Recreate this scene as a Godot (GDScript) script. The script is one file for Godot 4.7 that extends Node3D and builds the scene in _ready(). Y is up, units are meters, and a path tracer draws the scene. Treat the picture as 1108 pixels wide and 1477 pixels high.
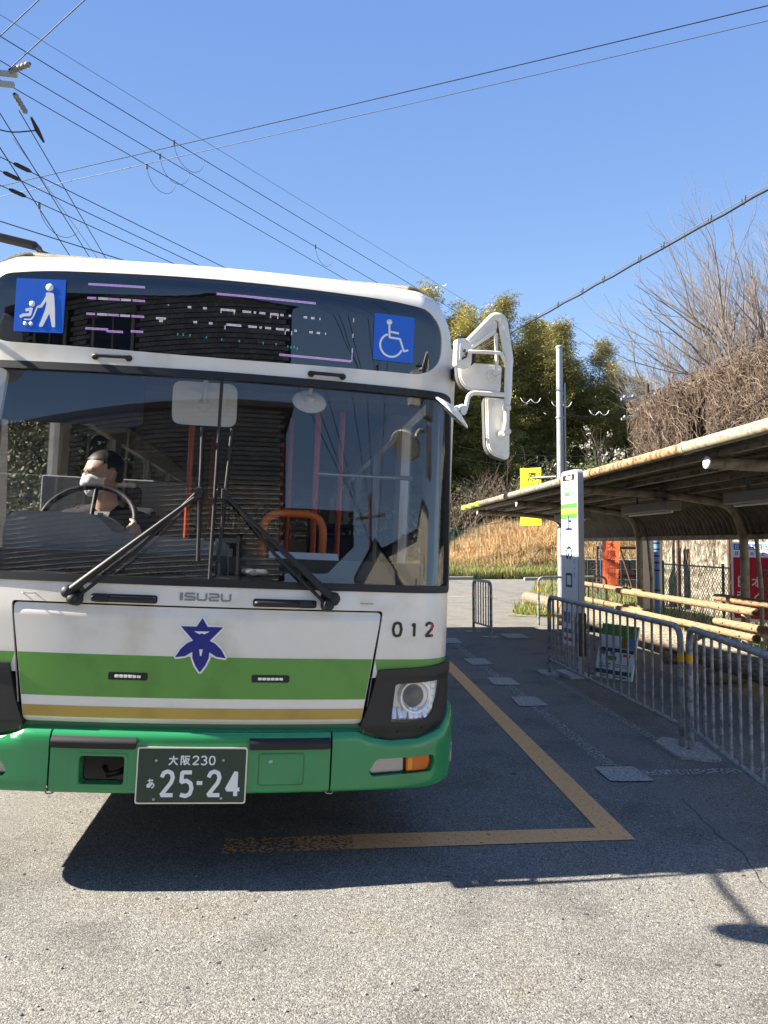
extends Node3D
# A city bus at a stop beside a pipe-framed shelter, bamboo hill behind. One unit is one metre.

class Geo:
	var v := PackedVector3Array()
	var n := PackedVector3Array()
	var c := PackedColorArray()
	var u := PackedVector2Array()
	var tint := Color(1, 1, 1)
	var colored := false
	var uvs := false
	func tri(a: Vector3, b: Vector3, d: Vector3, na: Vector3, nb: Vector3, nd: Vector3) -> void:
		if (d - a).cross(b - a).dot(na + nb + nd) < 0.0:
			v.append(a); v.append(d); v.append(b)
			n.append(na); n.append(nd); n.append(nb)
		else:
			v.append(a); v.append(b); v.append(d)
			n.append(na); n.append(nb); n.append(nd)
		if colored:
			c.append(tint); c.append(tint); c.append(tint)
	func flat(a: Vector3, b: Vector3, d: Vector3, out: Vector3) -> void:
		var m := (d - a).cross(b - a)
		if m.length_squared() < 1e-16:
			return
		m = m.normalized()
		if m.dot(out) < 0.0:
			m = -m
		tri(a, b, d, m, m, m)
	func quad(a: Vector3, b: Vector3, d: Vector3, e: Vector3, out: Vector3) -> void:
		flat(a, b, d, out)
		flat(a, d, e, out)
	func quad_n(a: Vector3, b: Vector3, d: Vector3, e: Vector3, na: Vector3, nb: Vector3, nd: Vector3, ne: Vector3) -> void:
		tri(a, b, d, na, nb, nd)
		tri(a, d, e, na, nd, ne)
	func uvquad(a: Vector3, b: Vector3, d: Vector3, e: Vector3, out: Vector3) -> void:   # a is the picture's top left, b top right, d bottom right, e bottom left
		uvs = true
		var m := (d - a).cross(b - a).normalized()
		var ps := [a, b, d, a, d, e]
		var us := [Vector2(0, 0), Vector2(1, 0), Vector2(1, 1), Vector2(0, 0), Vector2(1, 1), Vector2(0, 1)]
		if m.dot(out) < 0.0:
			ps = [a, d, b, a, e, d]
			us = [Vector2(0, 0), Vector2(1, 1), Vector2(1, 0), Vector2(0, 0), Vector2(0, 1), Vector2(1, 1)]
			m = -m
		for i in 6:
			v.append(ps[i]); n.append(m); u.append(us[i])
			if colored:
				c.append(tint)
	func box(at: Vector3, size: Vector3, b := Basis(), bevel := 0.0) -> void:
		var h := size * 0.5
		bevel = minf(bevel, minf(h.x, minf(h.y, h.z)) * 0.9)
		for ax in 3:
			for s: float in [-1.0, 1.0]:
				var o := Vector3(); o[ax] = s
				var p := []
				for k: Array in [[-1, -1], [1, -1], [1, 1], [-1, 1]]:
					var q := Vector3(); q[ax] = s * h[ax]
					q[(ax + 1) % 3] = k[0] * (h[(ax + 1) % 3] - bevel)
					q[(ax + 2) % 3] = k[1] * (h[(ax + 2) % 3] - bevel)
					p.append(at + b * q)
				quad(p[0], p[1], p[2], p[3], b * o)
		if bevel <= 0.0:
			return
		for ax in 3:
			for s1: float in [-1.0, 1.0]:
				for s2: float in [-1.0, 1.0]:
					var i1 := (ax + 1) % 3
					var i2 := (ax + 2) % 3
					var p := []
					for k: Array in [[-1, 0], [1, 0], [1, 1], [-1, 1]]:
						var q := Vector3(); q[ax] = k[0] * (h[ax] - bevel)
						q[i1] = s1 * (h[i1] - (bevel if k[1] == 1 else 0.0))
						q[i2] = s2 * (h[i2] - (0.0 if k[1] == 1 else bevel))
						p.append(at + b * q)
					var n1 := Vector3(); n1[i1] = s1
					var n2 := Vector3(); n2[i2] = s2
					n1 = b * n1; n2 = b * n2
					quad_n(p[0], p[1], p[2], p[3], n1, n1, n2, n2)
		for sx: float in [-1.0, 1.0]:
			for sy: float in [-1.0, 1.0]:
				for sz: float in [-1.0, 1.0]:
					var s := Vector3(sx, sy, sz)
					var i := h - Vector3(bevel, bevel, bevel)
					tri(at + b * (s * Vector3(h.x, i.y, i.z)), at + b * (s * Vector3(i.x, h.y, i.z)), at + b * (s * Vector3(i.x, i.y, h.z)), b * Vector3(sx, 0, 0), b * Vector3(0, sy, 0), b * Vector3(0, 0, sz))
	func tube(p: PackedVector3Array, r: Variant, sides := 8, caps := true, closed := false) -> void:
		var m := p.size()
		var rings := []
		var dirs := []
		var up := Vector3.UP
		for i in m:
			var a := p[(i - 1 + m) % m] if closed or i > 0 else p[0]
			var e := p[(i + 1) % m] if closed or i < m - 1 else p[m - 1]
			var d := (e - a).normalized()
			if i == 0:
				up = Vector3.UP if absf(d.y) < 0.9 else Vector3.RIGHT
			up = (up - d * up.dot(d))
			up = up.normalized() if up.length() > 1e-4 else d.cross(Vector3(0.31, 0.77, 0.55)).normalized()
			var side := d.cross(up)
			var ring := []
			var rad: float = r[i] if r is Array or r is PackedFloat32Array else r
			for k in sides:
				var an := TAU * k / sides
				var nn := up * cos(an) + side * sin(an)
				ring.append([p[i] + nn * rad, nn])
			rings.append(ring)
			dirs.append(d)
		for i in (m if closed else m - 1):
			var A: Array = rings[i]
			var B: Array = rings[(i + 1) % m]
			for k in sides:
				var l := (k + 1) % sides
				quad_n(A[k][0], A[l][0], B[l][0], B[k][0], A[k][1], A[l][1], B[l][1], B[k][1])
		if caps and not closed:
			for k in sides:
				var l := (k + 1) % sides
				flat(p[0], rings[0][k][0], rings[0][l][0], -dirs[0])
				flat(p[m - 1], rings[m - 1][k][0], rings[m - 1][l][0], dirs[m - 1])
	func lathe(prof: Array, sides: int, t: Transform3D, caps := true) -> void:   # profile of (radius, height) turned about t's y axis; smooth unless two points coincide
		var m := prof.size()
		for i in m - 1:
			var a: Vector2 = prof[i]
			var b: Vector2 = prof[i + 1]
			if a.distance_to(b) < 1e-6:
				continue
			var nn := [Vector2(), Vector2()]
			for e in 2:
				var j := i + e
				var g := Vector2()
				if j > 0 and prof[j].distance_to(prof[j - 1]) > 1e-6:
					g += Vector2(prof[j].y - prof[j - 1].y, prof[j - 1].x - prof[j].x).normalized()
				if j < m - 1 and prof[j].distance_to(prof[j + 1]) > 1e-6:
					g += Vector2(prof[j + 1].y - prof[j].y, prof[j].x - prof[j + 1].x).normalized()
				nn[e] = g.normalized()
			for k in sides:
				var q := []
				for e: Array in [[0, 0], [0, 1], [1, 1], [1, 0]]:
					var an: float = TAU * (k + e[1]) / sides
					var w: Vector2 = a if e[0] == 0 else b
					var g: Vector2 = nn[e[0]]
					q.append(t * Vector3(w.x * cos(an), w.y, w.x * sin(an)))
					q.append((t.basis * Vector3(g.x * cos(an), g.y, g.x * sin(an))).normalized())
				quad_n(q[0], q[2], q[4], q[6], q[1], q[3], q[5], q[7])
		if caps:
			for e in 2:
				var w: Vector2 = prof[0] if e == 0 else prof[m - 1]
				if w.x > 1e-5:
					for k in sides:
						var a1 := TAU * k / sides
						var a2 := TAU * (k + 1) / sides
						flat(t * Vector3(0, w.y, 0), t * Vector3(w.x * cos(a1), w.y, w.x * sin(a1)), t * Vector3(w.x * cos(a2), w.y, w.x * sin(a2)), t.basis.y * (-1.0 if e == 0 else 1.0))
	func ball(at: Vector3, r: Vector3, b := Basis(), rows := 8, cols := 12) -> void:
		for i in rows:
			for k in cols:
				var q := []
				for e: Array in [[0, 0], [0, 1], [1, 1], [1, 0]]:
					var th: float = PI * (i + e[0]) / rows
					var ph: float = TAU * (k + e[1]) / cols
					var d := Vector3(sin(th) * cos(ph), cos(th), sin(th) * sin(ph))
					q.append(at + b * (d * r))
					q.append((b * (d / r)).normalized())
				quad_n(q[0], q[2], q[4], q[6], q[1], q[3], q[5], q[7])
	func prism(poly: PackedVector2Array, z0: float, z1: float, t: Transform3D, smooth := false) -> void:
		var idx := Geometry2D.triangulate_polygon(poly)
		for i in range(0, idx.size(), 3):
			var a := poly[idx[i]]
			var b := poly[idx[i + 1]]
			var d := poly[idx[i + 2]]
			flat(t * Vector3(a.x, a.y, z1), t * Vector3(b.x, b.y, z1), t * Vector3(d.x, d.y, z1), t.basis.z)
			if z0 != z1:
				flat(t * Vector3(a.x, a.y, z0), t * Vector3(b.x, b.y, z0), t * Vector3(d.x, d.y, z0), -t.basis.z)
		if z0 == z1:
			return
		var cw := 1.0 if not Geometry2D.is_polygon_clockwise(poly) else -1.0
		var m := poly.size()
		for i in m:
			var a := poly[i]
			var b := poly[(i + 1) % m]
			var o := Vector3((b - a).y, -(b - a).x, 0) * cw
			quad(t * Vector3(a.x, a.y, z0), t * Vector3(b.x, b.y, z0), t * Vector3(b.x, b.y, z1), t * Vector3(a.x, a.y, z1), t.basis * o)
	func strokes(lines: Array, width: float, t: Transform3D, depth := 0.0015, round_joint := true) -> void:
		for l: Array in lines:
			var pts := PackedVector2Array()
			for q: Vector2 in l:
				pts.append(q)
			for poly in Geometry2D.offset_polyline(pts, width * 0.5, Geometry2D.JOIN_ROUND if round_joint else Geometry2D.JOIN_MITER, Geometry2D.END_ROUND if round_joint else Geometry2D.END_BUTT):
				if not Geometry2D.is_polygon_clockwise(poly):
					prism(poly, 0.0, depth, t)
	func mesh() -> ArrayMesh:
		var a := []
		a.resize(Mesh.ARRAY_MAX)
		a[Mesh.ARRAY_VERTEX] = v
		a[Mesh.ARRAY_NORMAL] = n
		if colored:
			a[Mesh.ARRAY_COLOR] = c
		if uvs:
			while u.size() < v.size():
				u.append(Vector2(0, 0))
			a[Mesh.ARRAY_TEX_UV] = u
		var m := ArrayMesh.new()
		m.add_surface_from_arrays(Mesh.PRIMITIVE_TRIANGLES, a)
		return m

var rng := RandomNumberGenerator.new()
var M := {}
var used := {}

func rnd(a := 0.0, b := 1.0) -> float:
	return rng.randf_range(a, b)

func lin(r: float, g: float, b: float) -> Color:
	return Color(r, g, b).linear_to_srgb()

func mat(key: String, col: Color, rough := 0.6, metal := 0.0) -> StandardMaterial3D:
	var m := StandardMaterial3D.new()
	m.resource_name = key
	m.albedo_color = col
	m.roughness = rough
	m.metallic = metal
	M[key] = m
	return m

func noise(sd: int, freq: float, type: int, octaves := 3, size := 512, ramp: Array = [], ret := -1) -> NoiseTexture2D:
	var f := FastNoiseLite.new()
	f.seed = sd
	f.noise_type = type
	f.frequency = freq
	if octaves > 1:
		f.fractal_type = FastNoiseLite.FRACTAL_FBM
		f.fractal_octaves = octaves
	else:
		f.fractal_type = FastNoiseLite.FRACTAL_NONE
	if ret >= 0:
		f.cellular_return_type = ret
	var t := NoiseTexture2D.new()
	t.width = size
	t.height = size
	t.seamless = true
	t.noise = f
	if ramp:
		var g := Gradient.new()
		g.offsets = PackedFloat32Array(ramp.map(func(x: Array) -> float: return x[0]))
		g.colors = PackedColorArray(ramp.map(func(x: Array) -> Color: return x[1]))
		t.color_ramp = g
	return t

func gray(x: float, a := 1.0) -> Color:
	return Color(x, x, x, a)

func world_tex(m: StandardMaterial3D, tex: Texture2D, metres: float, local := false) -> void:
	m.albedo_texture = tex
	m.uv1_triplanar = true
	m.uv1_world_triplanar = not local
	m.uv1_scale = Vector3.ONE / metres

func bump(m: StandardMaterial3D, tex: Texture2D, centimetres: float) -> void:
	m.heightmap_enabled = true
	m.heightmap_texture = tex
	m.heightmap_scale = centimetres

func overlay(m: StandardMaterial3D, tex: Texture2D, metres: float, local := false) -> void:
	m.detail_enabled = true
	m.detail_albedo = tex
	m.detail_blend_mode = BaseMaterial3D.BLEND_MODE_MUL
	m.detail_uv_layer = BaseMaterial3D.DETAIL_UV_2
	m.uv2_triplanar = true
	m.uv2_world_triplanar = not local
	m.uv2_scale = Vector3.ONE / metres

func numbered(called: String) -> String:
	used[called] = used.get(called, -1) + 1
	return called if used[called] == 0 else "%s_%03d" % [called, used[called]]

func obj(called: String, g: Variant, m: Material, parent: Node = null) -> MeshInstance3D:
	var o := MeshInstance3D.new()
	o.mesh = g.mesh() if g is Geo else g
	o.material_override = m
	if parent == null:
		o.name = numbered(called)
		add_child(o)
	else:
		var k := 0
		var nm := called
		while parent.has_node(nm):
			k += 1
			nm = "%s_%03d" % [called, k]
		o.name = nm
		parent.add_child(o)
	return o

func tag(o: Node, label: String, category: String, group := "") -> Node:
	o.set_meta("label", label)
	o.set_meta("category", category)
	if group:
		o.set_meta("group", group)
	return o

func thing(called: String, label: String, category: String, at := Vector3(), turn := 0.0, group := "") -> Node3D:
	var o := Node3D.new()
	o.name = numbered(called)
	add_child(o)
	o.position = at
	o.rotation.y = turn
	tag(o, label, category, group)
	return o

func struct(called: String, g: Variant, m: Material) -> MeshInstance3D:
	var o := obj(called, g, m)
	o.set_meta("kind", "structure")
	return o

func stuff(o: Node) -> Node:
	o.set_meta("kind", "stuff")
	return o

func copy(o: Node3D, label: String, at: Vector3, turn := 0.0, group := "") -> Node3D:
	var r: Node3D = o.duplicate()
	r.name = numbered(String(o.name).rstrip("0123456789_"))
	add_child(r)
	r.position = at
	r.rotation.y = turn
	r.set_meta("label", label)
	if group:
		r.set_meta("group", group)
	return r

func many(called: String, mesh: Mesh, m: Material, xs: Array, cols: PackedColorArray, parent: Node = null) -> MultiMeshInstance3D:
	var mm := MultiMesh.new()
	mm.transform_format = MultiMesh.TRANSFORM_3D
	mm.use_colors = cols.size() > 0
	mm.mesh = mesh
	mm.instance_count = xs.size()
	for i in xs.size():
		mm.set_instance_transform(i, xs[i])
		if cols.size() > 0:
			mm.set_instance_color(i, cols[i])
	var o := MultiMeshInstance3D.new()
	o.multimesh = mm
	o.material_override = m
	if parent == null:
		o.name = numbered(called)
		add_child(o)
	else:
		o.name = called
		parent.add_child(o, true)
	return o

func V(x: float, y: float, z: float) -> Vector3:
	return Vector3(x, y, z)

func P2(a: Array) -> PackedVector2Array:   # flat list x, y, x, y ...
	var p := PackedVector2Array()
	for i in range(0, a.size(), 2):
		p.append(Vector2(a[i], a[i + 1]))
	return p

func P3(a: Array) -> PackedVector3Array:
	var p := PackedVector3Array()
	for i in range(0, a.size(), 3):
		p.append(Vector3(a[i], a[i + 1], a[i + 2]))
	return p

func round_poly(p: PackedVector2Array, r: Variant, seg := 5) -> PackedVector2Array:
	var o := PackedVector2Array()
	var m := p.size()
	for i in m:
		var a := p[(i - 1 + m) % m]
		var b := p[i]
		var d := p[(i + 1) % m]
		var rr: float = r[i] if r is Array else r
		rr = minf(rr, minf(a.distance_to(b), b.distance_to(d)) * 0.49)
		var s := b + (a - b).normalized() * rr
		var e := b + (d - b).normalized() * rr
		for k in seg + 1:
			var t := float(k) / seg
			o.append(s.lerp(b, t).lerp(b.lerp(e, t), t))
	return o

func rect2(x0: float, y0: float, x1: float, y1: float, r := 0.0) -> PackedVector2Array:
	var p := P2([x0, y0, x1, y0, x1, y1, x0, y1])
	return round_poly(p, r) if r > 0.0 else p

func bend(pts: PackedVector3Array, r: float, seg := 5) -> PackedVector3Array:   # rounds the inner corners of a pipe run
	var o := PackedVector3Array([pts[0]])
	for i in range(1, pts.size() - 1):
		var b := pts[i]
		var rr := minf(r, minf(pts[i - 1].distance_to(b), b.distance_to(pts[i + 1])) * 0.49)
		var s := b + (pts[i - 1] - b).normalized() * rr
		var e := b + (pts[i + 1] - b).normalized() * rr
		for k in seg + 1:
			var t := float(k) / seg
			o.append(s.lerp(b, t).lerp(b.lerp(e, t), t))
	o.append(pts[-1])
	return o

func L(a: Array) -> Array:   # a stroke from a flat list
	var o := []
	for i in range(0, a.size(), 2):
		o.append(Vector2(a[i], a[i + 1]))
	return o

func glyph(ch: String) -> Array:
	match ch:
		"大": return [L([.05, .66, .95, .66]), L([.5, .97, .5, .66, .42, .4, .25, .18, .05, .03]), L([.5, .66, .6, .38, .76, .16, .95, .03])]
		"阪": return [L([.08, .95, .08, .0]), L([.08, .93, .34, .93, .23, .66, .36, .48, .34, .32, .2, .3]), L([.45, .9, .97, .9]), L([.5, .9, .5, .5, .38, .02]), L([.52, .64, .88, .64, .78, .35, .45, .02]), L([.55, .52, .7, .25, .98, .02])]
		"あ": return [L([.2, .78, .8, .82]), L([.42, .97, .42, .35, .5, .1]), L([.7, .66, .6, .35, .35, .12, .15, .15, .15, .35, .4, .52, .7, .52, .9, .38, .88, .18, .65, .02])]
		"上": return [L([.5, .95, .5, .05]), L([.5, .58, .88, .58]), L([.03, .05, .97, .05])]
		"の": return [L([.52, .82, .48, .4, .3, .12, .12, .25, .15, .6]), L([.15, .6, .4, .85, .7, .82, .9, .55, .82, .25, .6, .08])]
		"口": return [L([.12, .88, .12, .06]), L([.12, .88, .88, .88, .88, .06]), L([.12, .14, .88, .14])]
		"日": return [L([.18, .95, .18, .02]), L([.18, .95, .82, .95, .82, .02]), L([.18, .5, .82, .5]), L([.18, .06, .82, .06])]
		"本": return [L([.05, .72, .95, .72]), L([.5, .98, .5, .0]), L([.48, .7, .3, .4, .05, .2]), L([.52, .7, .7, .4, .95, .2]), L([.32, .2, .68, .2])]
		"強": return [L([.05, .92, .36, .92, .36, .7, .08, .7, .06, .46, .36, .46, .34, .1, .2, .04]), L([.68, .98, .48, .74, .92, .76]), L([.8, .86, .95, .7]), L([.5, .56, .9, .56, .9, .3]), L([.9, .3, .5, .3, .5, .56]), L([.7, .68, .7, .08]), L([.44, .06, .92, .12]), L([.84, .2, .97, .03])]
		"く": return [L([.7, .95, .25, .52, .72, .05])]
		"原": return [L([.1, .93, .95, .93]), L([.16, .93, .16, .45, .04, .03]), L([.55, .93, .48, .8]), L([.34, .78, .34, .42, .82, .42]), L([.82, .42, .82, .78, .34, .78]), L([.34, .6, .82, .6]), L([.58, .42, .58, .05, .48, .08]), L([.4, .3, .28, .1]), L([.74, .3, .92, .1])]
		"お": return [L([.1, .75, .62, .78]), L([.36, .97, .34, .1, .2, .05, .1, .2, .35, .45, .7, .5, .9, .35, .8, .1, .6, .05]), L([.75, .9, .95, .75])]
		"え": return [L([.4, .95, .6, .9]), L([.2, .68, .75, .7, .15, .08, .5, .35, .6, .1, .9, .06])]
		"て": return [L([.08, .85, .92, .9, .55, .7, .4, .4, .5, .15, .8, .05])]
		"る": return [L([.2, .92, .75, .92, .15, .38, .5, .55, .85, .45, .85, .15, .5, .0, .3, .12, .5, .22])]
		"0": return [L([.5, 1, .2, .9, .08, .5, .2, .1, .5, 0]), L([.5, 0, .8, .1, .92, .5, .8, .9, .5, 1])]
		"1": return [L([.15, .74, .56, .95, .56, 0])]
		"2": return [L([.06, .76, .2, .94, .5, 1, .8, .93, .9, .74, .78, .54, .08, .04, .96, .04])]
		"3": return [L([.1, .85, .3, .98, .6, 1, .86, .85, .82, .64, .5, .53, .85, .42, .92, .2, .7, .02, .35, 0, .06, .13])]
		"4": return [L([.7, 0, .7, .98, .04, .27, 1, .27])]
		"5": return [L([.9, .96, .16, .96, .12, .56, .5, .63, .84, .52, .94, .3, .82, .09, .5, 0, .08, .06])]
	return []

func write(g: Geo, ch: String, x: float, y: float, w: float, h: float, thick: float, t: Transform3D, depth := 0.0015) -> void:   # one character with its lower left corner at (x, y)
	var ls := []
	for l: Array in glyph(ch):
		ls.append(l.map(func(q: Vector2) -> Vector2: return Vector2(x + q.x * w, y + q.y * h)))
	g.strokes(ls, thick, t, depth)

func latin(text: String, height: float, bold := true, depth := 0.0015) -> TextMesh:
	var t := TextMesh.new()
	var f := SystemFont.new()
	f.font_names = PackedStringArray(["Droid Sans"])
	if bold:
		f.font_weight = 700
	t.font = f
	t.text = text
	t.font_size = 64
	t.pixel_size = height / 46.0
	t.depth = depth
	return t

# ---------------------------------------------------------------- the bus: its front skin is a surface over (arc length round the plan, height)
const WB := 1.15

func plan(s: float) -> Array:   # x, z, normal x, normal z
	var q := absf(s)
	var sg := signf(s) if s != 0.0 else 1.0
	if q < 0.965:
		var t := atan(0.166 * q)
		return [sg * q, -0.083 * q * q, sg * sin(t), cos(t)]
	var th0 := 0.1589
	if q < 1.2756:
		var th := th0 + (q - 0.965) / 0.22
		return [sg * (0.965 + 0.22 * (sin(th) - sin(th0))), -0.0773 - 0.22 * (cos(th0) - cos(th)), sg * sin(th), cos(th)]
	return [sg * WB, -0.2945 - (q - 1.2756), sg, 0.0]

func bs(s: float, y: float, off := 0.0) -> Vector3:
	var p := plan(s)
	var rake := 0.1 * clampf(y - 1.15, 0.0, 1.1)
	var ax := absf(p[2])
	var yb := lerpf(2.60, 2.45, ax)
	var t := clampf((y - yb) / (2.785 - yb), 0.0, 1.0)
	var d := (1.0 - sqrt(1.0 - t * t)) * lerpf(0.22, 0.23, ax) - off + 0.02 * clampf(y - 1.15, 0.0, 1.3) * ax
	return Vector3(p[0] - p[2] * d, y, p[1] - p[3] * d - rake * p[3])

func bsn(s: float, y: float, off: Variant) -> Array:
	var e := 0.003
	var f := off is Callable
	var o: float = off.call(s, y) if f else off
	var a := bs(s, y, o)
	var du := bs(s + e, y, off.call(s + e, y) if f else o) - bs(s - e, y, off.call(s - e, y) if f else o)
	var dv := bs(s, y + e, off.call(s, y + e) if f else o) - bs(s, y - e, off.call(s, y - e) if f else o)
	return [a, du.cross(dv).normalized()]

func skin(g: Geo, poly: PackedVector2Array, off: Variant, holes: Array = [], ds := 0.06, dy := 0.1) -> void:
	var lo := poly[0]
	var hi := poly[0]
	for q in poly:
		lo = lo.min(q)
		hi = hi.max(q)
	var boxes := []
	for h: PackedVector2Array in holes:
		var r := Rect2(h[0], Vector2())
		for q in h:
			r = r.expand(q)
		boxes.append(r)
	for i in range(floori(lo.x / ds), ceili(hi.x / ds)):
		for j in range(floori(lo.y / dy), ceili(hi.y / dy)):
			var cell := P2([i * ds, j * dy, (i + 1) * ds, j * dy, (i + 1) * ds, (j + 1) * dy, i * ds, (j + 1) * dy])
			var parts := Geometry2D.intersect_polygons(cell, poly)
			for k in holes.size():
				if not boxes[k].intersects(Rect2(i * ds, j * dy, ds, dy)):
					continue
				var left := []
				for q: PackedVector2Array in parts:
					left.append_array(Geometry2D.clip_polygons(q, holes[k]))
				parts.assign(left)
			for q: PackedVector2Array in parts:
				if q.size() < 3 or Geometry2D.is_polygon_clockwise(q):
					continue
				var idx := Geometry2D.triangulate_polygon(q)
				var pv := []
				for w in q:
					pv.append(bsn(w.x, w.y, off))
				for k in range(0, idx.size(), 3):
					var a: Array = pv[idx[k]]
					var b: Array = pv[idx[k + 1]]
					var d: Array = pv[idx[k + 2]]
					g.tri(a[0], b[0], d[0], a[1], b[1], d[1])

func rim(g: Geo, poly: PackedVector2Array, off: Variant, depth: float, inward := false) -> void:   # the edge of a panel, from its face back by depth
	var sg := (-1.0 if Geometry2D.is_polygon_clockwise(poly) else 1.0) * (-1.0 if inward else 1.0)
	for i in poly.size():
		var a := poly[i]
		var b := poly[(i + 1) % poly.size()]
		var k := maxi(1, ceili(a.distance_to(b) / 0.06))
		for j in k:
			var p := a.lerp(b, float(j) / k)
			var q := a.lerp(b, float(j + 1) / k)
			var o: float = off.call(p.x, p.y) if off is Callable else off
			var o2: float = off.call(q.x, q.y) if off is Callable else off
			var out := Vector2((q - p).y, -(q - p).x) * sg
			var nn: Vector3 = bs(p.x + out.normalized().x * 0.01, p.y + out.normalized().y * 0.01) - bs(p.x, p.y)
			g.quad(bs(p.x, p.y, o), bs(q.x, q.y, o2), bs(q.x, q.y, o2 - depth), bs(p.x, p.y, o - depth), nn)

func panel(called: String, poly: PackedVector2Array, off: Variant, m: Material, parent: Node, holes: Array = [], depth := 0.0, ds := 0.06, dy := 0.1) -> MeshInstance3D:
	var g := Geo.new()
	skin(g, poly, off, holes, ds, dy)
	if depth > 0.0:
		rim(g, poly, off, depth)
		for h: PackedVector2Array in holes:
			rim(g, h, off, depth, true)
	return obj(called, g, m, parent)

func clip_to(poly: PackedVector2Array, to: PackedVector2Array) -> PackedVector2Array:
	return Geometry2D.intersect_polygons(poly, to)[0]

func on_front(s: float, y: float, off := 0.0) -> Transform3D:   # axes at a point of the front: x along it, y up it, z out of it
	var b := bsn(s, y, off)
	var x: Vector3 = (bs(s + 0.003, y) - bs(s - 0.003, y)).normalized()
	return Transform3D(Basis(x, b[1].cross(x), b[1]), b[0])

func mirror_poly(p: PackedVector2Array) -> PackedVector2Array:
	var o := PackedVector2Array()
	for i in range(p.size() - 1, -1, -1):
		o.append(Vector2(-p[i].x, p[i].y))
	return o

func bump_top(s: float) -> float:
	var q := absf(s)
	var k := [[0.0, 0.645], [0.70, 0.645], [0.76, 0.618], [0.85, 0.602], [0.98, 0.608], [1.10, 0.640], [1.18, 0.700], [1.28, 0.745], [2.0, 0.75]]
	for i in k.size() - 1:
		if q <= k[i + 1][0]:
			return lerpf(k[i][1], k[i + 1][1], (q - k[i][0]) / (k[i + 1][0] - k[i][0]))
	return 0.75

func bump_off(s: float, y: float) -> float:
	var a := clampf((y - 0.388) / 0.045, 0.0, 1.0)
	var b := clampf((bump_top(s) - y) / 0.05, 0.0, 1.0)
	return 0.004 + 0.018 * sqrt(1.0 - (1.0 - a) * (1.0 - a)) + 0.020 * sqrt(1.0 - (1.0 - b) * (1.0 - b))

func hood_off(s: float, y: float) -> float:
	return -0.012 * clampf((y - 1.125) / 0.047, 0.0, 1.0) - 0.018 * pow(clampf((0.705 - y) / 0.033, 0.0, 1.0), 2.0)

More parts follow.
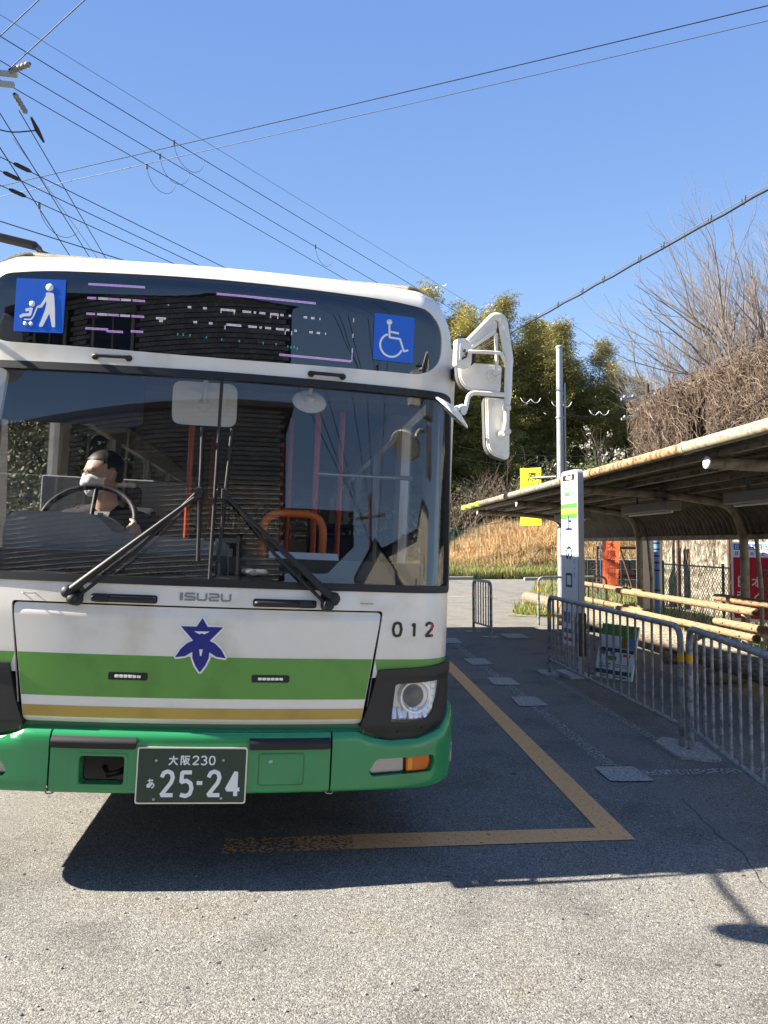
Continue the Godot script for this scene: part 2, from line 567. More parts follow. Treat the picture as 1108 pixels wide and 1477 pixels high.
func build_bus() -> void:
	var bus := thing("city_bus", "cream city bus with green and ochre stripes stopped at the bus stop", "bus", V(-0.6, 0, -3.315), deg_to_rad(3.5))
	bus.rotation.z = deg_to_rad(-2.45)
	var paint: Material = M.cream
	# glass and panel outlines on the front
	var sign_glass := round_poly(P2([-0.98, 2.325, 0, 2.298, 0.98, 2.312, 1.085, 2.40, 1.085, 2.54, 1.0, 2.638, 0.8, 2.662, 0, 2.674, -0.8, 2.662, -1.0, 2.638, -1.085, 2.54, -1.085, 2.40]), [0.12, 0.3, 0.12, 0.06, 0.06, 0.06, 0.1, 0.4, 0.1, 0.06, 0.06, 0.06], 4)
	var rubber := round_poly(P2([-1.222, 1.266, 1.222, 1.266, 1.222, 2.215, 1.12, 2.238, -1.12, 2.238, -1.222, 2.215]), 0.05)
	var glass := round_poly(P2([-1.182, 1.300, 1.182, 1.300, 1.182, 2.16, 1.09, 2.204, -1.09, 2.204, -1.182, 2.16]), 0.05)
	var hood := round_poly(P2([-0.720, 0.672, 0.720, 0.672, 0.795, 1.172, -0.795, 1.172]), 0.018)
	var hood_gap := round_poly(P2([-0.729, 0.60, 0.729, 0.60, 0.803, 1.180, -0.803, 1.180]), 0.018)
	var shell := P2([-1.3, 0.88, 1.3, 0.88, 1.3, 2.72, -1.3, 2.72])
	panel("front_shell", shell, 0.0, paint, bus, [sign_glass, rubber, hood_gap], 0.012, 0.05, 0.05)
	panel("gap_backing", P2([-0.83, 0.62, 0.83, 0.62, 0.83, 1.2, -0.83, 1.2]), -0.035, M.black, bus)
	# hood with its stripes
	var hd := panel("hood", hood, hood_off, paint, bus, [], 0.03, 0.06, 0.02)
	var film := func(s: float, y: float) -> float: return hood_off(s, y) + 0.0012
	var inset: PackedVector2Array = Geometry2D.offset_polygon(hood, -0.002)[0]
	panel("green_stripe", clip_to(P2([-0.9, 0.784, 0.9, 0.784, 0.9, 0.963, -0.9, 0.963]), inset), film, M.stripe_green, hd, [], 0.0, 0.06, 0.04)
	panel("ochre_stripe", clip_to(P2([-0.9, 0.696, 0.9, 0.696, 0.9, 0.743, -0.9, 0.743]), inset), film, M.stripe_ochre, hd, [], 0.0, 0.06, 0.02)
	for sg: float in [-1.0, 1.0]:
		var cg := P2([0.79, 0.89, 1.3, 0.89, 1.3, 0.963, 0.7735, 0.963])
		var cgap: Array = Geometry2D.clip_polygons(cg, hood_gap)
		panel("green_stripe", cgap[0] if sg > 0 else mirror_poly(cgap[0]), 0.0012, M.stripe_green, bus, [], 0.0, 0.05, 0.05)
	# emblem: white edge below, blue above
	var eg := PackedVector2Array()
	var half := [0, .118, .0235, .080, .090, .080, .0350, .020, .060, .008, .085, -.016, .108, -.054, .066, -.048, .036, -.029, .0345, -.055, .021, -.088, 0, -.117]
	for i in range(0, half.size(), 2):
		eg.append(Vector2(half[i], half[i + 1]))
	for i in range(half.size() - 4, 0, -2):
		eg.append(Vector2(-half[i], half[i + 1]))
	var et := on_front(0.006, 1.014, 0.0016)
	var edge := Geo.new()
	var grown: PackedVector2Array = Geometry2D.offset_polygon(eg, 0.0075, Geometry2D.JOIN_ROUND)[0]
	edge.prism(grown, 0.0, 0.001, et)
	var em := obj("emblem", edge, M.decal_white, bus)
	var blue := Geo.new()
	blue.prism(eg, 0.001, 0.002, et)
	obj("emblem_print", blue, M.emblem_blue, em)
	var cut := Geo.new()
	cut.prism(P2([-.033, .060, .033, .060, .010, .0475, .004, .051, -.004, .051, -.010, .0475]), 0.002, 0.0028, et)
	obj("emblem_cutout", cut, M.decal_white, em)
	cut = Geo.new()
	cut.prism(P2([-.0075, -.0175, .0075, -.0175, .0028, -.046, -.0028, -.046]), 0.002, 0.0028, et)
	obj("emblem_cutout", cut, M.decal_white, em)
	# maker's name: broad flat letters
	var name_g := Geo.new()
	var nt := on_front(0.016, 1.2215, 0.0005)
	var lx := -0.112
	for ch in "ISUZU":
		var w := 0.012 if ch == "I" else 0.043
		var h := 0.0165
		var s := []
		match ch:
			"I": s = [L([lx + .006, -h, lx + .006, h])]
			"S": s = [L([lx + w, h - .003, lx + .006, h - .003, lx + .002, .004, lx + .006, .0005, lx + w - .006, -.0005, lx + w, -.005, lx + w - .003, -h + .003, lx, -h + .003])]
			"U": s = [L([lx + .003, h, lx + .003, -h + .008, lx + .008, -h + .003, lx + w - .008, -h + .003, lx + w - .003, -h + .008, lx + w - .003, h])]
			"Z": s = [L([lx, h - .003, lx + w - .006, h - .003, lx + w - .002, .004, lx + w - .006, .0005, lx + .006, -.0005, lx + .002, -.005, lx + .005, -h + .003, lx + w, -h + .003])]
		name_g.strokes(s, 0.0125 if ch == "I" else 0.0082, nt, 0.002, false)
		lx += w + 0.0085
	stuff(obj("maker_lettering", name_g, M.letter_grey, bus))
	# fleet number
	var num := Geo.new()
	var red := Geo.new()  # red reflection on the last digit's right half, painted as colour
	for k in 3:
		num = Geo.new()
		var t := on_front(0.872 + 0.080 * k, 1.068, 0.0014)
		var wd := 0.026 if k == 1 else 0.047
		for l: Array in glyph("012"[k]):
			var pts := PackedVector2Array()
			for q: Vector2 in l:
				pts.append(Vector2((q.x - 0.5) * wd, q.y * 0.062))
			for poly in Geometry2D.offset_polyline(pts, 0.0065, Geometry2D.JOIN_ROUND, Geometry2D.END_BUTT):
				if Geometry2D.is_polygon_clockwise(poly):
					continue
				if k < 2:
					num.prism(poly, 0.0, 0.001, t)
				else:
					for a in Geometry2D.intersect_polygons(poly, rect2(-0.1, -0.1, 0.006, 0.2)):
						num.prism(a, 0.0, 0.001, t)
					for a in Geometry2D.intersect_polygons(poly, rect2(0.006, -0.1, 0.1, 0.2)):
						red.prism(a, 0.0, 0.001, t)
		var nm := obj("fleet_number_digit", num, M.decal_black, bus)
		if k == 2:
			obj("painted_digit_reflection", red, M.reflection_red, nm)
	# windscreen
	var wsr := panel("windscreen_rubber", rubber, 0.006, M.rubber, bus, [glass], 0.05)
	for k in 2:
		panel("windscreen_pane", glass, -0.008 - 0.007 * k, M.windscreen, bus, [], 0.0, 0.06, 0.08)
	var seam := Geo.new()
	seam.tube(PackedVector3Array([bs(0.024, 1.29, -0.004), bs(0.024, 1.75, -0.004), bs(0.024, 2.21, -0.004)]), 0.0075, 8)
	obj("windscreen_divider", seam, M.rubber, wsr)
	# destination sign behind its glass
	var ds := panel("sign_glass", sign_glass, -0.004, M.sign_glass, bus, [], 0.0, 0.06, 0.04)
	panel("sign_glass_back", sign_glass, -0.009, M.sign_glass, ds, [], 0.0, 0.06, 0.04)
	panel("sign_backing", round_poly(P2([-1.12, 2.29, 1.12, 2.29, 1.12, 2.60, 0.9, 2.672, -0.9, 2.672, -1.12, 2.60]), 0.05), -0.055, M.black, ds, [], 0.0, 0.06, 0.04)
	panel("sign_frame", rect2(-0.63, 2.315, 0.70, 2.632, 0.02), -0.044, M.sign_dark, ds, [], 0.008)
	for k in 2:
		var r: Array = [[-0.61, 2.36, -0.30, 2.625], [-0.27, 2.33, 0.66, 2.625]][k]
		panel("led_screen", rect2(r[0], r[1], r[2], r[3], 0.01), -0.040, M.led_screen, ds, [], 0.004)
	var dots := [Geo.new(), Geo.new(), Geo.new()]
	rng.seed = 11
	var runs := []
	for q: Array in [[-.604, -.349, 2.618, 0], [-.24, -.24, 2.54, 1], [-.022, .436, 2.612, 0], [.28, .616, 2.352, 0]]:
		runs.append(q)
	for r in 2:
		var y0 := 2.553 - 0.073 * r
		for q: Array in [[-.604, -.565, 0], [-.555, -.515, 1], [-.508, -.46, 0], [-.452, -.408, 1], [-.40, -.349, 0]]:
			runs.append([q[0], q[1], y0, q[2]])
		for q: Array in [[-.15, -.138], [-.08, -.066], [0.0, .065], [.10, .135], [.152, .162], [.178, .205], [.228, .262], [.275, .29], [.315, .325], [.385, .40], [.42, .432], [.46, .465]]:
			runs.append([q[0] + .03 * r, q[1] + .03 * r, 2.545 - .005 - 0.068 * r, 1])
	runs.append([-.604, -.505, 2.412, 0]); runs.append([-.508, -.44, 2.404, 0]); runs.append([-.40, -.349, 2.410, 0])
	runs.append([-.29, -.245, 2.478, 1]); runs.append([-.275, -.26, 2.466, 1])
	for q: Array in [[0.0, 2.536], [.06, 2.536], [.228, 2.532], [.262, 2.532], [.30, 2.462], [.33, 2.462], [.022, 2.462]]:
		for k in 3:
			runs.append([q[0], q[0], q[1] - .0065 * k, 1])
	for q: Array in [[-.19, 2.41], [-.165, 2.41], [-.135, 2.41], [-.06, 2.405], [.01, 2.40], [.09, 2.40], [.20, 2.40], [.26, 2.40], [.315, 2.395], [.33, 2.392], [.345, 2.394], [.36, 2.388]]:
		runs.append([q[0], q[0], q[1], 2]); runs.append([q[0], q[0], q[1] - .0065, 2])
	for k in 3:
		for y in 3:
			runs.append([.622, .622, [2.555, 2.48, 2.41][k] - .0065 * y, 1])
	for k in 9:
		runs.append([.622, .622, 2.352 + .0065 * k, 0])
	for q: Array in runs:
		var x: float = q[0]
		while x <= q[1] + 0.0005:
			var p := bs(x, q[2], -0.0345)
			var nn: Vector3 = bsn(x, q[2], -0.0345)[1]
			var w := 0.0021
			dots[q[3]].quad(p + V(-w, -w, 0), p + V(w, -w, 0), p + V(w, w, 0), p + V(-w, w, 0), nn)
			if q[0] != q[1]:
				p.y -= 0.0056
				dots[q[3]].quad(p + V(-w, -w, 0), p + V(w, -w, 0), p + V(w, w, 0), p + V(-w, w, 0), nn)
			x += 0.0057
	for k in 3:
		stuff(obj("led_light_dots", dots[k], [M.led_violet, M.led_white, M.led_cyan][k], ds))
	# blue pictograms
	for k in 2:
		var t := on_front(-0.803 if k == 0 else 0.815, 2.494 if k == 0 else 2.474, -0.0025)
		var g := Geo.new()
		var hw := 0.112 if k == 0 else 0.100
		g.prism(rect2(-hw, -0.122 if k == 0 else -0.112, hw, 0.122 if k == 0 else 0.112, 0.006), 0.0, 0.002, t)
		var pic := obj("stroller_pictogram" if k == 0 else "wheelchair_pictogram", g, M.sign_blue, ds)
		var w := Geo.new()
		if k == 0:
			w.lathe([Vector2(0, .0035), Vector2(.017, .0035), Vector2(.017, .002)], 20, t * Transform3D(Basis(Vector3.RIGHT, PI / 2), V(.040, .084, 0)), false)
			w.prism(round_poly(P2([.024, .060, .056, .060, .062, .050, .070, -.020, .076, -.096, .062, -.098, .046, -.034, .018, -.098, .002, -.096, .026, -.020, .030, .010]), .006, 3), .002, .0035, t)
			w.strokes([L([.036, .052, .016, .012, .006, -.004, -.006, -.006])], .012, t * Transform3D(Basis(), V(0, 0, .002)), .0013)
			w.strokes([L([.010, -.002, -.010, -.006, -.026, -.052, -.036, -.066, -.066, -.066])], .006, t * Transform3D(Basis(), V(0, 0, .002)), .0013)
			w.lathe([Vector2(0, .0035), Vector2(.013, .0035), Vector2(.013, .002)], 16, t * Transform3D(Basis(Vector3.RIGHT, PI / 2), V(-.034, .006, 0)), false)
			w.strokes([L([-.036, -.012, -.042, -.044, -.066, -.046]), L([-.040, -.018, -.062, -.024]), L([-.066, -.044, -.086, -.056])], .013, t * Transform3D(Basis(), V(0, 0, .002)), .0013)
			for q: float in [-.060, -.034]:
				w.lathe([Vector2(0, .0035), Vector2(.009, .0035), Vector2(.009, .002)], 12, t * Transform3D(Basis(Vector3.RIGHT, PI / 2), V(q, -.085, 0)), false)
		else:
			w.lathe([Vector2(0, .0035), Vector2(.014, .0035), Vector2(.014, .002)], 20, t * Transform3D(Basis(Vector3.RIGHT, PI / 2), V(-.026, .076, 0)), false)
			w.strokes([L([-.026, .066, -.022, .002, .030, .000, .052, -.058, .074, -.050]), L([-.022, .030, .024, .026])], .0095, t * Transform3D(Basis(), V(0, 0, .002)), .0013)
			var arc := []
			for i in 25:
				var a := deg_to_rad(110.0 + 232.0 * i / 24.0)
				arc.append(Vector2(-.012 + .055 * cos(a), -.036 + .055 * sin(a)))
			w.strokes([arc], .0095, t * Transform3D(Basis(), V(0, 0, .002)), .0013)
		obj("pictogram_print", w, M.decal_white, pic)
	# grab handles under the sign
	for sx: float in [-0.466, 0.50]:
		var g := Geo.new()
		var y := 2.272 if sx < 0 else 2.262
		g.tube(bend(PackedVector3Array([bs(sx - .074, y, 0.0), bs(sx - .074, y, .030), bs(sx + .074, y, .030), bs(sx + .074, y, 0.0)]), .014), 0.0085, 10)
		for e: float in [-.074, .074]:
			g.ball(bs(sx + e, y, .008), V(.016, .015, .012))
		obj("visor_handle", g, M.black_plastic, bus)
	# hood latches and washer clips
	for k in 2:
		var a := -0.465 if k == 0 else 0.222
		var g := Geo.new()
		g.tube(bend(PackedVector3Array([bs(a + .01, 1.204, .0), bs(a + .01, 1.204, .026), bs(a + .262, 1.204, .028), bs(a + .262, 1.204, .0)]), .014), .0105, 10)
		var e := a + .045 if k == 0 else a + .225
		g.box(bs(e, 1.205, .018), V(.062, .036, .044), on_front(e, 1.205).basis, .008)
		var lt := obj("hood_latch_handle", g, M.black_plastic, bus)
		var pg := Geo.new()
		skin(pg, rect2(a - .004, 1.187, a + .275, 1.222, .012), .003)
		rim(pg, rect2(a - .004, 1.187, a + .275, 1.222, .012), .003, .004)
		obj("latch_plate", pg, M.black_plastic, lt)
	for sx: float in [-0.733, 0.727]:
		var g := Geo.new()
		g.tube(bend(PackedVector3Array([bs(sx - .026, 1.213, 0.0), bs(sx - .026, 1.213, .010), bs(sx + .026, 1.213, .010), bs(sx + .026, 1.213, 0.0)]), .006), .0026, 8)
		obj("washer_clip", g, M.steel, bus)
	# hood marker lamps
	for sx: float in [-0.294, 0.310]:
		var g := Geo.new()
		var pl := rect2(sx - .082, .858, sx + .082, .890, .008)
		skin(g, pl, .004)
		rim(g, pl, .004, .004)
		var lamp := obj("marker_lamp", g, M.black_plastic, bus)
		for i in 6:
			var q := Geo.new()
			q.box(bs(sx - .046 + .0184 * i, .874, .006), V(.0165, .0125, .004), on_front(sx, .874).basis, .002)
			obj("lamp_cell", q, M.chrome_soft, lamp)
	# skirt, bumper in three lengths
	panel("bumper_shelf", P2([-1.36, 0.60, 1.36, 0.60, 1.36, 0.69, -1.36, 0.69]), -0.022, M.bumper_dark, bus)
	var shelf := Geo.new()
	for i in 48:
		var s0 := -0.72 + 0.03 * i
		shelf.quad(bs(s0, .645, .004), bs(s0 + .03, .645, .004), bs(s0 + .03, .652, -.024), bs(s0, .652, -.024), V(0, 1, 0.2))
	obj("bumper_top", shelf, M.bumper, bus)
	var tow := rect2(-.462, .430, -.279, .546, .014)
	var fog := round_poly(P2([.757, .476, .790, .526, 1.048, .536, 1.060, .500, 1.040, .462, .772, .450]), .012)
	for k in 3:
		var pl := PackedVector2Array()
		if k == 0:
			pl = P2([-.582, .388, .582, .388, .582, .645, -.582, .645])
		else:
			pl.append(Vector2(.590, .388))
			pl.append(Vector2(1.42, .388))
			var s := 1.42
			while s > .59:
				pl.append(Vector2(s, bump_top(s)))
				s -= .04
			pl.append(Vector2(.590, .645))
			if k == 2:
				pl = mirror_poly(pl)
		var g := Geo.new()
		var holes: Array = [[tow], [fog], [mirror_poly(fog)]][k]
		skin(g, pl, bump_off, holes, 0.05, 0.02)
		rim(g, pl, bump_off, .05)
		for h: PackedVector2Array in holes:
			rim(g, h, bump_off, .06, true)
		obj("bumper", g, M.bumper, bus)
	panel("bumper_backing", P2([-1.4, .395, 1.4, .395, 1.4, .64, -1.4, .64]), -.03, M.black, bus, [tow])
	var tg := Geo.new()
	tg.box(bs(-.37, .49, -.16) + V(0, 0, -.16), V(.26, .16, .004))
	tg.tube(PackedVector3Array([bs(-.40, .455, -.11), bs(-.36, .452, -.02), bs(-.31, .462, -.03), bs(-.29, .47, -.12)]), .013, 8)
	obj("tow_hook", tg, M.dark_steel, bus)
	var ring := func(pl: PackedVector2Array, called: String, w: float, extra: float, m: Material, par: Node) -> void:
		var inner: PackedVector2Array = Geometry2D.offset_polygon(pl, -w)[0]
		panel(called, pl, func(s: float, y: float) -> float: return bump_off(s, y) + extra, m, par, [inner], .003, .03, .03)
	ring.call(rect2(-.476, .418, -.265, .558, .02), "recess_trim", .011, .003, M.bumper, bus)
	ring.call(rect2(.274, .425, .470, .563, .016), "service_lid_gap", .0035, .0012, M.bumper_dark, bus)
	var lid := panel("service_lid", rect2(.279, .430, .465, .558, .012), func(s: float, y: float) -> float: return bump_off(s, y) + .002, M.bumper, bus, [], .002, .05, .03)
	var lk := Geo.new()
	lk.lathe([Vector2(0, .006), Vector2(.009, .005), Vector2(.010, 0)], 14, on_front(.326, .527, .040) * Transform3D(Basis(Vector3.RIGHT, PI / 2), Vector3()), false)
	obj("lid_lock", lk, M.steel, lid)
	var tb := Geo.new()
	tb.box(bs(.375, .550, .040), V(.042, .012, .006), Basis(), .003)
	obj("lid_tab", tb, M.black_plastic, lid)
	for sg: float in [-1.0, 1.0]:
		var pad := rect2(.233, .580, .580, .632, .012)
		panel("bumper_pad", pad if sg > 0 else mirror_poly(pad), func(s: float, y: float) -> float: return 0.052 + .006 - 40.0 * pow(maxf(y - .603, 0.0), 2.0), M.black_plastic, bus, [], .03, .05, .01)
		# fog lamp and turn lamp
		var fb := Geo.new()
		skin(fb, Geometry2D.offset_polygon(fog if sg > 0 else mirror_poly(fog), .01)[0], -.020)
		obj("lamp_recess", fb, M.black, bus)
		var fp := round_poly(P2([.768, .474, .796, .520, .922, .525, .922, .463, .776, .458]), .008)
		var fl := panel("fog_lamp", fp if sg > 0 else mirror_poly(fp), 0.006, M.fog_reflector, bus, [], .02, .02, .02)
		panel("lamp_lens", fp if sg > 0 else mirror_poly(fp), func(s: float, y: float) -> float: return 0.018 + .0012 * sin(s * 900.0), M.clear_lens, fl, [], .0, .0017, .04)
		var ap := round_poly(P2([.934, .463, .934, .528, 1.040, .531, 1.048, .498, 1.034, .468]), .010)
		var tl := panel("turn_lamp", ap if sg > 0 else mirror_poly(ap), 0.020, M.amber, bus, [], .03, .03, .02)
		var ai := round_poly(P2([.942, .471, .942, .521, .962, .522, .962, .471]), .004)
		panel("reflector_strip", ai if sg > 0 else mirror_poly(ai), 0.0215, M.amber_bright, tl, [], .0, .03, .03)
		var sm := rect2(1.20, .445, 1.275, .545, .03)
		var mk := panel("side_marker_lamp", sm if sg > 0 else mirror_poly(sm), func(s: float, y: float) -> float: return bump_off(s, y) + .004, M.fog_reflector, bus, [], .006, .02, .02)
		mk.set_meta("label", "clear ribbed side marker lamp on the bumper corner")
		# dark headlamp housing with its lamp
		var hp := round_poly(P2([.715, .660, .760, .636, .850, .603, .930, .603, 1.100, .634, 1.170, .690, 1.235, .745, 1.285, .955, 1.05, .930, .790, .916, .752, .760]), [.01, .01, .03, .03, .03, .02, .02, .01, .1, .012, .02])
		var lp := round_poly(P2([.855, .672, 1.015, .690, 1.062, .718, 1.094, .800, 1.104, .866, .872, .852]), [.012, .02, .03, .03, .012, .012])
		var hoff := func(s: float, y: float) -> float: return .014 - .010 * clampf((.665 - y) / .03, 0.0, 1.0) + .006 * clampf((y - .875) / .02, 0.0, 1.0)
		var hs := panel("headlamp_housing", hp if sg > 0 else mirror_poly(hp), hoff, M.housing, bus, [lp if sg > 0 else mirror_poly(lp)], .045, .03, .02)
		var hl := panel("headlamp", Geometry2D.offset_polygon(lp if sg > 0 else mirror_poly(lp), .01)[0], func(s: float, y: float) -> float: return -.034 + .032 * clampf((absf(s) - .99) / .06, 0.0, 1.0), M.lamp_white, bus, [], .0, .03, .03)
		var cz := on_front(sg * .975, .792, -.008)
		var bowl := Geo.new()
		bowl.lathe([Vector2(.020, -.055), Vector2(.042, -.045), Vector2(.060, -.020), Vector2(.068, .008), Vector2(.074, .010), Vector2(.077, .000), Vector2(.077, -.03)], 28, cz * Transform3D(Basis(Vector3.RIGHT, PI / 2), Vector3()), false)
		obj("reflector_bowl", bowl, M.chrome_soft, hl)
		var prj := Geo.new()
		prj.lathe([Vector2(0, .010), Vector2(.025, .007), Vector2(.044, -.004), Vector2(.052, -.020)], 28, cz * Transform3D(Basis(Vector3.RIGHT, PI / 2), V(0, 0, -.004)), false)
		obj("projector_lens", prj, M.dark_glass, hl)
		var low := Geo.new()
		for i in 7:
			low.box(bs(sg * (.878 + .026 * i), .712, -.022), V(.023, .055, .03), Basis(Vector3.UP, .3 * sin(i * 2.3)) * Basis(Vector3.RIGHT, -.5 + .12 * sin(i * 5.0)), .004)
		obj("lower_reflector", low, M.chrome_soft, hl)
		var sp := Geo.new()
		for i in 4:
			sp.box(bs(sg * (1.070 - .006 * absf(i - 2.5)), .745 + .032 * i, -.004), V(.026, .029, .014), Basis(Vector3.UP, .5 * sg), .004)
		obj("position_light", sp, M.lamp_white, hl)
		panel("headlamp_cover", lp if sg > 0 else mirror_poly(lp), .010, M.clear_lens, hl, [], .0, .03, .03)
		for q: Array in [[.893, .640], [1.005, .653]]:
			var sc := Geo.new()
			sc.lathe([Vector2(0, .003), Vector2(.006, .002), Vector2(.007, 0)], 10, on_front(sg * q[0], q[1], hoff.call(q[0], q[1])) * Transform3D(Basis(Vector3.RIGHT, PI / 2), Vector3()), false)
			obj("housing_screw", sc, M.black, hs)
		var hk := Geo.new()
		hk.tube(bend(PackedVector3Array([V(sg * .565, .392, -.05), V(sg * .578, .376, -.02), V(sg * .602, .374, -.02), V(sg * .622, .392, -.05)]), .01), .0035, 8)
		obj("tie_ring", hk, M.steel, bus)
	# number plate
	var pt := Transform3D(Basis(Vector3.RIGHT, -0.02), V(0.001, .4725, .048))
	var pg2 := Geo.new()
	pg2.prism(rect2(-.2285, -.117, .2285, .117, .012), -.006, .003, pt)
	var plate := obj("number_plate", pg2, M.plate_rim, bus)
	var pf := Geo.new()
	pf.prism(rect2(-.2225, -.111, .2225, .111, .009), .003, .0042, pt)
	obj("plate_face", pf, M.plate_green, plate)
	var pw := Geo.new()
	var t2 := pt * Transform3D(Basis(), V(0, 0, .0042))
	write(pw, "大", -.099, .044, .040, .040, .0058, t2)
	write(pw, "阪", -.050, .044, .040, .040, .0052, t2)
	for k in 3:
		write(pw, "230"[k], .000 + .034 * k, .046, .027, .035, .0058, t2)
	write(pw, "あ", -.186, -.052, .036, .040, .0052, t2)
	for k in 5:
		if k == 2:
			pw.prism(rect2(.022, -.038, .045, -.022), 0.0, .0015, t2)
		else:
			var dg := "25-24"[k]
			write(pw, dg, [-.126, -.048, 0, .067, .146][k], -.084, [.054, .053, 0, .054, .055][k], .102, .0165, t2, .0025)
	stuff(obj("plate_lettering", pw, M.decal_white, plate))
	var bolts := [[-.150, .062], [.128, .064], [-.152, -.098], [.126, -.094]]
	for q: Array in bolts:
		var b := Geo.new()
		b.lathe([Vector2(0, .004), Vector2(.004, .0035), Vector2(.006, 0)], 10, t2 * Transform3D(Basis(Vector3.RIGHT, PI / 2), V(q[0], q[1], 0)), false)
		obj("plate_bolt", b, M.steel, plate)
	build_wipers(bus)
	build_mirrors(bus)
	build_cab(bus)
	build_body(bus)

func build_wipers(bus: Node3D) -> void:
	for k in 2:
		var sg := -1.0 if k == 0 else 1.0
		var piv := Vector2(-.553, 1.222) if k == 0 else Vector2(.568, 1.229)
		var tip := Vector2(-.058, 1.652) if k == 0 else Vector2(.069, 1.672)
		var side := Vector2(-(tip - piv).y, (tip - piv).x).normalized() * -sg
		var g := Geo.new()
		var at := func(q: Vector2, o: float) -> Vector3: return bs(q.x, q.y, o)
		g.tube(PackedVector3Array([at.call(piv, .050), at.call(piv.lerp(tip, .25), .056), at.call(piv.lerp(tip, .6), .05), at.call(tip, .040)]), [.019, .015, .011, .008], 8)
		var arm := obj("wiper_arm", g, M.black_plastic, bus)
		var r := Geo.new()
		var p2 := piv + side * -.038
		r.tube(PackedVector3Array([at.call(p2, .040), at.call(p2.lerp(tip + side * -.03, .5), .045), at.call(tip + side * -.012 + Vector2(sg * -.01, .045), .038), at.call(tip + Vector2(sg * .03 * -1.0, .02), .034)]), .0075, 8)
		obj("link_rod", r, M.black_plastic, arm)
		for q in [piv, p2]:
			var b := Geo.new()
			b.lathe([Vector2(0, .072), Vector2(.018, .070), Vector2(.026, .058), Vector2(.028, .0)], 16, on_front(q.x, q.y) * Transform3D(Basis(Vector3.RIGHT, PI / 2), Vector3()), false)
			obj("wiper_pivot", b, M.black_plastic, arm)
		var pl := Geo.new()
		skin(pl, rect2(minf(piv.x, p2.x) - .03, piv.y - .03, maxf(piv.x, p2.x) + .03, piv.y + .032, .025), .004, [], .03, .03)
		obj("pivot_seal", pl, M.rubber, arm)
		var x0 := -.052 if k == 0 else .078
		var bt := Vector2(x0 + .004, 1.975)
		var bb := Vector2(x0 + (.022 if k == 0 else -.020), 1.376)
		var bg := Geo.new()
		bg.tube(PackedVector3Array([at.call(bt, .008), at.call(bt.lerp(bb, .5), .010), at.call(bb, .008)]), .0075, 6)
		var bl := obj("wiper_blade", bg, M.black_plastic, bus)
		var sp := Geo.new()
		sp.tube(PackedVector3Array([at.call(bt.lerp(bb, .25), .014), at.call(bt.lerp(bb, .5), .034), at.call(bt.lerp(bb, .75), .014)]), .006, 6)
		sp.box(at.call(bt.lerp(bb, .5), .034), V(.03, .05, .03), Basis(), .006)
		obj("blade_bridge", sp, M.black_plastic, bl)

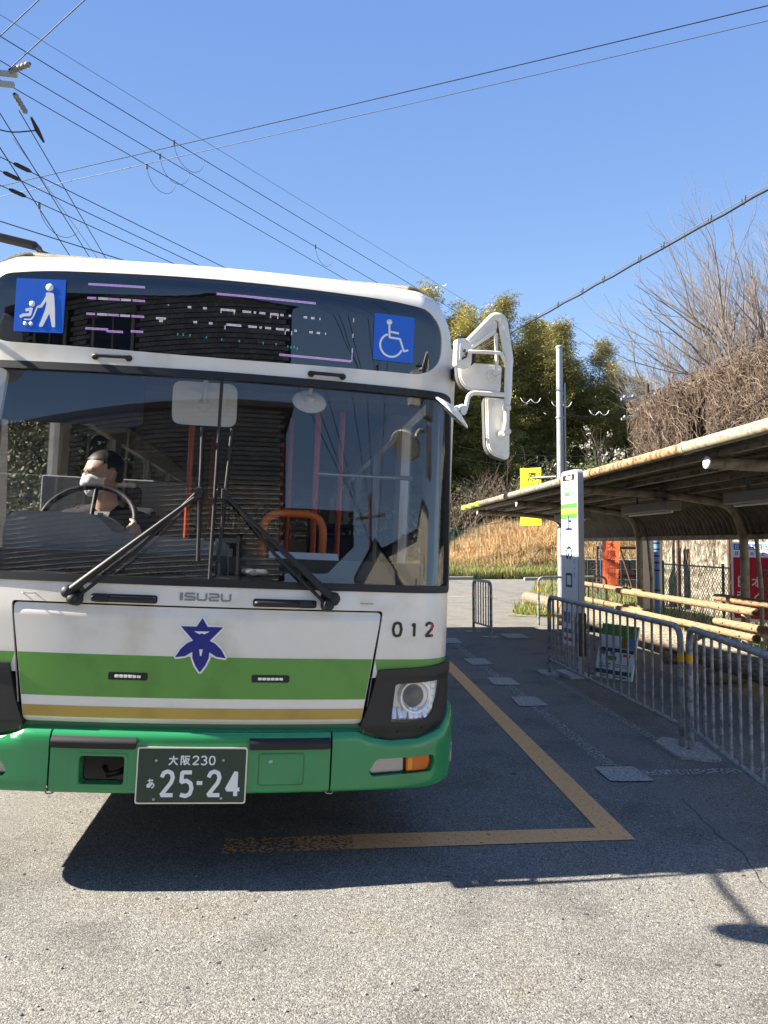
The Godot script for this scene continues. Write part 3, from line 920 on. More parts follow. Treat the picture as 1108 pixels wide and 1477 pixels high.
func build_mirrors(bus: Node3D) -> void:
	var z := .12
	var root := Node3D.new()
	root.name = "side_mirror"
	bus.add_child(root)
	var add := func(called: String, g: Geo, m: Material) -> MeshInstance3D: return obj(called, g, m, root)
	# bracket on the corner pillar
	var g := Geo.new()
	g.prism(round_poly(P2([-.036, -.062, .030, -.066, .040, -.04, .040, .045, .026, .066, -.036, .060]), .012), -.016, .020, Transform3D(Basis(Vector3.UP, .25), V(1.088, 2.352, .10)), true)
	add.call("mirror_bracket", g, M.mirror_white)
	g = Geo.new()
	g.prism(rect2(-.022, -.040, .026, .042, .012), .020, .027, Transform3D(Basis(Vector3.UP, .25), V(1.086, 2.352, .10)))
	add.call("bracket_cover", g, M.mirror_white)
	g = Geo.new()
	for q: Array in [[.0, .012], [.006, -.014], [-.006, -.022], [.010, .0]]:
		g.lathe([Vector2(0, .012), Vector2(.006, .010), Vector2(.007, 0)], 8, Transform3D(Basis(Vector3.RIGHT, PI / 2), V(1.092 + q[0], 2.347 + q[1], .126)), false)
	add.call("bracket_bolts", g, M.black_plastic)
	g = Geo.new()
	g.box(V(1.142, 2.35, -.10), V(.028, .07, .40), Basis(), .01)
	add.call("mounting_arm", g, M.black_plastic)
	g = Geo.new()
	g.tube(PackedVector3Array([V(1.084, 2.425, .08), V(1.088, 2.455, .08)]), .004, 6)
	g.tube(PackedVector3Array([V(1.070, 2.43, .08), V(1.112, 2.436, .08)]), .005, 6)
	add.call("cable_tie", g, M.black_plastic)
	# big bent frame with its ribbed panel
	g = Geo.new()
	g.tube(bend(P3([1.110, 2.405, z, 1.222, 2.530, z, 1.262, 2.520, z, 1.300, 2.330, z, 1.301, 2.165, z, 1.297, 2.130, z]), .03), [.014, .015, .017, .018, .019, .020, .020, .021, .021, .021, .021, .022, .022, .022, .022, .022, .022, .020, .018, .018, .017, .017, .017, .016, .016, .016].slice(0, 26), 12)
	add.call("mirror_frame", g, M.mirror_white)
	g = Geo.new()
	g.prism(round_poly(P2([1.105, 2.385, 1.215, 2.512, 1.240, 2.500, 1.236, 2.452, 1.118, 2.362]), .012), -.010, .004, Transform3D(Basis(), V(0, 0, z)))
	add.call("frame_panel", g, M.mirror_white)
	g = Geo.new()
	for i in 5:
		var a := Vector2(1.121 + .022 * i, 2.378 + .0185 * i)
		g.tube(PackedVector3Array([V(a.x, a.y, z + .005), V(a.x + .018, a.y + .0152, z + .005)]), .0035, 6)
	for i in 6:
		var a := Vector2(1.118 + .019 * i, 2.404 + .0205 * i)
		g.tube(PackedVector3Array([V(a.x, a.y, z + .006), V(a.x + .017, a.y + .0184, z + .006)]), .004, 6)
	add.call("panel_ribs", g, M.mirror_white)
	g = Geo.new()
	g.tube(bend(P3([1.108, 2.353, z + .02, 1.16, 2.353, z + .03, 1.255, 2.357, z + .02, 1.266, 2.350, z + .01, 1.290, 2.31, z]), .015), .0085, 10)
	g.tube(bend(P3([1.238, 2.455, z - .01, 1.246, 2.352, z - .012, 1.252, 2.285, z - .02]), .02), .0085, 10)
	add.call("mirror_stay", g, M.mirror_white)
	# square mirror, long mirror: backs to the street
	for k in 2:
		var c := V(1.186, 2.268, .02) if k == 0 else V(1.272, 2.035, .05)
		var pl := round_poly(P2([-.105, .062, .112, .066, .108, -.066, -.062, -.062, -.095, -.02]), [.012, .02, .02, .03, .03]) if k == 0 else round_poly(P2([-.062, .135, .056, .135, .066, -.148, -.044, -.120]), [.015, .02, .035, .05])
		var tr := Transform3D(Basis(Vector3.UP, .12), c)
		var b := Geo.new()
		b.prism(pl, -.020, .010, tr)
		b.prism(Geometry2D.offset_polygon(pl, -.008, Geometry2D.JOIN_ROUND)[0], .010, .018, tr)
		var head := obj("square_mirror_head" if k == 0 else "long_mirror_head", b, M.mirror_white, root)
		# a part's own pieces may go no deeper, so they join the head's neighbours
		var rm := Geo.new()
		var outer: PackedVector2Array = Geometry2D.offset_polygon(pl, .005, Geometry2D.JOIN_ROUND)[0]
		rm.prism(outer, -.026, .004, tr)
		obj("mirror_surround", rm, M.grey_rubber, root)
		var gl := Geo.new()
		gl.prism(Geometry2D.offset_polygon(pl, -.004)[0], -.028, -.0265, tr)
		obj("mirror_glass", gl, M.mirror_silver, root)
		var bs2 := Geo.new()
		var bc := V(.060, .012, .018) if k == 0 else V(.020, -.030, .018)
		bs2.lathe([Vector2(0, .014), Vector2(.018, .012), Vector2(.026, .004), Vector2(.027, 0)], 18, tr * Transform3D(Basis(Vector3.RIGHT, PI / 2), bc), false)
		bs2.box(tr * (bc + V(.014, .008, .022)), V(.040, .026, .03), Basis(Vector3.BACK, .5), .006)
		obj("mirror_clamp", bs2, M.mirror_white, root)
		if k == 1:
			var rb := Geo.new()
			var fr: Array = Geometry2D.offset_polyline(round_poly(P2([-.030, .10, .034, .10, .036, -.10, -.016, -.085]), .03), .0018)
			rb.strokes([Array(round_poly(P2([-.034, .105, .028, .105, .040, -.112, -.020, -.092]), .03))], .003, tr * Transform3D(Basis(), V(0, 0, .0178)), .0012)
			obj("pressed_rib", rb, M.mirror_white, root)
	g = Geo.new()
	g.tube(P3([1.297, 2.135, z, 1.302, 2.060, z - .01, 1.298, 2.018, z - .02]), .0135, 10)
	g.lathe([Vector2(.014, -.012), Vector2(.019, -.010), Vector2(.019, .008), Vector2(.014, .010)], 14, Transform3D(Basis(), V(1.298, 2.118, z)), false)
	add.call("mirror_post", g, M.mirror_white)
	# round under-mirror on its hooked arm
	g = Geo.new()
	g.tube(bend(P3([1.292, 2.176, z, 1.120, 2.172, z + .01, 1.103, 2.09, z + .02]), .03), .0105, 10)
	add.call("hooked_arm", g, M.mirror_white)
	var rt := Transform3D(Basis(Vector3.BACK, deg_to_rad(-41.0)) * Basis(Vector3.RIGHT, deg_to_rad(14.0)), V(1.046, 2.078, z + .02))
	g = Geo.new()
	g.lathe([Vector2(0, .024), Vector2(.03, .020), Vector2(.07, .010), Vector2(.094, .002), Vector2(.098, -.004), Vector2(.092, -.008)], 32, rt, false)
	add.call("round_mirror_back", g, M.mirror_white)
	g = Geo.new()
	g.lathe([Vector2(.090, -.008), Vector2(.06, -.014), Vector2(.03, -.017), Vector2(0, -.018)], 32, rt, false)
	add.call("round_mirror_glass", g, M.mirror_silver)
	g = Geo.new()
	g.box(V(1.094, 2.090, z + .022), V(.026, .042, .026), Basis(), .005)
	g.box(V(1.076, 2.098, z + .022), V(.046, .026, .018), Basis(Vector3.BACK, .35), .005)
	g.lathe([Vector2(0, .006), Vector2(.007, .005), Vector2(.008, 0)], 10, Transform3D(Basis(Vector3.RIGHT, PI / 2), V(1.078, 2.10, z + .031)), false)
	add.call("round_mirror_clamp", g, M.mirror_white)
	# driver's side: an arm far out with a round mirror, whose shade falls on the road before the bus
	var left := Node3D.new()
	left.name = "side_mirror_001"
	bus.add_child(left)
	g = Geo.new()
	g.tube(bend(P3([-1.12, 2.40, -.22, -1.41, 2.62, -.20, -1.455, 2.60, .02, -1.43, 2.54, .37]), .06), .014, 10)
	obj("mirror_frame", g, M.mirror_white, left)
	g = Geo.new()
	g.lathe([Vector2(0, .03), Vector2(.06, .022), Vector2(.115, .004), Vector2(.12, -.006), Vector2(.06, -.016), Vector2(0, -.018)], 32, Transform3D(Basis(Vector3.RIGHT, PI / 2) * Basis(Vector3.BACK, .9), V(-1.42, 2.53, .39)), false)
	obj("round_mirror_back", g, M.mirror_white, left)

# ---------------------------------------------------------------- the cab behind the windscreen, and the rest of the body
func build_cab(bus: Node3D) -> void:
	var g := Geo.new()
	# dashboard: low shelf on the door side, high instrument hood before the driver
	g.box(V(-.02, 1.285, -.26), V(1.66, .05, .27), Basis(), .015)
	g.box(V(.60, 1.10, -.42), V(.95, .42, .18), Basis(), .02)
	obj("dashboard", g, M.dash, bus)
	g = Geo.new()
	g.prism(round_poly(P2([-.92, 1.30, .08, 1.30, .08, 1.46, -.10, 1.475, -.44, 1.485, -.50, 1.545, -.56, 1.572, -.84, 1.572, -.90, 1.555, -.925, 1.50]), .03), -.62, -.25, Transform3D())
	obj("instrument_hood", g, M.dash_grey, bus)
	g = Geo.new()
	for i in 26:
		g.box(V(-.62 + .021 * i, 1.318, -.125), V(.013, .006, .05))
	for i in 26:
		g.box(V(.09 + .021 * i, 1.318, -.125), V(.013, .006, .05))
	obj("defroster_slots", g, M.black, bus)
	g = Geo.new()
	g.box(V(.045, 1.40, -.40), V(.17, .24, .14), Basis(), .012)
	var fare := obj("fare_box", g, M.black_plastic, bus)
	g = Geo.new()
	g.box(V(.03, 1.455, -.327), V(.035, .055, .01), Basis(), .003)
	g.box(V(.085, 1.40, -.327), V(.025, .07, .01), Basis(), .003)
	g.box(V(.05, 1.345, -.327), V(.06, .03, .01), Basis(), .003)
	obj("fare_slot", g, M.steel, fare)
	# rails
	g = Geo.new()
	g.tube(bend(P3([.235, 1.20, -.38, .235, 1.62, -.38, .53, 1.62, -.38, .53, 1.20, -.38]), .10, 8), .020, 12)
	obj("orange_handrail", g, M.orange_rail, bus)
	for q: Array in [[.50, -.85], [-.215, -1.05], [.36, -1.9], [.30, -3.2], [-.30, -3.2], [.66, -1.2]]:
		g = Geo.new()
		g.tube(P3([q[0], .5, q[1], q[0], 2.35, q[1]]), .016, 10)
		obj("stanchion_pole", g, M.red_rail, bus)
	g = Geo.new()
	g.tube(P3([.50, 1.87, -.85, 1.05, 1.87, -.85]), .013, 8)
	obj("cross_bar", g, M.steel, bus)
	# cab mirrors and sun visor
	g = Geo.new()
	var t := Transform3D(Basis(Vector3.RIGHT, .12), V(-.066, 2.118, -.29))
	g.prism(rect2(-.150, -.102, .150, .102, .045), -.02, .012, t)
	var im := obj("passenger_mirror", g, M.mirror_back, bus)
	g = Geo.new()
	g.prism(rect2(-.105, -.062, .105, .062, .05), .012, .019, t)
	g.lathe([Vector2(0, .012), Vector2(.025, .010), Vector2(.032, 0)], 16, t * Transform3D(Basis(Vector3.RIGHT, PI / 2), V(.0, -.005, .018)), false)
	g.tube(PackedVector3Array([t * V(.0, 0, .03), t * V(.004, .14, .02)]), .011, 8)
	obj("mirror_bracket", g, M.mirror_back, im)
	g = Geo.new()
	g.ball(V(.43, 2.165, -.30), V(.085, .055, .02), Basis(Vector3.BACK, -.12), 8, 20)
	g.tube(P3([.43, 2.17, -.29, .435, 2.26, -.28]), .009, 8)
	g.ball(V(.43, 2.175, -.278), V(.025, .02, .014))
	obj("oval_mirror", g, M.mirror_back, bus)
	g = Geo.new()
	g.prism(rect2(-1.02, 1.995, -.36, 2.24, .04), -.36, -.345, Transform3D())
	obj("sun_visor", g, M.visor, bus)
	g = Geo.new()
	g.prism(rect2(-1.03, 1.98, -.93, 2.22, .03), -.22, -.19, Transform3D(Basis(Vector3.BACK, -.1), V(-.225, -.1, 0)))
	obj("corner_mirror", g, M.mirror_back, bus)
	# papers and a folded cloth by the glass
	g = Geo.new()
	g.quad(V(.28, 1.315, -.16), V(.62, 1.315, -.16), V(.60, 1.43, -.30), V(.27, 1.43, -.30), V(0, 1, .5))
	g.quad(V(.28, 1.313, -.162), V(.62, 1.313, -.162), V(.60, 1.428, -.302), V(.27, 1.428, -.302), V(0, -1, -.5))
	obj("timetable_sheet", g, M.paper, bus)
	g = Geo.new()
	rng.seed = 5
	for i in 6:
		g.ball(V(.185 + .012 * i + rnd(-.015, .015), 1.325 + rnd(0, .015), -.10 + rnd(-.02, .02)), V(.035, .014, .022), Basis(Vector3.UP, rnd(0, 3)), 6, 10)
	obj("folded_cloth", g, M.cloth_grey, bus)
	# driver's seat, partition and passenger seats
	g = Geo.new()
	g.box(V(-.64, 1.22, -1.20), V(.50, .85, .14), Basis(Vector3.RIGHT, .1), .05)
	g.box(V(-.64, .92, -.95), V(.52, .14, .52), Basis(), .05)
	g.box(V(-.64, 1.70, -1.26), V(.26, .18, .10), Basis(), .04)
	obj("driver_seat", g, M.seat_dark, bus)
	g = Geo.new()
	g.box(V(-.70, 1.15, -1.42), V(.86, 1.35, .03), Basis(), .01)
	obj("partition", g, M.dash_grey, bus)
	var seat_mesh: ArrayMesh
	for i in 8:
		var s := MeshInstance3D.new()
		if seat_mesh == null:
			g = Geo.new()
			g.box(V(0, .42, 0), V(.42, .10, .42), Basis(), .03)
			g.box(V(0, .78, -.20), V(.42, .66, .08), Basis(Vector3.RIGHT, .12), .03)
			g.tube(bend(P3([-.17, 1.05, -.22, -.17, 1.18, -.22, .17, 1.18, -.22, .17, 1.05, -.22]), .04), .014, 8)
			seat_mesh = g.mesh()
		s.mesh = seat_mesh
		s.material_override = M.seat_blue
		s.name = "passenger_seat" if i == 0 else "passenger_seat_%03d" % i
		bus.add_child(s)
		s.position = V(-.82 if i % 2 == 0 else .82, .45, -2.3 - .95 * (i / 2))
	# steering wheel
	g = Geo.new()
	var wt := Transform3D(Basis(Vector3.RIGHT, deg_to_rad(52.0)), V(-.645, 1.545, -.60))
	var ringp := PackedVector3Array()
	for i in 40:
		var a := TAU * i / 40.0
		ringp.append(wt * V(.228 * cos(a), .0, .228 * sin(a)))
	g.tube(ringp, .015, 10, false, true)
	for a: float in [.3, PI - .3, PI * 1.5]:
		g.tube(PackedVector3Array([wt * V(.225 * cos(a), 0, .225 * sin(a)), wt * V(.04 * cos(a), -.04, .04 * sin(a))]), .012, 8)
	g.lathe([Vector2(.0, .01), Vector2(.05, .0), Vector2(.065, -.04), Vector2(.04, -.30)], 16, wt * Transform3D(Basis(), V(0, -.03, 0)), false)
	obj("steering_wheel", g, M.black_plastic, bus)

func build_body(bus: Node3D) -> void:
	var z0 := -.30
	var z1 := -9.75
	var len := z0 - z1
	for sg: float in [-1.0, 1.0]:
		var side := Transform3D(Basis(V(0, 0, -1.0), Vector3.UP, V(sg, 0, 0)), V(sg * (WB - .03), 0, 0))   # x runs back along the bus
		var g := Geo.new()
		var holes := []
		var bays := [[.62, 1.35, 2.28], [1.80, 1.35, 2.28], [3.35, 1.28, 2.28], [4.85, 1.28, 2.28], [6.3, 1.28, 2.28], [7.75, 1.28, 2.28]]
		var wid := [.95, 1.35, 1.38, 1.35, 1.35, 1.35]
		# pillars and bands between the windows
		var lo := .36
		g.box(side * V((-z0 - z1) / 2 * 1.0, (lo + 1.27) / 2, 0), V(.06, 1.27 - lo, len))
		g.box(side * V((-z0 - z1) / 2, 2.38, 0), V(.06, .20, len))
		var x := -z0
		for i in 6:
			var a: float = bays[i][0]
			g.box(side * V((x + a) / 2, 1.775, 0), V(.06, 1.01, a - x))
			x = a + wid[i]
		g.box(side * V((x - z1) / 2, 1.775, 0), V(.06, 1.01, -z1 - x))
		obj("side_wall", g, M.cream, bus)
		for i in 6:
			var w := Geo.new()
			w.box(side * V(bays[i][0] + wid[i] / 2, 1.775, 0), V(.006, 1.01, wid[i]))
			obj("side_window", w, M.side_glass if i > 0 else M.cab_glass, bus)
		var st := Geo.new()
		for q: Array in [[.784, .963], [.696, .743]]:
			st.box(side * V((-z0 - z1) / 2, (q[0] + q[1]) / 2, .0315), V(.003, q[1] - q[0], len))
		obj("side_stripe", st, M.stripe_green, bus)
		var sk := Geo.new()
		sk.box(side * V((-z0 - z1) / 2 + .06, .50, .0315), V(.004, .28, len - .14))
		obj("side_skirt", sk, M.bumper, bus)
		for zz: float in [-2.45, -7.4]:
			var wh := Geo.new()
			var wy := .47 + sg * .05
			wh.lathe([Vector2(.26, -.13), Vector2(.42, -.13), Vector2(.47, -.09), Vector2(.47, .09), Vector2(.42, .13), Vector2(.26, .13)], 28, Transform3D(Basis(Vector3.BACK, PI / 2), V(sg * 1.0, wy, zz)))
			var wheel := obj("wheel", wh, M.rubber, bus)
			var rm := Geo.new()
			rm.lathe([Vector2(0, .06), Vector2(.10, .08), Vector2(.13, .02), Vector2(.25, .04), Vector2(.26, .13)], 24, Transform3D(Basis(Vector3.BACK, -PI / 2 * sg), V(sg * 1.0, wy, zz)), false)
			obj("wheel_rim", rm, M.steel, wheel)
	var g := Geo.new()
	# roof: the rounded edge all round the front and sides, and the top
	var outline := []
	var k := -40
	for i in 81:
		outline.append((i - 40) * .034)
	var ring := []
	for s: float in outline:
		var row := []
		var ax := absf(plan(s)[2])
		var yb := lerpf(2.60, 2.45, ax)
		var y0 := 2.72 if absf(s) < 1.31 else yb
		var a0 := asin((y0 - yb) / (2.785 - yb))
		for j in 8:
			var a := lerpf(a0, PI / 2 - .001, j / 7.0)
			row.append(bs(s, minf(yb + (2.785 - yb) * sin(a), 2.7849)))
		ring.append(row)
	for e: int in [0, 80]:
		var back := []
		for q: Vector3 in ring[e]:
			back.append(V(q.x, q.y, z1))
		if e == 0:
			ring.insert(0, back)
		else:
			ring.append(back)
	for i in ring.size() - 1:
		for j in 7:
			var o: Vector3 = ring[i][j] - V(0, 2.2, clampf(ring[i][j].z, z1, -.8))
			g.quad(ring[i][j], ring[i + 1][j], ring[i + 1][j + 1], ring[i][j + 1], o)
	var m := ring.size()
	for i in m / 2:
		g.quad(ring[i][7], ring[i + 1][7], ring[m - 2 - i][7], ring[m - 1 - i][7], Vector3.UP)
	obj("roof", g, M.cream, bus)
	g = Geo.new()
	g.box(V(0, 2.46, -5.1), V(2.16, .03, 9.2))
	g.box(V(0, 2.33, -.62), V(2.1, .24, .30), Basis(), .03)
	obj("ceiling", g, M.lining, bus)
	g = Geo.new()
	g.box(V(0, 3.01, -5.9), V(1.9, .48, 7.0), Basis(), .07)  # unseen box added above the roof to lengthen the bus's shadow
	obj("added_shadow_box", g, M.cream, bus)
	g = Geo.new()
	g.box(V(0, .40, -4.95), V(2.18, .10, 9.3))
	g.box(V(0, .9, -.16), V(2.0, 1.0, .03))
	g.box(V(0, .82, -.36), V(2.22, .90, .03))  # bulkhead, with the side panels below, added to stop sunlight leaking through
	for sg: float in [-1.0, 1.0]:
		g.box(V(sg * 1.085, .82, -.27), V(.03, .90, .2))
	obj("floor", g, M.floor_dark, bus)
	g = Geo.new()
	g.box(V(0, .95, z1 + .03), V(2.24, 1.18, .06))
	g.box(V(0, 2.45, z1 + .03), V(2.24, .56, .06))
	for sg: float in [-1.0, 1.0]:
		g.box(V(sg * 1.03, 1.85, z1 + .03), V(.18, .64, .06))
	obj("rear_wall", g, M.cream, bus)
	g = Geo.new()
	g.box(V(0, 1.855, z1 + .03), V(1.88, .63, .006))
	obj("rear_window", g, M.side_glass, bus)
	# cream inside of the ceiling front, and the corner pillars behind the glass
	g = Geo.new()
	for sg: float in [-1.0, 1.0]:
		g.box(V(sg * 1.07, 1.75, -.42), V(.07, 1.1, .10), Basis(), .02)
	obj("corner_pillar", g, M.grey_rubber, bus)

# ---------------------------------------------------------------- bodies: capsules joined with a smooth minimum, meshed as surface nets
func figure(bones: Array, cell: float, soft: float) -> Geo:   # bone: [a, b, radius a, radius b, squash (Vector3, optional)]
	var lo := Vector3(1e9, 1e9, 1e9)
	var hi := -lo
	for b: Array in bones:
		var r: float = maxf(b[2], b[3]) + soft * 3.0
		for q: Vector3 in [b[0], b[1]]:
			lo = lo.min(q - Vector3(r, r, r))
			hi = hi.max(q + Vector3(r, r, r))
	var nx := ceili((hi.x - lo.x) / cell) + 2
	var ny := ceili((hi.y - lo.y) / cell) + 2
	var nz := ceili((hi.z - lo.z) / cell) + 2
	var f := PackedFloat32Array()
	f.resize(nx * ny * nz)
	var kk := 1.0 / soft
	for b: Array in bones:
		var pa: Vector3 = b[0]
		var ra: float = b[2]
		var rb: float = b[3]
		var ba: Vector3 = b[1] - pa
		var bb := maxf(ba.length_squared(), 1e-9)
		var r: float = maxf(ra, rb) + soft * 3.0
		var l := ((pa.min(b[1]) - Vector3(r, r, r) - lo) / cell).floor()
		var h := ((pa.max(b[1]) + Vector3(r, r, r) - lo) / cell).ceil()
		for z in range(maxi(0, int(l.z)), mini(nz, int(h.z) + 1)):
			for y in range(maxi(0, int(l.y)), mini(ny, int(h.y) + 1)):
				for x in range(maxi(0, int(l.x)), mini(nx, int(h.x) + 1)):
					var pp := lo + Vector3(x, y, z) * cell - pa
					var t := clampf(pp.dot(ba) / bb, 0.0, 1.0)
					var d := (pp - ba * t).length() - lerpf(ra, rb, t)
					if d < soft * 4.0:
						f[(z * ny + y) * nx + x] += exp(-d * kk)
	var g := Geo.new()
	var id := {}
	var pos := PackedVector3Array()
	var val := func(i: int) -> float: return f[i] - 1.0
	for z in nz - 1:
		for y in ny - 1:
			for x in nx - 1:
				var base := (z * ny + y) * nx + x
				var inside := 0
				var offs := [0, 1, nx, nx + 1, nx * ny, nx * ny + 1, nx * ny + nx, nx * ny + nx + 1]
				for o: int in offs:
					if f[base + o] > 1.0:
						inside += 1
				if inside == 0 or inside == 8:
					continue
				var sum := Vector3()
				var cnt := 0
				for e: Array in [[0, 1], [2, 3], [4, 5], [6, 7], [0, 2], [1, 3], [4, 6], [5, 7], [0, 4], [1, 5], [2, 6], [3, 7]]:
					var va := log(maxf(f[base + offs[e[0]]], 1e-4))
					var vb := log(maxf(f[base + offs[e[1]]], 1e-4))
					if (va > 0.0) != (vb > 0.0):
						var t := va / (va - vb)
						var a := Vector3(e[0] & 1, (e[0] >> 1) & 1, e[0] >> 2)
						var b := Vector3(e[1] & 1, (e[1] >> 1) & 1, e[1] >> 2)
						sum += a.lerp(b, t)
						cnt += 1
				id[base] = pos.size()
				pos.append(lo + (Vector3(x, y, z) + sum / cnt) * cell)
	var nrm := PackedVector3Array()
	nrm.resize(pos.size())
	var faces := []
	var sx := 1
	var sy := nx
	var sz := nx * ny
	for base: int in id:
		for ax in 3:
			var st: int = [sx, sy, sz][ax]
			var u: int = [sy, sz, sx][ax]
			var w: int = [sz, sx, sy][ax]
			var a := f[base] > 1.0
			if a == (f[base + st] > 1.0):
				continue
			if id.has(base - u) and id.has(base - w) and id.has(base - u - w):
				var q := [id[base], id[base - u], id[base - u - w], id[base - w]]
				var out := Vector3(); out[ax] = 1.0 if a else -1.0
				var fn := (pos[q[2]] - pos[q[0]]).cross(pos[q[3]] - pos[q[1]])
				if fn.dot(out) < 0.0:
					fn = -fn
				faces.append(q)
				for i: int in q:
					nrm[i] += fn
	for q: Array in faces:
		g.quad_n(pos[q[0]], pos[q[1]], pos[q[2]], pos[q[3]], nrm[q[0]].normalized(), nrm[q[1]].normalized(), nrm[q[2]].normalized(), nrm[q[3]].normalized())
	return g

func build_driver() -> void:
	var o := thing("person", "bus driver in dark uniform, glasses and white face mask at the wheel", "person", V(-0.6, 0, -3.315), deg_to_rad(3.5))
	o.rotation.z = deg_to_rad(-2.45)
	var hc := V(-.645, 1.80, -.90)
	var turn := Basis(Vector3.UP, deg_to_rad(-62.0)) * Basis(Vector3.RIGHT, .05)   # the head looks to the kerb-less side; z is its front
	var body := []
	var sh := V(-.645, 1.60, -.99)
	body.append([V(-.645, 1.02, -1.0), V(-.645, 1.30, -1.02), .17, .17])
	body.append([V(-.73, 1.42, -1.02), V(-.56, 1.42, -1.02), .160, .160])
	for s: float in [-1.0, 1.0]:
		body.append([V(-.645 + s * .05, 1.565, -1.0), V(-.645 + s * .185, 1.535, -1.0), .088, .075])
		body.append([V(-.645 + s * .205, 1.525, -1.0), V(-.645 + s * .255, 1.27, -.90), .070, .054])
		body.append([V(-.645 + s * .255, 1.27, -.90), V(-.645 + s * .205, 1.435, -.70), .052, .036])
		body.append([V(-.645 + s * .09, 1.02, -1.0), V(-.645 + s * .11, 1.02, -.60), .10, .075])
		body.append([V(-.645 + s * .11, 1.02, -.60), V(-.645 + s * .11, .60, -.56), .07, .05])
		body.append([V(-.645 + s * .11, .55, -.56), V(-.645 + s * .12, .52, -.40), .05, .04])
	obj("uniform", figure(body, .022, .016), M.uniform, o)
	# head, neck, ears, nose: one continuous skin
	var h := []
	h.append([hc + V(0, .035, -.008), hc + turn * V(0, .03, .0), .095, .095])
	h.append([hc + turn * V(0, .03, .02), hc + turn * V(0, -.045, .045), .078, .058])
	h.append([hc + turn * V(-.02, -.075, .055), hc + turn * V(.02, -.075, .055), .036, .036])
	h.append([hc + V(0, -.04, -.035), V(-.645, 1.60, -.975), .056, .062])
	for s: float in [-1.0, 1.0]:
		h.append([hc + turn * V(s * .094, .016, -.014), hc + turn * V(s * .088, -.022, -.004), .017, .012])
		h.append([hc + turn * V(s * .032, .028, .088), hc + turn * V(s * .050, .026, .078), .014, .012])
	h.append([hc + turn * V(0, .018, .090), hc + turn * V(0, -.022, .108), .011, .015])
	var head := obj("head", figure(h, .0065, .006), M.skin, o)
	for s: float in [-1.0, 1.0]:
		var e := Geo.new()
		e.ball(hc + turn * V(s * .034, .012, .088), V(.012, .009, .010), turn, 8, 10)
		obj("eye", e, M.eye, head)
	var g := Geo.new()
	for i in 20:   # short hair: the skull's own shape a little larger, down to the hairline
		for k in 36:
			var q := []
			for e: Array in [[0, 0], [0, 1], [1, 1], [1, 0]]:
				var th: float = PI * .86 * (i + e[0]) / 20.0
				var ph: float = TAU * (k + e[1]) / 36.0
				var d := V(sin(th) * cos(ph), cos(th), sin(th) * sin(ph))
				q.append(d)
			var m: Vector3 = (q[0] + q[1] + q[2] + q[3]) / 4.0
			var line := .50 if m.z > .42 else lerpf(.50, -.12, clampf((.42 - m.z) / .35, 0.0, 1.0)) if m.z > -.25 else -.62
			if m.y < line:
				continue
			var o2 := hc + V(0, .033, -.006)
			var r := V(.1045, .108, .1075)
			g.quad_n(o2 + turn * (q[0] * r), o2 + turn * (q[1] * r), o2 + turn * (q[2] * r), o2 + turn * (q[3] * r), turn * q[0], turn * q[1], turn * q[2], turn * q[3])
	obj("hair", g, M.hair, head)
	g = Geo.new()
	var mk := []
	mk.append([hc + turn * V(0, -.004, .100), hc + turn * V(0, -.045, .098), .018, .030])
	mk.append([hc + turn * V(0, -.045, .090), hc + turn * V(0, -.088, .074), .034, .030])
	for s: float in [-1.0, 1.0]:
		mk.append([hc + turn * V(s * .030, -.030, .074), hc + turn * V(s * .044, -.036, .050), .036, .034])
		mk.append([hc + turn * V(s * .028, -.075, .064), hc + turn * V(s * .040, -.070, .046), .032, .030])
		mk.append([hc + turn * V(s * .072, -.03, .04), hc + turn * V(s * .084, -.004, -.008), .008, .004])
	g = figure(mk, .005, .005)
	obj("face_mask", g, M.mask_white, head)
	g = Geo.new()
	for s: float in [-1.0, 1.0]:
		var rp := PackedVector3Array()
		for i in 16:
			var a := TAU * i / 16.0
			rp.append(hc + turn * V(s * .034 + .025 * cos(a), .012 + .017 * sin(a), .108))
		g.tube(rp, .0014, 5, false, true)
		g.tube(PackedVector3Array([hc + turn * V(s * .058, .016, .106), hc + turn * V(s * .086, .016, .0)]), .0015, 5)
	g.tube(PackedVector3Array([hc + turn * V(-.01, .016, .110), hc + turn * V(.01, .016, .110)]), .0014, 5)
	obj("glasses", g, M.black_plastic, head)
	g = Geo.new()
	g.prism(P2([-.045, .0, .045, .0, .012, -.16, -.012, -.16]), -.004, .004, Transform3D(Basis(Vector3.RIGHT, -.35), V(-.645, 1.60, -.865)))
	g.lathe([Vector2(.062, -.02), Vector2(.066, .0), Vector2(.060, .035)], 18, Transform3D(Basis(Vector3.RIGHT, .15), V(-.645, 1.625, -.975)), false)
	var shirt := obj("shirt_collar", g, M.mask_white, o)
	g = Geo.new()
	g.prism(P2([-.014, -.008, .014, -.008, .020, -.10, .012, -.17, -.012, -.17, -.020, -.10]), .004, .009, Transform3D(Basis(Vector3.RIGHT, -.35), V(-.645, 1.598, -.863)))
	obj("necktie", g, M.seat_dark, shirt)
	g = Geo.new()
	for s: float in [-1.0, 1.0]:
		g.box(V(-.645 + s * .155, 1.622, -1.0), V(.012, .006, .06), Basis(Vector3.BACK, -s * .2), .002)
		g.box(V(-.645 + s * .175, 1.616, -1.0), V(.008, .006, .06), Basis(Vector3.BACK, -s * .2), .002)
	obj("shoulder_stripes", g, M.stripe_ochre, o)
	# hands close on the rim: palm, thumb and four fingers each
	var wt := Transform3D(Basis(Vector3.RIGHT, deg_to_rad(52.0)), V(-.645, 1.545, -.60))
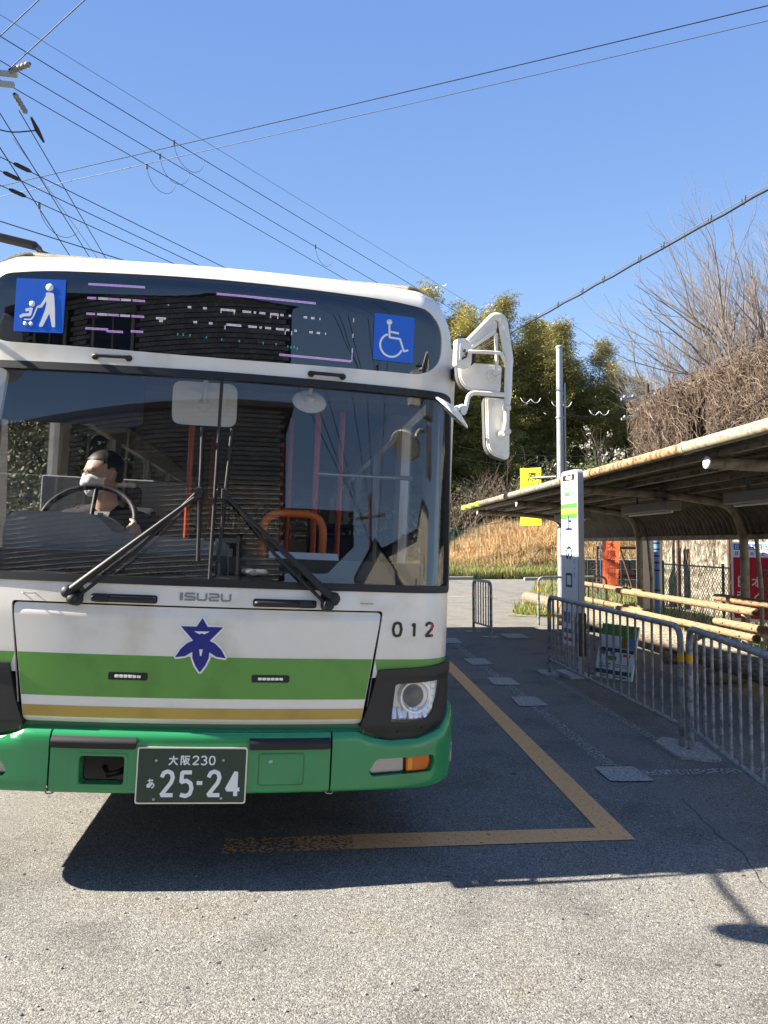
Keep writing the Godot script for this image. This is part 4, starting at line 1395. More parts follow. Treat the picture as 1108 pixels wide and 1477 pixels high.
	for s: float in [-1.0, 1.0]:
		var an := 0.25 if s > 0 else PI - .25
		var rimp := wt * V(.228 * cos(an), 0, .228 * sin(an))
		var rad := (wt.basis * V(cos(an), 0, sin(an))).normalized()
		var tan := (wt.basis * V(-sin(an), 0, cos(an))).normalized() * -1.0
		var up := wt.basis.y.normalized()
		var b := []
		var wrist := V(-.645 + s * .205, 1.435, -.70)
		var palm := rimp + rad * .018 - up * .012 + V(0, 0, -.025)
		b.append([wrist, palm, .026, .028])
		for f in 4:
			var k: Vector3 = rimp + tan * (.030 - .020 * f) + rad * .020 + up * .006
			b.append([palm + tan * (.024 - .016 * f), k, .012, .0100])
			b.append([k, k - rad * .014 + up * .016, .0098, .0092])
			b.append([k - rad * .014 + up * .016, k - rad * (.040 - .002 * absf(f - 1.0)) + up * .004, .0090, .0080])
		b.append([palm + tan * .02, rimp + tan * .048 - rad * .004 + up * .014, .013, .010])
		b.append([rimp + tan * .048 - rad * .004 + up * .014, rimp + tan * .060 - rad * .028 + up * .010, .0100, .0085])
		obj("hand", figure(b, .005, .003), M.skin, o)

# ---------------------------------------------------------------- everything round the bus
func smooth(a: float, b: float, x: float) -> float:
	var t := clampf((x - a) / (b - a), 0.0, 1.0)
	return t * t * (3.0 - 2.0 * t)

func terrain(x: float, z: float) -> float:
	var top := lerpf(.12, 1.95, smooth(4.4, 9.6, x)) * (1.0 - .4 * smooth(22.0, 30.0, x)) * smooth(-20.0, 4.0, x)
	var h := smooth(-31.0, -38.5, z) * top
	return h + smooth(-40.0, -78.0, z) * 15.0 + .18 * sin(x * .7 + z * .4) * smooth(-31.0, -34.0, z)

func scenery_materials() -> void:
	var white := Color(1, 1, 1)
	var m := mat("galvanised", lin(.31, .325, .345), .45, .3)
	overlay(m, noise(51, .02, FastNoiseLite.TYPE_SIMPLEX, 4, 256, [[0.2, gray(.68)], [.6, gray(1.0)], [1.0, gray(.9)]]), .35)
	mat("yellow_tape", lin(.72, .36, .01), .4)
	mat("lime_tape", lin(.70, .78, .03), .4)
	m = mat("pole_grey", lin(.33, .35, .36), .5, .2)
	m = mat("shelter_paint", lin(.265, .245, .195), .55)
	overlay(m, noise(52, .015, FastNoiseLite.TYPE_SIMPLEX, 5, 256, [[0.2, Color(.72, .64, .55)], [.5, gray(.95)], [1.0, gray(1.0)]]), .8)
	m = mat("roof_sheet", lin(.085, .083, .075), .6, .15)
	overlay(m, noise(53, .02, FastNoiseLite.TYPE_SIMPLEX, 4, 256, [[0.2, Color(.60, .54, .46)], [.55, gray(.95)], [1.0, gray(1.0)]]), 1.1)
	m = mat("gutter_rust", white, .6)
	world_tex(m, noise(54, .018, FastNoiseLite.TYPE_SIMPLEX, 5, 512, [[0.22, lin(0.123, 0.0421, 0.0168)], [.40, lin(0.236, 0.123, 0.0477)], [.56, lin(0.309, 0.225, 0.118)], [.8, lin(0.337, 0.281, 0.179)]]), .9)
	m = mat("gutter_pale", white, .6)
	world_tex(m, noise(55, .02, FastNoiseLite.TYPE_SIMPLEX, 5, 512, [[0.2, lin(0.202, 0.135, 0.073)], [.42, lin(0.314, 0.281, 0.191)], [.8, lin(0.354, 0.326, 0.247)]]), .8)
	m = mat("gutter_grey", white, .6)
	world_tex(m, noise(56, .02, FastNoiseLite.TYPE_SIMPLEX, 5, 512, [[0.2, lin(0.135, 0.107, 0.073)], [.45, lin(0.236, 0.214, 0.168)], [.8, lin(0.281, 0.264, 0.225)]]), .8)
	mat("tube_case", lin(.20, .20, .18), .5)
	mat("pipe_cap", lin(.72, .72, .70), .5)
	for q: Array in [["peeled_log", [.10, .062, .033], [.25, .165, .085], [.34, .25, .145]], ["grey_log", [.05, .04, .03], [.17, .135, .095], [.28, .235, .17]]]:
		m = mat(q[0], white, .75)
		var c := []
		for k in 3:
			c.append(lin(q[k + 1][0], q[k + 1][1], q[k + 1][2]))
		world_tex(m, noise(60 + M.size(), .03, FastNoiseLite.TYPE_SIMPLEX, 5, 512, [[0.18, c[0]], [.42, c[1]], [.8, c[2]]]), .5)
		m.uv1_scale = V(3.4, 3.4, .45)
		bump(m, noise(61 + M.size(), .05, FastNoiseLite.TYPE_SIMPLEX, 4, 512), .35)
	mat("log_end", lin(.055, .035, .02), .9)
	mat("log_end_pale", lin(.40, .30, .18), .85)
	m = mat("stone", white, .92)
	world_tex(m, noise(63, .03, FastNoiseLite.TYPE_SIMPLEX, 5, 512, [[0.2, lin(0.0544, 0.051, 0.0408)], [.5, lin(0.17, 0.16, 0.136)], [.8, lin(0.245, 0.231, 0.204)]]), .8)
	bump(m, noise(64, .08, FastNoiseLite.TYPE_SIMPLEX, 4, 512), 1.2)
	m = mat("mortar", white, .95)
	world_tex(m, noise(65, .012, FastNoiseLite.TYPE_SIMPLEX, 6, 1024, [[0.2, lin(0.0816, 0.068, 0.051)], [.45, lin(0.211, 0.184, 0.139)], [.62, lin(0.272, 0.241, 0.19)], [.85, lin(0.32, 0.292, 0.238)]]), 2.6)
	bump(m, noise(66, .09, FastNoiseLite.TYPE_CELLULAR, 3, 512), 2.5)
	m = mat("felt", white, .95)
	world_tex(m, noise(69, .06, FastNoiseLite.TYPE_SIMPLEX, 5, 512, [[0.2, lin(.035, .024, .017)], [.5, lin(.085, .06, .044)], [.8, lin(.13, .095, .07)]]), .7)
	bump(m, noise(70, .1, FastNoiseLite.TYPE_CELLULAR, 3, 512), 2.0)
	mat("vine", white, .85).vertex_color_use_as_albedo = true
	mat("bark", white, .9).vertex_color_use_as_albedo = true
	m = mat("leaf", white, .6)
	m.vertex_color_use_as_albedo = true
	m.backlight_enabled = true
	m.backlight = Color(.6, .6, .6)
	m = mat("straw", white, .85)
	m.vertex_color_use_as_albedo = true
	m.backlight_enabled = true
	m.backlight = Color(.35, .35, .35)
	m = mat("soil", white, .97)
	world_tex(m, noise(67, .02, FastNoiseLite.TYPE_SIMPLEX, 6, 512, [[0.2, lin(.02, .018, .012)], [.5, lin(.05, .042, .025)], [.8, lin(.08, .07, .04)]]), 3.0)
	m = mat("verge_soil", white, .97)
	world_tex(m, noise(68, .03, FastNoiseLite.TYPE_SIMPLEX, 6, 512, [[0.2, lin(0.075, 0.075, 0.03)], [.5, lin(0.15, 0.135, 0.0825)], [.8, lin(0.225, 0.21, 0.15)]]), 2.0)
	mat("wire_green", lin(.035, .15, .105), .5)
	mat("wire_black", lin(.02, .02, .02), .5)
	mat("rust_pipe", lin(.085, .035, .025), .7)
	mat("cable", lin(.007, .007, .008), .7)
	mat("cable_far", lin(.10, .11, .13), .6)
	mat("insulator", lin(.17, .165, .155), .4)
	mat("curl_white", lin(.75, .75, .74), .5)
	mat("arm_cream", lin(.30, .295, .265), .5)
	mat("sign_white", lin(.80, .81, .82), .4)
	mat("sign_grey", lin(.36, .37, .38), .45)
	mat("sign_ink", lin(.006, .028, .11), .4)
	mat("sign_cyan", lin(.42, .72, .80), .4)
	mat("sign_green", lin(.08, .38, .05), .4)
	mat("sign_yellow", lin(.80, .70, .05), .4)
	mat("lime_sign", lin(.84, .86, .02), .45)
	mat("red_sign", lin(.50, .012, .03), .4)
	mat("blue_band", lin(.04, .10, .36), .4)
	m = mat("banner_cloth", lin(.62, .105, .02), .85)
	m.backlight_enabled = true
	m.backlight = Color(.4, .4, .4)
	mat("banner_print", lin(.20, .02, .01), .85)
	mat("stripe_blue", lin(.09, .20, .40), .5)
	mat("siding", white, .75).vertex_color_use_as_albedo = true
	mat("siding_base", lin(.035, .028, .022), .8)
	mat("trim_beige", lin(.42, .38, .30), .7)
	mat("render_beige", lin(.46, .42, .34), .85)
	mat("roof_slate", lin(.035, .035, .04), .7)
	m = mat("window_dark", lin(.02, .03, .045), .04)

func railing(called: String, label: String, category: String, at: Vector3, turn: float, length: float, gap: float, group: String) -> Node3D:   # runs along its own -z
	var o := thing(called, label, category, at, turn, group)
	var top := .862
	var g := Geo.new()
	g.tube(bend(P3([0, -.02, 0, 0, top, 0, 0, top, -length, 0, -.02, -length]), .11, 7), .0225, 12, false)
	obj("frame", g, M.galvanised, o)
	g = Geo.new()
	g.tube(P3([0, .167, -.015, 0, .167, -length + .015]), .0155, 10)
	obj("bottom_rail", g, M.galvanised, o)
	g = Geo.new()
	g.tube(P3([0, .167, 0, 0, top, 0]), .0105, 8, false)
	var bar := g.mesh()
	var n := int(round(length / gap))
	for i in range(1, n):
		var b := obj("upright", bar, M.galvanised, o)
		b.position = V(0, 0, -length * i / n)
	for e: float in [0.0, -length]:
		g = Geo.new()
		g.tube(P3([0, .615, e, 0, .675, e]), .0232, 12, false)
		obj("reflective_band", g, M.yellow_tape, o)
	return o

func build_street() -> void:
	railing("railing", "long grey tubular railing in front of the bus stop post with the poster", "railing", V(2.505, 0, -5.213), .011, 3.085, .152, "grey railings along the bus bay")
	railing("railing", "nearest grey tubular railing, cut by the right edge of the photo", "railing", V(2.531 - .508, 0, -5.122 + 3.03), -.165, 3.08, .154, "grey railings along the bus bay")
	railing("railing", "short grey railing seen end on, alone beside the bus", "railing", V(2.515, 0, -11.54), .17, .76, .115, "grey railings along the bus bay")
	railing("railing", "far grey railing across the grass, behind the bus stop post", "railing", V(3.75, 0, -13.24), -PI / 2, 1.25, .26, "grey railings along the bus bay")
	rng.seed = 4
	for k in 4:
		var q: Array = [[2.52, -5.17, .34, .62], [2.46, -8.30, .22, .46], [2.515, -11.54, .30, .22], [2.39, -12.29, .28, .2]][k]
		var p := round_poly(P2([q[0] - q[2] * .5, q[1] + q[3] * .32, q[0] + q[2] * .25, q[1] + q[3] * .5, q[0] + q[2] * .5, q[1] - q[3] * .2, q[0] - q[2] * .1, q[1] - q[3] * .5, q[0] - q[2] * .45, q[1] - q[3] * .3]), .05, 3)
		for i in p.size():
			p[i] += Vector2(rnd(-.012, .012), rnd(-.012, .012))
		var g := Geo.new()
		g.prism(p, -.012, .02, Transform3D(Basis(V(1, 0, 0), V(0, 0, 1), V(0, 1, 0)), V(0, .0, 0)))
		tag(obj("footing", g, M.patch), ["pale mortar footing between the two nearest railings", "pale mortar footing under the far end of the long railing", "mortar footing under the near leg of the short railing", "mortar footing under the far leg of the short railing"][k], "footing", "mortar footings of the railings")
	# poster board tied behind the long railing
	var o := thing("poster_board", "tilted green and white event poster tied behind the long railing", "poster", V(2.57, 0, -6.6))
	var t := Transform3D(Basis(Vector3.UP, -PI / 2) * Basis(Vector3.BACK, 0.0), Vector3())
	var c := [V(-.012, .715, -.27), V(.02, .755, .47), V(-.0, .28, .34), V(-.03, .19, -.49)]   # top left (far), top right (near), bottom right, bottom left
	var g := Geo.new()
	var nx := V(-1, 0, 0)
	g.quad(c[0], c[1], c[2], c[3], nx)
	g.quad(c[0] + V(.012, 0, 0), c[1] + V(.012, 0, 0), c[2] + V(.012, 0, 0), c[3] + V(.012, 0, 0), -nx)
	for i in 4:
		var a: Vector3 = c[i]
		var b: Vector3 = c[(i + 1) % 4]
		g.quad(a, b, b + V(.012, 0, 0), a + V(.012, 0, 0), (a + b) / 2 - V(0, .48, 0))
	obj("board", g, M.sign_white, o)
	var at := func(u: float, v: float) -> Vector3: return c[0].lerp(c[1], u).lerp(c[3].lerp(c[2], u), v)
	var patch := func(gg: Geo, u0: float, v0: float, u1: float, v1: float, lift: float) -> void:
		var e := V(-lift, 0, 0)
		gg.quad(at.call(u0, v0) + e, at.call(u1, v0) + e, at.call(u1, v1) + e, at.call(u0, v1) + e, nx)
	var inks := [["print_green", lin(.10, .30, .03), [[.0, .0, 1.0, .20], [.62, .20, 1.0, .42], [.25, .58, .55, .66]]], ["print_navy", lin(.04, .05, .11), [[.03, .43, .97, .50], [.03, .84, .97, .92], [.20, .945, .42, .965], [.55, .945, .85, .965], [.10, .74, .22, .76], [.28, .72, .42, .74], [.1, .78, .4, .795], [.55, .72, .9, .735], [.55, .76, .85, .775]]],
		["print_rust", lin(.42, .12, .03), [[.66, .24, .80, .40], [.12, .50, .22, .56], [.72, .52, .9, .57]]], ["print_blue", lin(.10, .30, .55), [[.82, .22, .97, .40], [.36, .50, .50, .56]]]]
	for k in inks.size():
		var m := mat(inks[k][0], inks[k][1], .6)
		g = Geo.new()
		for r: Array in inks[k][2]:
			patch.call(g, r[0], r[1], r[2], r[3], .0015 + .0006 * k)
		stuff(obj("printed_field", g, m, o))
	g = Geo.new()
	var bt := Transform3D(Basis(V(.0, .045, .99).normalized(), V(.03, .99, .10).normalized(), V(-1, 0, 0)), at.call(.08, .40) + V(-.004, 0, 0))
	for k in 6:   # the big white headline characters, a row of loops and strokes
		write(g, "おえてるのく"[k], .072 * k, .0, .058, .062, .012, bt, .001)
	stuff(obj("headline", g, M.sign_white, o))
	for q: Array in [[0.04, .03], [.96, .03], [.96, .95], [.04, .95]]:
		var tie := Geo.new()
		var p: Vector3 = at.call(q[0], q[1])
		tie.tube(PackedVector3Array([p + V(-.075, 0, 0), p + V(.0, .0, .004), p + V(.006, .004, 0)]), .003, 5)
		obj("cable_tie", tie, M.black_plastic, o)

	# bus stop post
	o = thing("bus_stop_post", "tall white bus stop sign with blue stop name behind the railing", "bus stop sign", V(2.69, 0, -8.14), deg_to_rad(-90.0 + 6.5))
	var body := round_poly(P2([-.215, .30, .215, .30, .215, 2.27, -.215, 2.27]), [.01, .01, .07, .07], 6)
	var slot := rect2(-.155, 2.155, .155, 2.222, .025)
	g = Geo.new()
	g.prism(body, -.04, .028, Transform3D())
	obj("body", g, M.sign_grey, o)
	g = Geo.new()
	g.prism(round_poly(P2([-.198, .66, .198, .66, .198, 2.255, -.198, 2.255]), [.01, .01, .06, .06], 6), .028, .034, Transform3D())
	obj("face", g, M.sign_white, o)
	g = Geo.new()
	g.prism(slot, .034, .0365, Transform3D())
	var hs := obj("carry_slot", g, M.black, o)
	g = Geo.new()
	g.prism(rect2(-.06, 2.168, .09, 2.205, .008), .0365, .038, Transform3D())
	obj("slot_label", g, M.sign_white, hs)
	g = Geo.new()
	g.prism(rect2(-.165, 1.945, .165, 2.135, .01), .034, .0355, Transform3D())
	var pnl := obj("route_panel", g, M.sign_cyan, o)
	g = Geo.new()
	g.prism(rect2(-.10, 1.985, .02, 2.03, .01), .0355, .037, Transform3D())
	g.prism(rect2(-.09, 2.055, -.05, 2.085, .01), .0355, .037, Transform3D())
	obj("bus_icon", g, M.sign_green, pnl)
	g = Geo.new()
	for i in 3:
		g.strokes([L([.05 + .035 * i, 1.99, .065 + .035 * i, 2.04, .08 + .035 * i, 2.0])], .008, Transform3D(Basis(), V(0, 0, .0355)))
	obj("panel_writing", g, M.sign_ink, pnl)
	for k in 3:
		g = Geo.new()
		var y: float = [1.875, 1.815, 1.76][k]
		g.prism(rect2(-.198, y - .028, .198, y + .028), .034, .0352, Transform3D())
		obj("route_stripe", g, [M.sign_green, M.sign_yellow, M.sign_green][k], o)
	g = Geo.new()
	g.strokes([L([.0, 1.80, .0, 1.83, .012, 1.835]), L([-.02, 1.80, .02, 1.80])], .01, Transform3D(Basis(), V(0, 0, .0352)))
	g.strokes([L([.0, 1.755, .012, 1.775])], .01, Transform3D(Basis(), V(0, 0, .0352)))
	obj("stripe_mark", g, M.sign_ink, o)
	for k in 3:
		g = Geo.new()
		write(g, "上の口"[k], -.105, [1.61, 1.275, .965][k], [.19, .19, .18][k], [.165, .17, .175][k], .027, Transform3D(Basis(), V(0, 0, .034)))
		obj("stop_name_character", g, M.sign_ink, o)
	g = Geo.new()
	for k in 8:   # the reading set small beside the name
		var y := 1.62 - .075 * k
		g.strokes([[L([.11, y, .15, y + .02, .12, y + .045]), L([.12, y, .12, y + .04, .15, y + .04]), L([.11, y + .02, .15, y + .02]), L([.13, y, .13, y + .045])][k % 4]], .007, Transform3D(Basis(), V(0, 0, .034)))
	stuff(obj("name_reading", g, M.blue_band, o))
	g = Geo.new()
	for k in 7:
		g.prism(rect2(-.15 + .042 * k, .80, -.12 + .042 * k, .835), .034, .035, Transform3D())
	stuff(obj("operator_lettering", g, M.sign_grey, o))
	g = Geo.new()
	g.prism(rect2(-.15, .34, .12, .72, .01), .0345, .042, Transform3D())
	var tt := obj("timetable", g, M.sign_white, o)
	g = Geo.new()
	g.prism(rect2(-.14, .47, .11, .52), .042, .0428, Transform3D())
	g.prism(rect2(-.14, .58, .02, .70), .042, .0428, Transform3D())
	obj("timetable_print", g, M.stripe_blue, tt)
	g = Geo.new()
	g.prism(rect2(-.14, .385, .11, .42), .042, .0428, Transform3D())
	obj("timetable_print", g, M.red_sign, tt)
	g = Geo.new()
	g.box(V(.215, .48, .0), V(.05, .46, .10), Basis(), .01)
	obj("leaflet_box", g, M.housing, o)
	g = Geo.new()
	g.box(V(.10, .16, -.005), V(.10, .34, .06), Basis(), .008)
	g.box(V(-.10, .16, -.005), V(.10, .34, .06), Basis(), .008)
	g.box(V(0, .02, 0), V(.40, .05, .26), Basis(), .01)
	obj("post_base", g, M.sign_grey, o)

func build_shelter() -> void:
	var o := thing("bus_shelter", "pipe framed bus shelter with dark corrugated roof curving down at the back", "bus shelter", V(4.2, 0, -10.5))
	var at := -o.position
	var tr := func(g: Geo) -> Geo:
		for i in g.v.size():
			g.v[i] += at
		return g
	var za := -4.4
	var zb := -16.4
	# roof sheet: along the section, corrugated along z
	var sec := []
	for p: Vector2 in [Vector2(3.00, 2.262), Vector2(3.6, 2.225), Vector2(4.3, 2.175), Vector2(4.62, 2.135), Vector2(4.86, 2.06), Vector2(5.06, 1.94), Vector2(5.20, 1.78), Vector2(5.27, 1.57)]:
		sec.append(p)
	var g := Geo.new()
	var n := int((za - zb) / .02)
	var prev := []
	for i in n + 1:
		var z := za - i * .02
		var row := []
		for k in sec.size():
			var d: Vector2 = (sec[mini(k + 1, sec.size() - 1)] - sec[maxi(k - 1, 0)]).normalized()
			var nn := Vector2(-d.y, d.x) * -1.0
			nn = Vector2(d.y, -d.x) if nn.y > 0 else nn
			var w := .016 * sin(z * TAU / .125)
			var dw := .016 * cos(z * TAU / .125) * TAU / .125
			row.append([V(sec[k].x + nn.x * w, sec[k].y + nn.y * w, z), V(nn.x, nn.y, -dw).normalized()])
		if prev:
			for k in sec.size() - 1:
				g.quad_n(prev[k][0], prev[k + 1][0], row[k + 1][0], row[k][0], prev[k][1], prev[k + 1][1], row[k + 1][1], row[k][1])
		prev = row
	obj("roof_sheet", tr.call(g), M.roof_sheet, o)
	for q: Array in [[3.18, 2.19, .05], [3.62, 2.155, .05], [4.05, 2.125, .05], [4.42, 2.095, .05]]:
		g = Geo.new()
		g.box(V(q[0], q[1], (za + zb) / 2), V(q[2], .05, za - zb - .02), Basis(), .006)
		obj("purlin", tr.call(g), M.shelter_paint, o)
	g = Geo.new()
	g.box(V(5.285, 1.545, (za + zb) / 2), V(.07, .07, za - zb), Basis(), .008)
	obj("back_rail", tr.call(g), M.shelter_paint, o)
	for z: float in [-5.88, -8.95, -12.1, -15.35]:
		g = Geo.new()
		g.tube(bend(P3([3.07, 2.118, z, 3.9, 2.08, z, 4.45, 2.03, z, 5.0, 1.94, z, 5.14, 1.58, z, 5.14, 0.0, z]), .32, 7), .052, 14)
		var f := obj("pipe_frame", tr.call(g), M.shelter_paint, o)
		g = Geo.new()
		g.lathe([Vector2(0, .004), Vector2(.044, .004), Vector2(.0525, .0), Vector2(.0525, -.012)], 18, Transform3D(Basis(Vector3.BACK, PI / 2 - .04), V(3.066, 2.118, z)), false)
		obj("pipe_cap", tr.call(g), M.pipe_cap, f)
		g = Geo.new()
		g.tube(P3([5.26, 1.56, z + .06, 5.30, .9, z + .08, 5.30, 0, z + .08]), .026, 10)
		obj("brace_pipe", tr.call(g), M.shelter_paint, f)
	var cuts := [[-4.4, -6.05, "gutter_pale", .053], [-6.05, -8.28, "gutter_rust", .050], [-8.28, -8.62, "gutter_pale", .053], [-8.62, -9.35, "gutter_rust", .050], [-9.35, -12.4, "gutter_grey", .050], [-12.4, -12.9, "gutter_pale", .052], [-12.9, -16.45, "gutter_grey", .050]]
	for q: Array in cuts:
		g = Geo.new()
		g.tube(PackedVector3Array([V(2.985, 2.258, q[0]), V(2.985, 2.258, q[1])]), q[3], 16)
		obj("gutter_length", tr.call(g), M[q[2]], o)
		g = Geo.new()
		g.tube(PackedVector3Array([V(2.985, 2.258, q[1] + .03), V(2.985, 2.258, q[1] - .03)]), q[3] + .006, 16)
		obj("gutter_joint", tr.call(g), M[q[2]], o)
	for z: float in [-16.44, -15.75, -14.95]:
		g = Geo.new()
		g.tube(PackedVector3Array([V(2.985, 2.258, z), V(2.985, 2.258, z + .38)]), .0565, 16)
		obj("reflective_tape", tr.call(g), M.lime_tape, o)
	for k in 3:
		var z0: float = [-7.35, -10.02, -13.1][k]
		g = Geo.new()
		g.box(V(4.1, 1.915, z0 + .69), V(.20, .12, 1.38), Basis(), .012)
		g.box(V(4.1, 2.03, z0 + .3), V(.03, .14, .03))
		g.box(V(4.1, 2.03, z0 + 1.1), V(.03, .14, .03))
		var l := obj("light_fitting", tr.call(g), M.tube_case, o)
		g = Geo.new()
		g.tube(P3([4.1, 1.842, z0 + .05, 4.1, 1.842, z0 + 1.33]), .016, 10)
		obj("fluorescent_tube", tr.call(g), M.pipe_cap, l)
	g = Geo.new()
	g.box(V(3.75, 2.36, -10.1), V(.9, .02, 1.7), Basis(Vector3.BACK, .30), .004)
	tag(obj("loose_sheet", g, M.sign_grey), "pale loose sheet lying on the shelter roof", "sheet")

func log_mesh(g: Geo, a: Vector3, b: Vector3, r: float, sides := 14, rough := .04) -> void:
	var n := maxi(6, int(a.distance_to(b) / .18))
	var pts := PackedVector3Array()
	var rad := []
	for i in n + 1:
		var p := a.lerp(b, float(i) / n)
		pts.append(p + V(rnd(-1, 1), rnd(-1, 1), 0) * r * rough)
		rad.append(r * rnd(1.0 - rough, 1.0 + rough))
	rad[0] *= .94
	rad[n] *= .94
	g.tube(pts, rad, sides)

func build_logs() -> void:
	rng.seed = 8
	var o := thing("log_fence", "fence of peeled yellow log rails in two rows under the shelter", "fence", V(4.95, 0, -9))
	for q: Array in [[4.985, .685, -14.7, -11.62, .047], [4.985, .385, -14.7, -11.62, .047], [4.87, .672, -12.45, -8.25, .047], [4.87, .372, -12.45, -8.25, .047], [4.93, .776, -9.28, -4.6, .047], [4.93, .476, -9.28, -4.6, .047]]:
		var g := Geo.new()
		log_mesh(g, V(q[0] - 4.95, q[1], q[2] + 9), V(q[0] - 4.95, q[1], q[3] + 9), q[4], 14, .05)
		var r := obj("log_rail", g, M.peeled_log, o)
		g = Geo.new()
		g.lathe([Vector2(0, .004), Vector2(q[4] * .86, .004), Vector2(q[4] * .9, 0)], 14, Transform3D(Basis(Vector3.RIGHT, PI / 2), V(q[0] - 4.95, q[1], q[3] + 9)), false)
		obj("log_end", g, M.log_end, r)
		for z: float in [q[2] + .25, q[2] + .9, q[3] - .3, q[3] - .75]:
			g = Geo.new()
			g.lathe([Vector2(0, .008), Vector2(.010, .006), Vector2(.012, 0)], 8, Transform3D(Basis(Vector3.BACK, PI / 2), V(q[0] - 4.95 - q[4], q[1], z + 9)), false)
			obj("bolt", g, M.dark_steel, r)
	for k in 3:
		var q: Array = [[4.26, .27, -13.6, -8.47, .145], [4.08, .285, -7.95, -3.6, .155], [4.7, .20, -17.6, -14.2, .13]][k]
		var b := thing("log_bench", ["long weathered log bench behind the long railing, sunlit on top", "thick split log bench behind the nearest railing", "short log bench far under the end of the shelter"][k], "bench", V(q[0], 0, q[2]), 0.0, "log benches under the shelter")
		var g := Geo.new()
		log_mesh(g, V(0, q[1], 0), V(.0, q[1], q[3] - q[2]), q[4], 18, .035)
		obj("seat", g, M.grey_log, b)
		g = Geo.new()
		g.lathe([Vector2(0, .004), Vector2(q[4] * .86, .004), Vector2(q[4] * .9, 0)], 18, Transform3D(Basis(Vector3.RIGHT, PI / 2), V(0, q[1], q[3] - q[2])), false)
		obj("log_end", g, M.log_end, b)
		for i in 3:
			g = Geo.new()
			var z: float = lerpf(.35, q[3] - q[2] - .45, i / 2.0)
			log_mesh(g, V(-.17, .07, z), V(.25, .07, z), .075, 12, .06)
			obj("bearer", g, M.grey_log, b)
	# kerb of stones at the far end, sill behind the logs
	for k in 6:
		var g := Geo.new()
		g.box(V(0, 0, 0), V(.34, .30, .62), Basis(), .04)
		var st := tag(obj("edging_stone", g, M.stone), "%s rough edging stone of the row behind the bus stop post" % ["nearest", "second", "third", "fourth", "fifth", "farthest"][k], "stone", "edging stones by the shelter")
		st.position = V(4.62 + .05 * k, .13, -11.5 - .68 * k)
		st.rotation = V(rnd(-.03, .03), rnd(-.08, .08), rnd(-.04, .04))
	struct("soil", flat_sheet(P2([4.5, -3.0, 8.2, -3.0, 8.2, -20, 4.5, -17.5]), .006), M.verge_soil)

func chain_link(parent: Node3D, a: Vector3, b: Vector3, y0: float, y1: float, cell: float, m: Material) -> void:
	var g := Geo.new()
	var d := (b - a).normalized()
	var len := a.distance_to(b)
	var h := y1 - y0
	var side := d.cross(Vector3.UP) * .004
	for s: float in [-1.0, 1.0]:
		var u := -h
		while u < len + h:
			var u0 := u
			var u1 := u + s * h
			var v0 := 0.0
			var v1 := h
			# clip to the panel
			var lo := 0.0
			var hi := 1.0
			if u1 != u0:
				var t0 := (0.0 - u0) / (u1 - u0)
				var t1 := (len - u0) / (u1 - u0)
				lo = maxf(lo, minf(t0, t1))
				hi = minf(hi, maxf(t0, t1))
			if hi > lo:
				var p := a + d * lerpf(u0, u1, lo) + Vector3.UP * (y0 + lerpf(v0, v1, lo)) + side * s
				var q := a + d * lerpf(u0, u1, hi) + Vector3.UP * (y0 + lerpf(v0, v1, hi)) + side * s
				g.tube(PackedVector3Array([p, q]), .0042, 4, false)
			u += cell
	stuff(obj("wire_mesh", g, m, parent))

func net_fence(called: String, label: String, a: Vector3, b: Vector3, y0: float, y1: float, cell: float, m: Material, posts: int) -> Node3D:
	var o := thing(called, label, "fence", a)
	chain_link(o, Vector3(), b - a, y0, y1, cell, m)
	for i in posts:
		var p := (b - a) * (float(i) / (posts - 1))
		var g := Geo.new()
		g.tube(PackedVector3Array([p, p + V(0, y1 + .06, 0)]), .022, 8)
		obj("post", g, m, o)
	for y: float in [y0, y1]:
		var g := Geo.new()
		g.tube(PackedVector3Array([V(0, y, 0), b - a + V(0, y, 0)]), .012, 6)
		obj("rail", g, m, o)
	return o

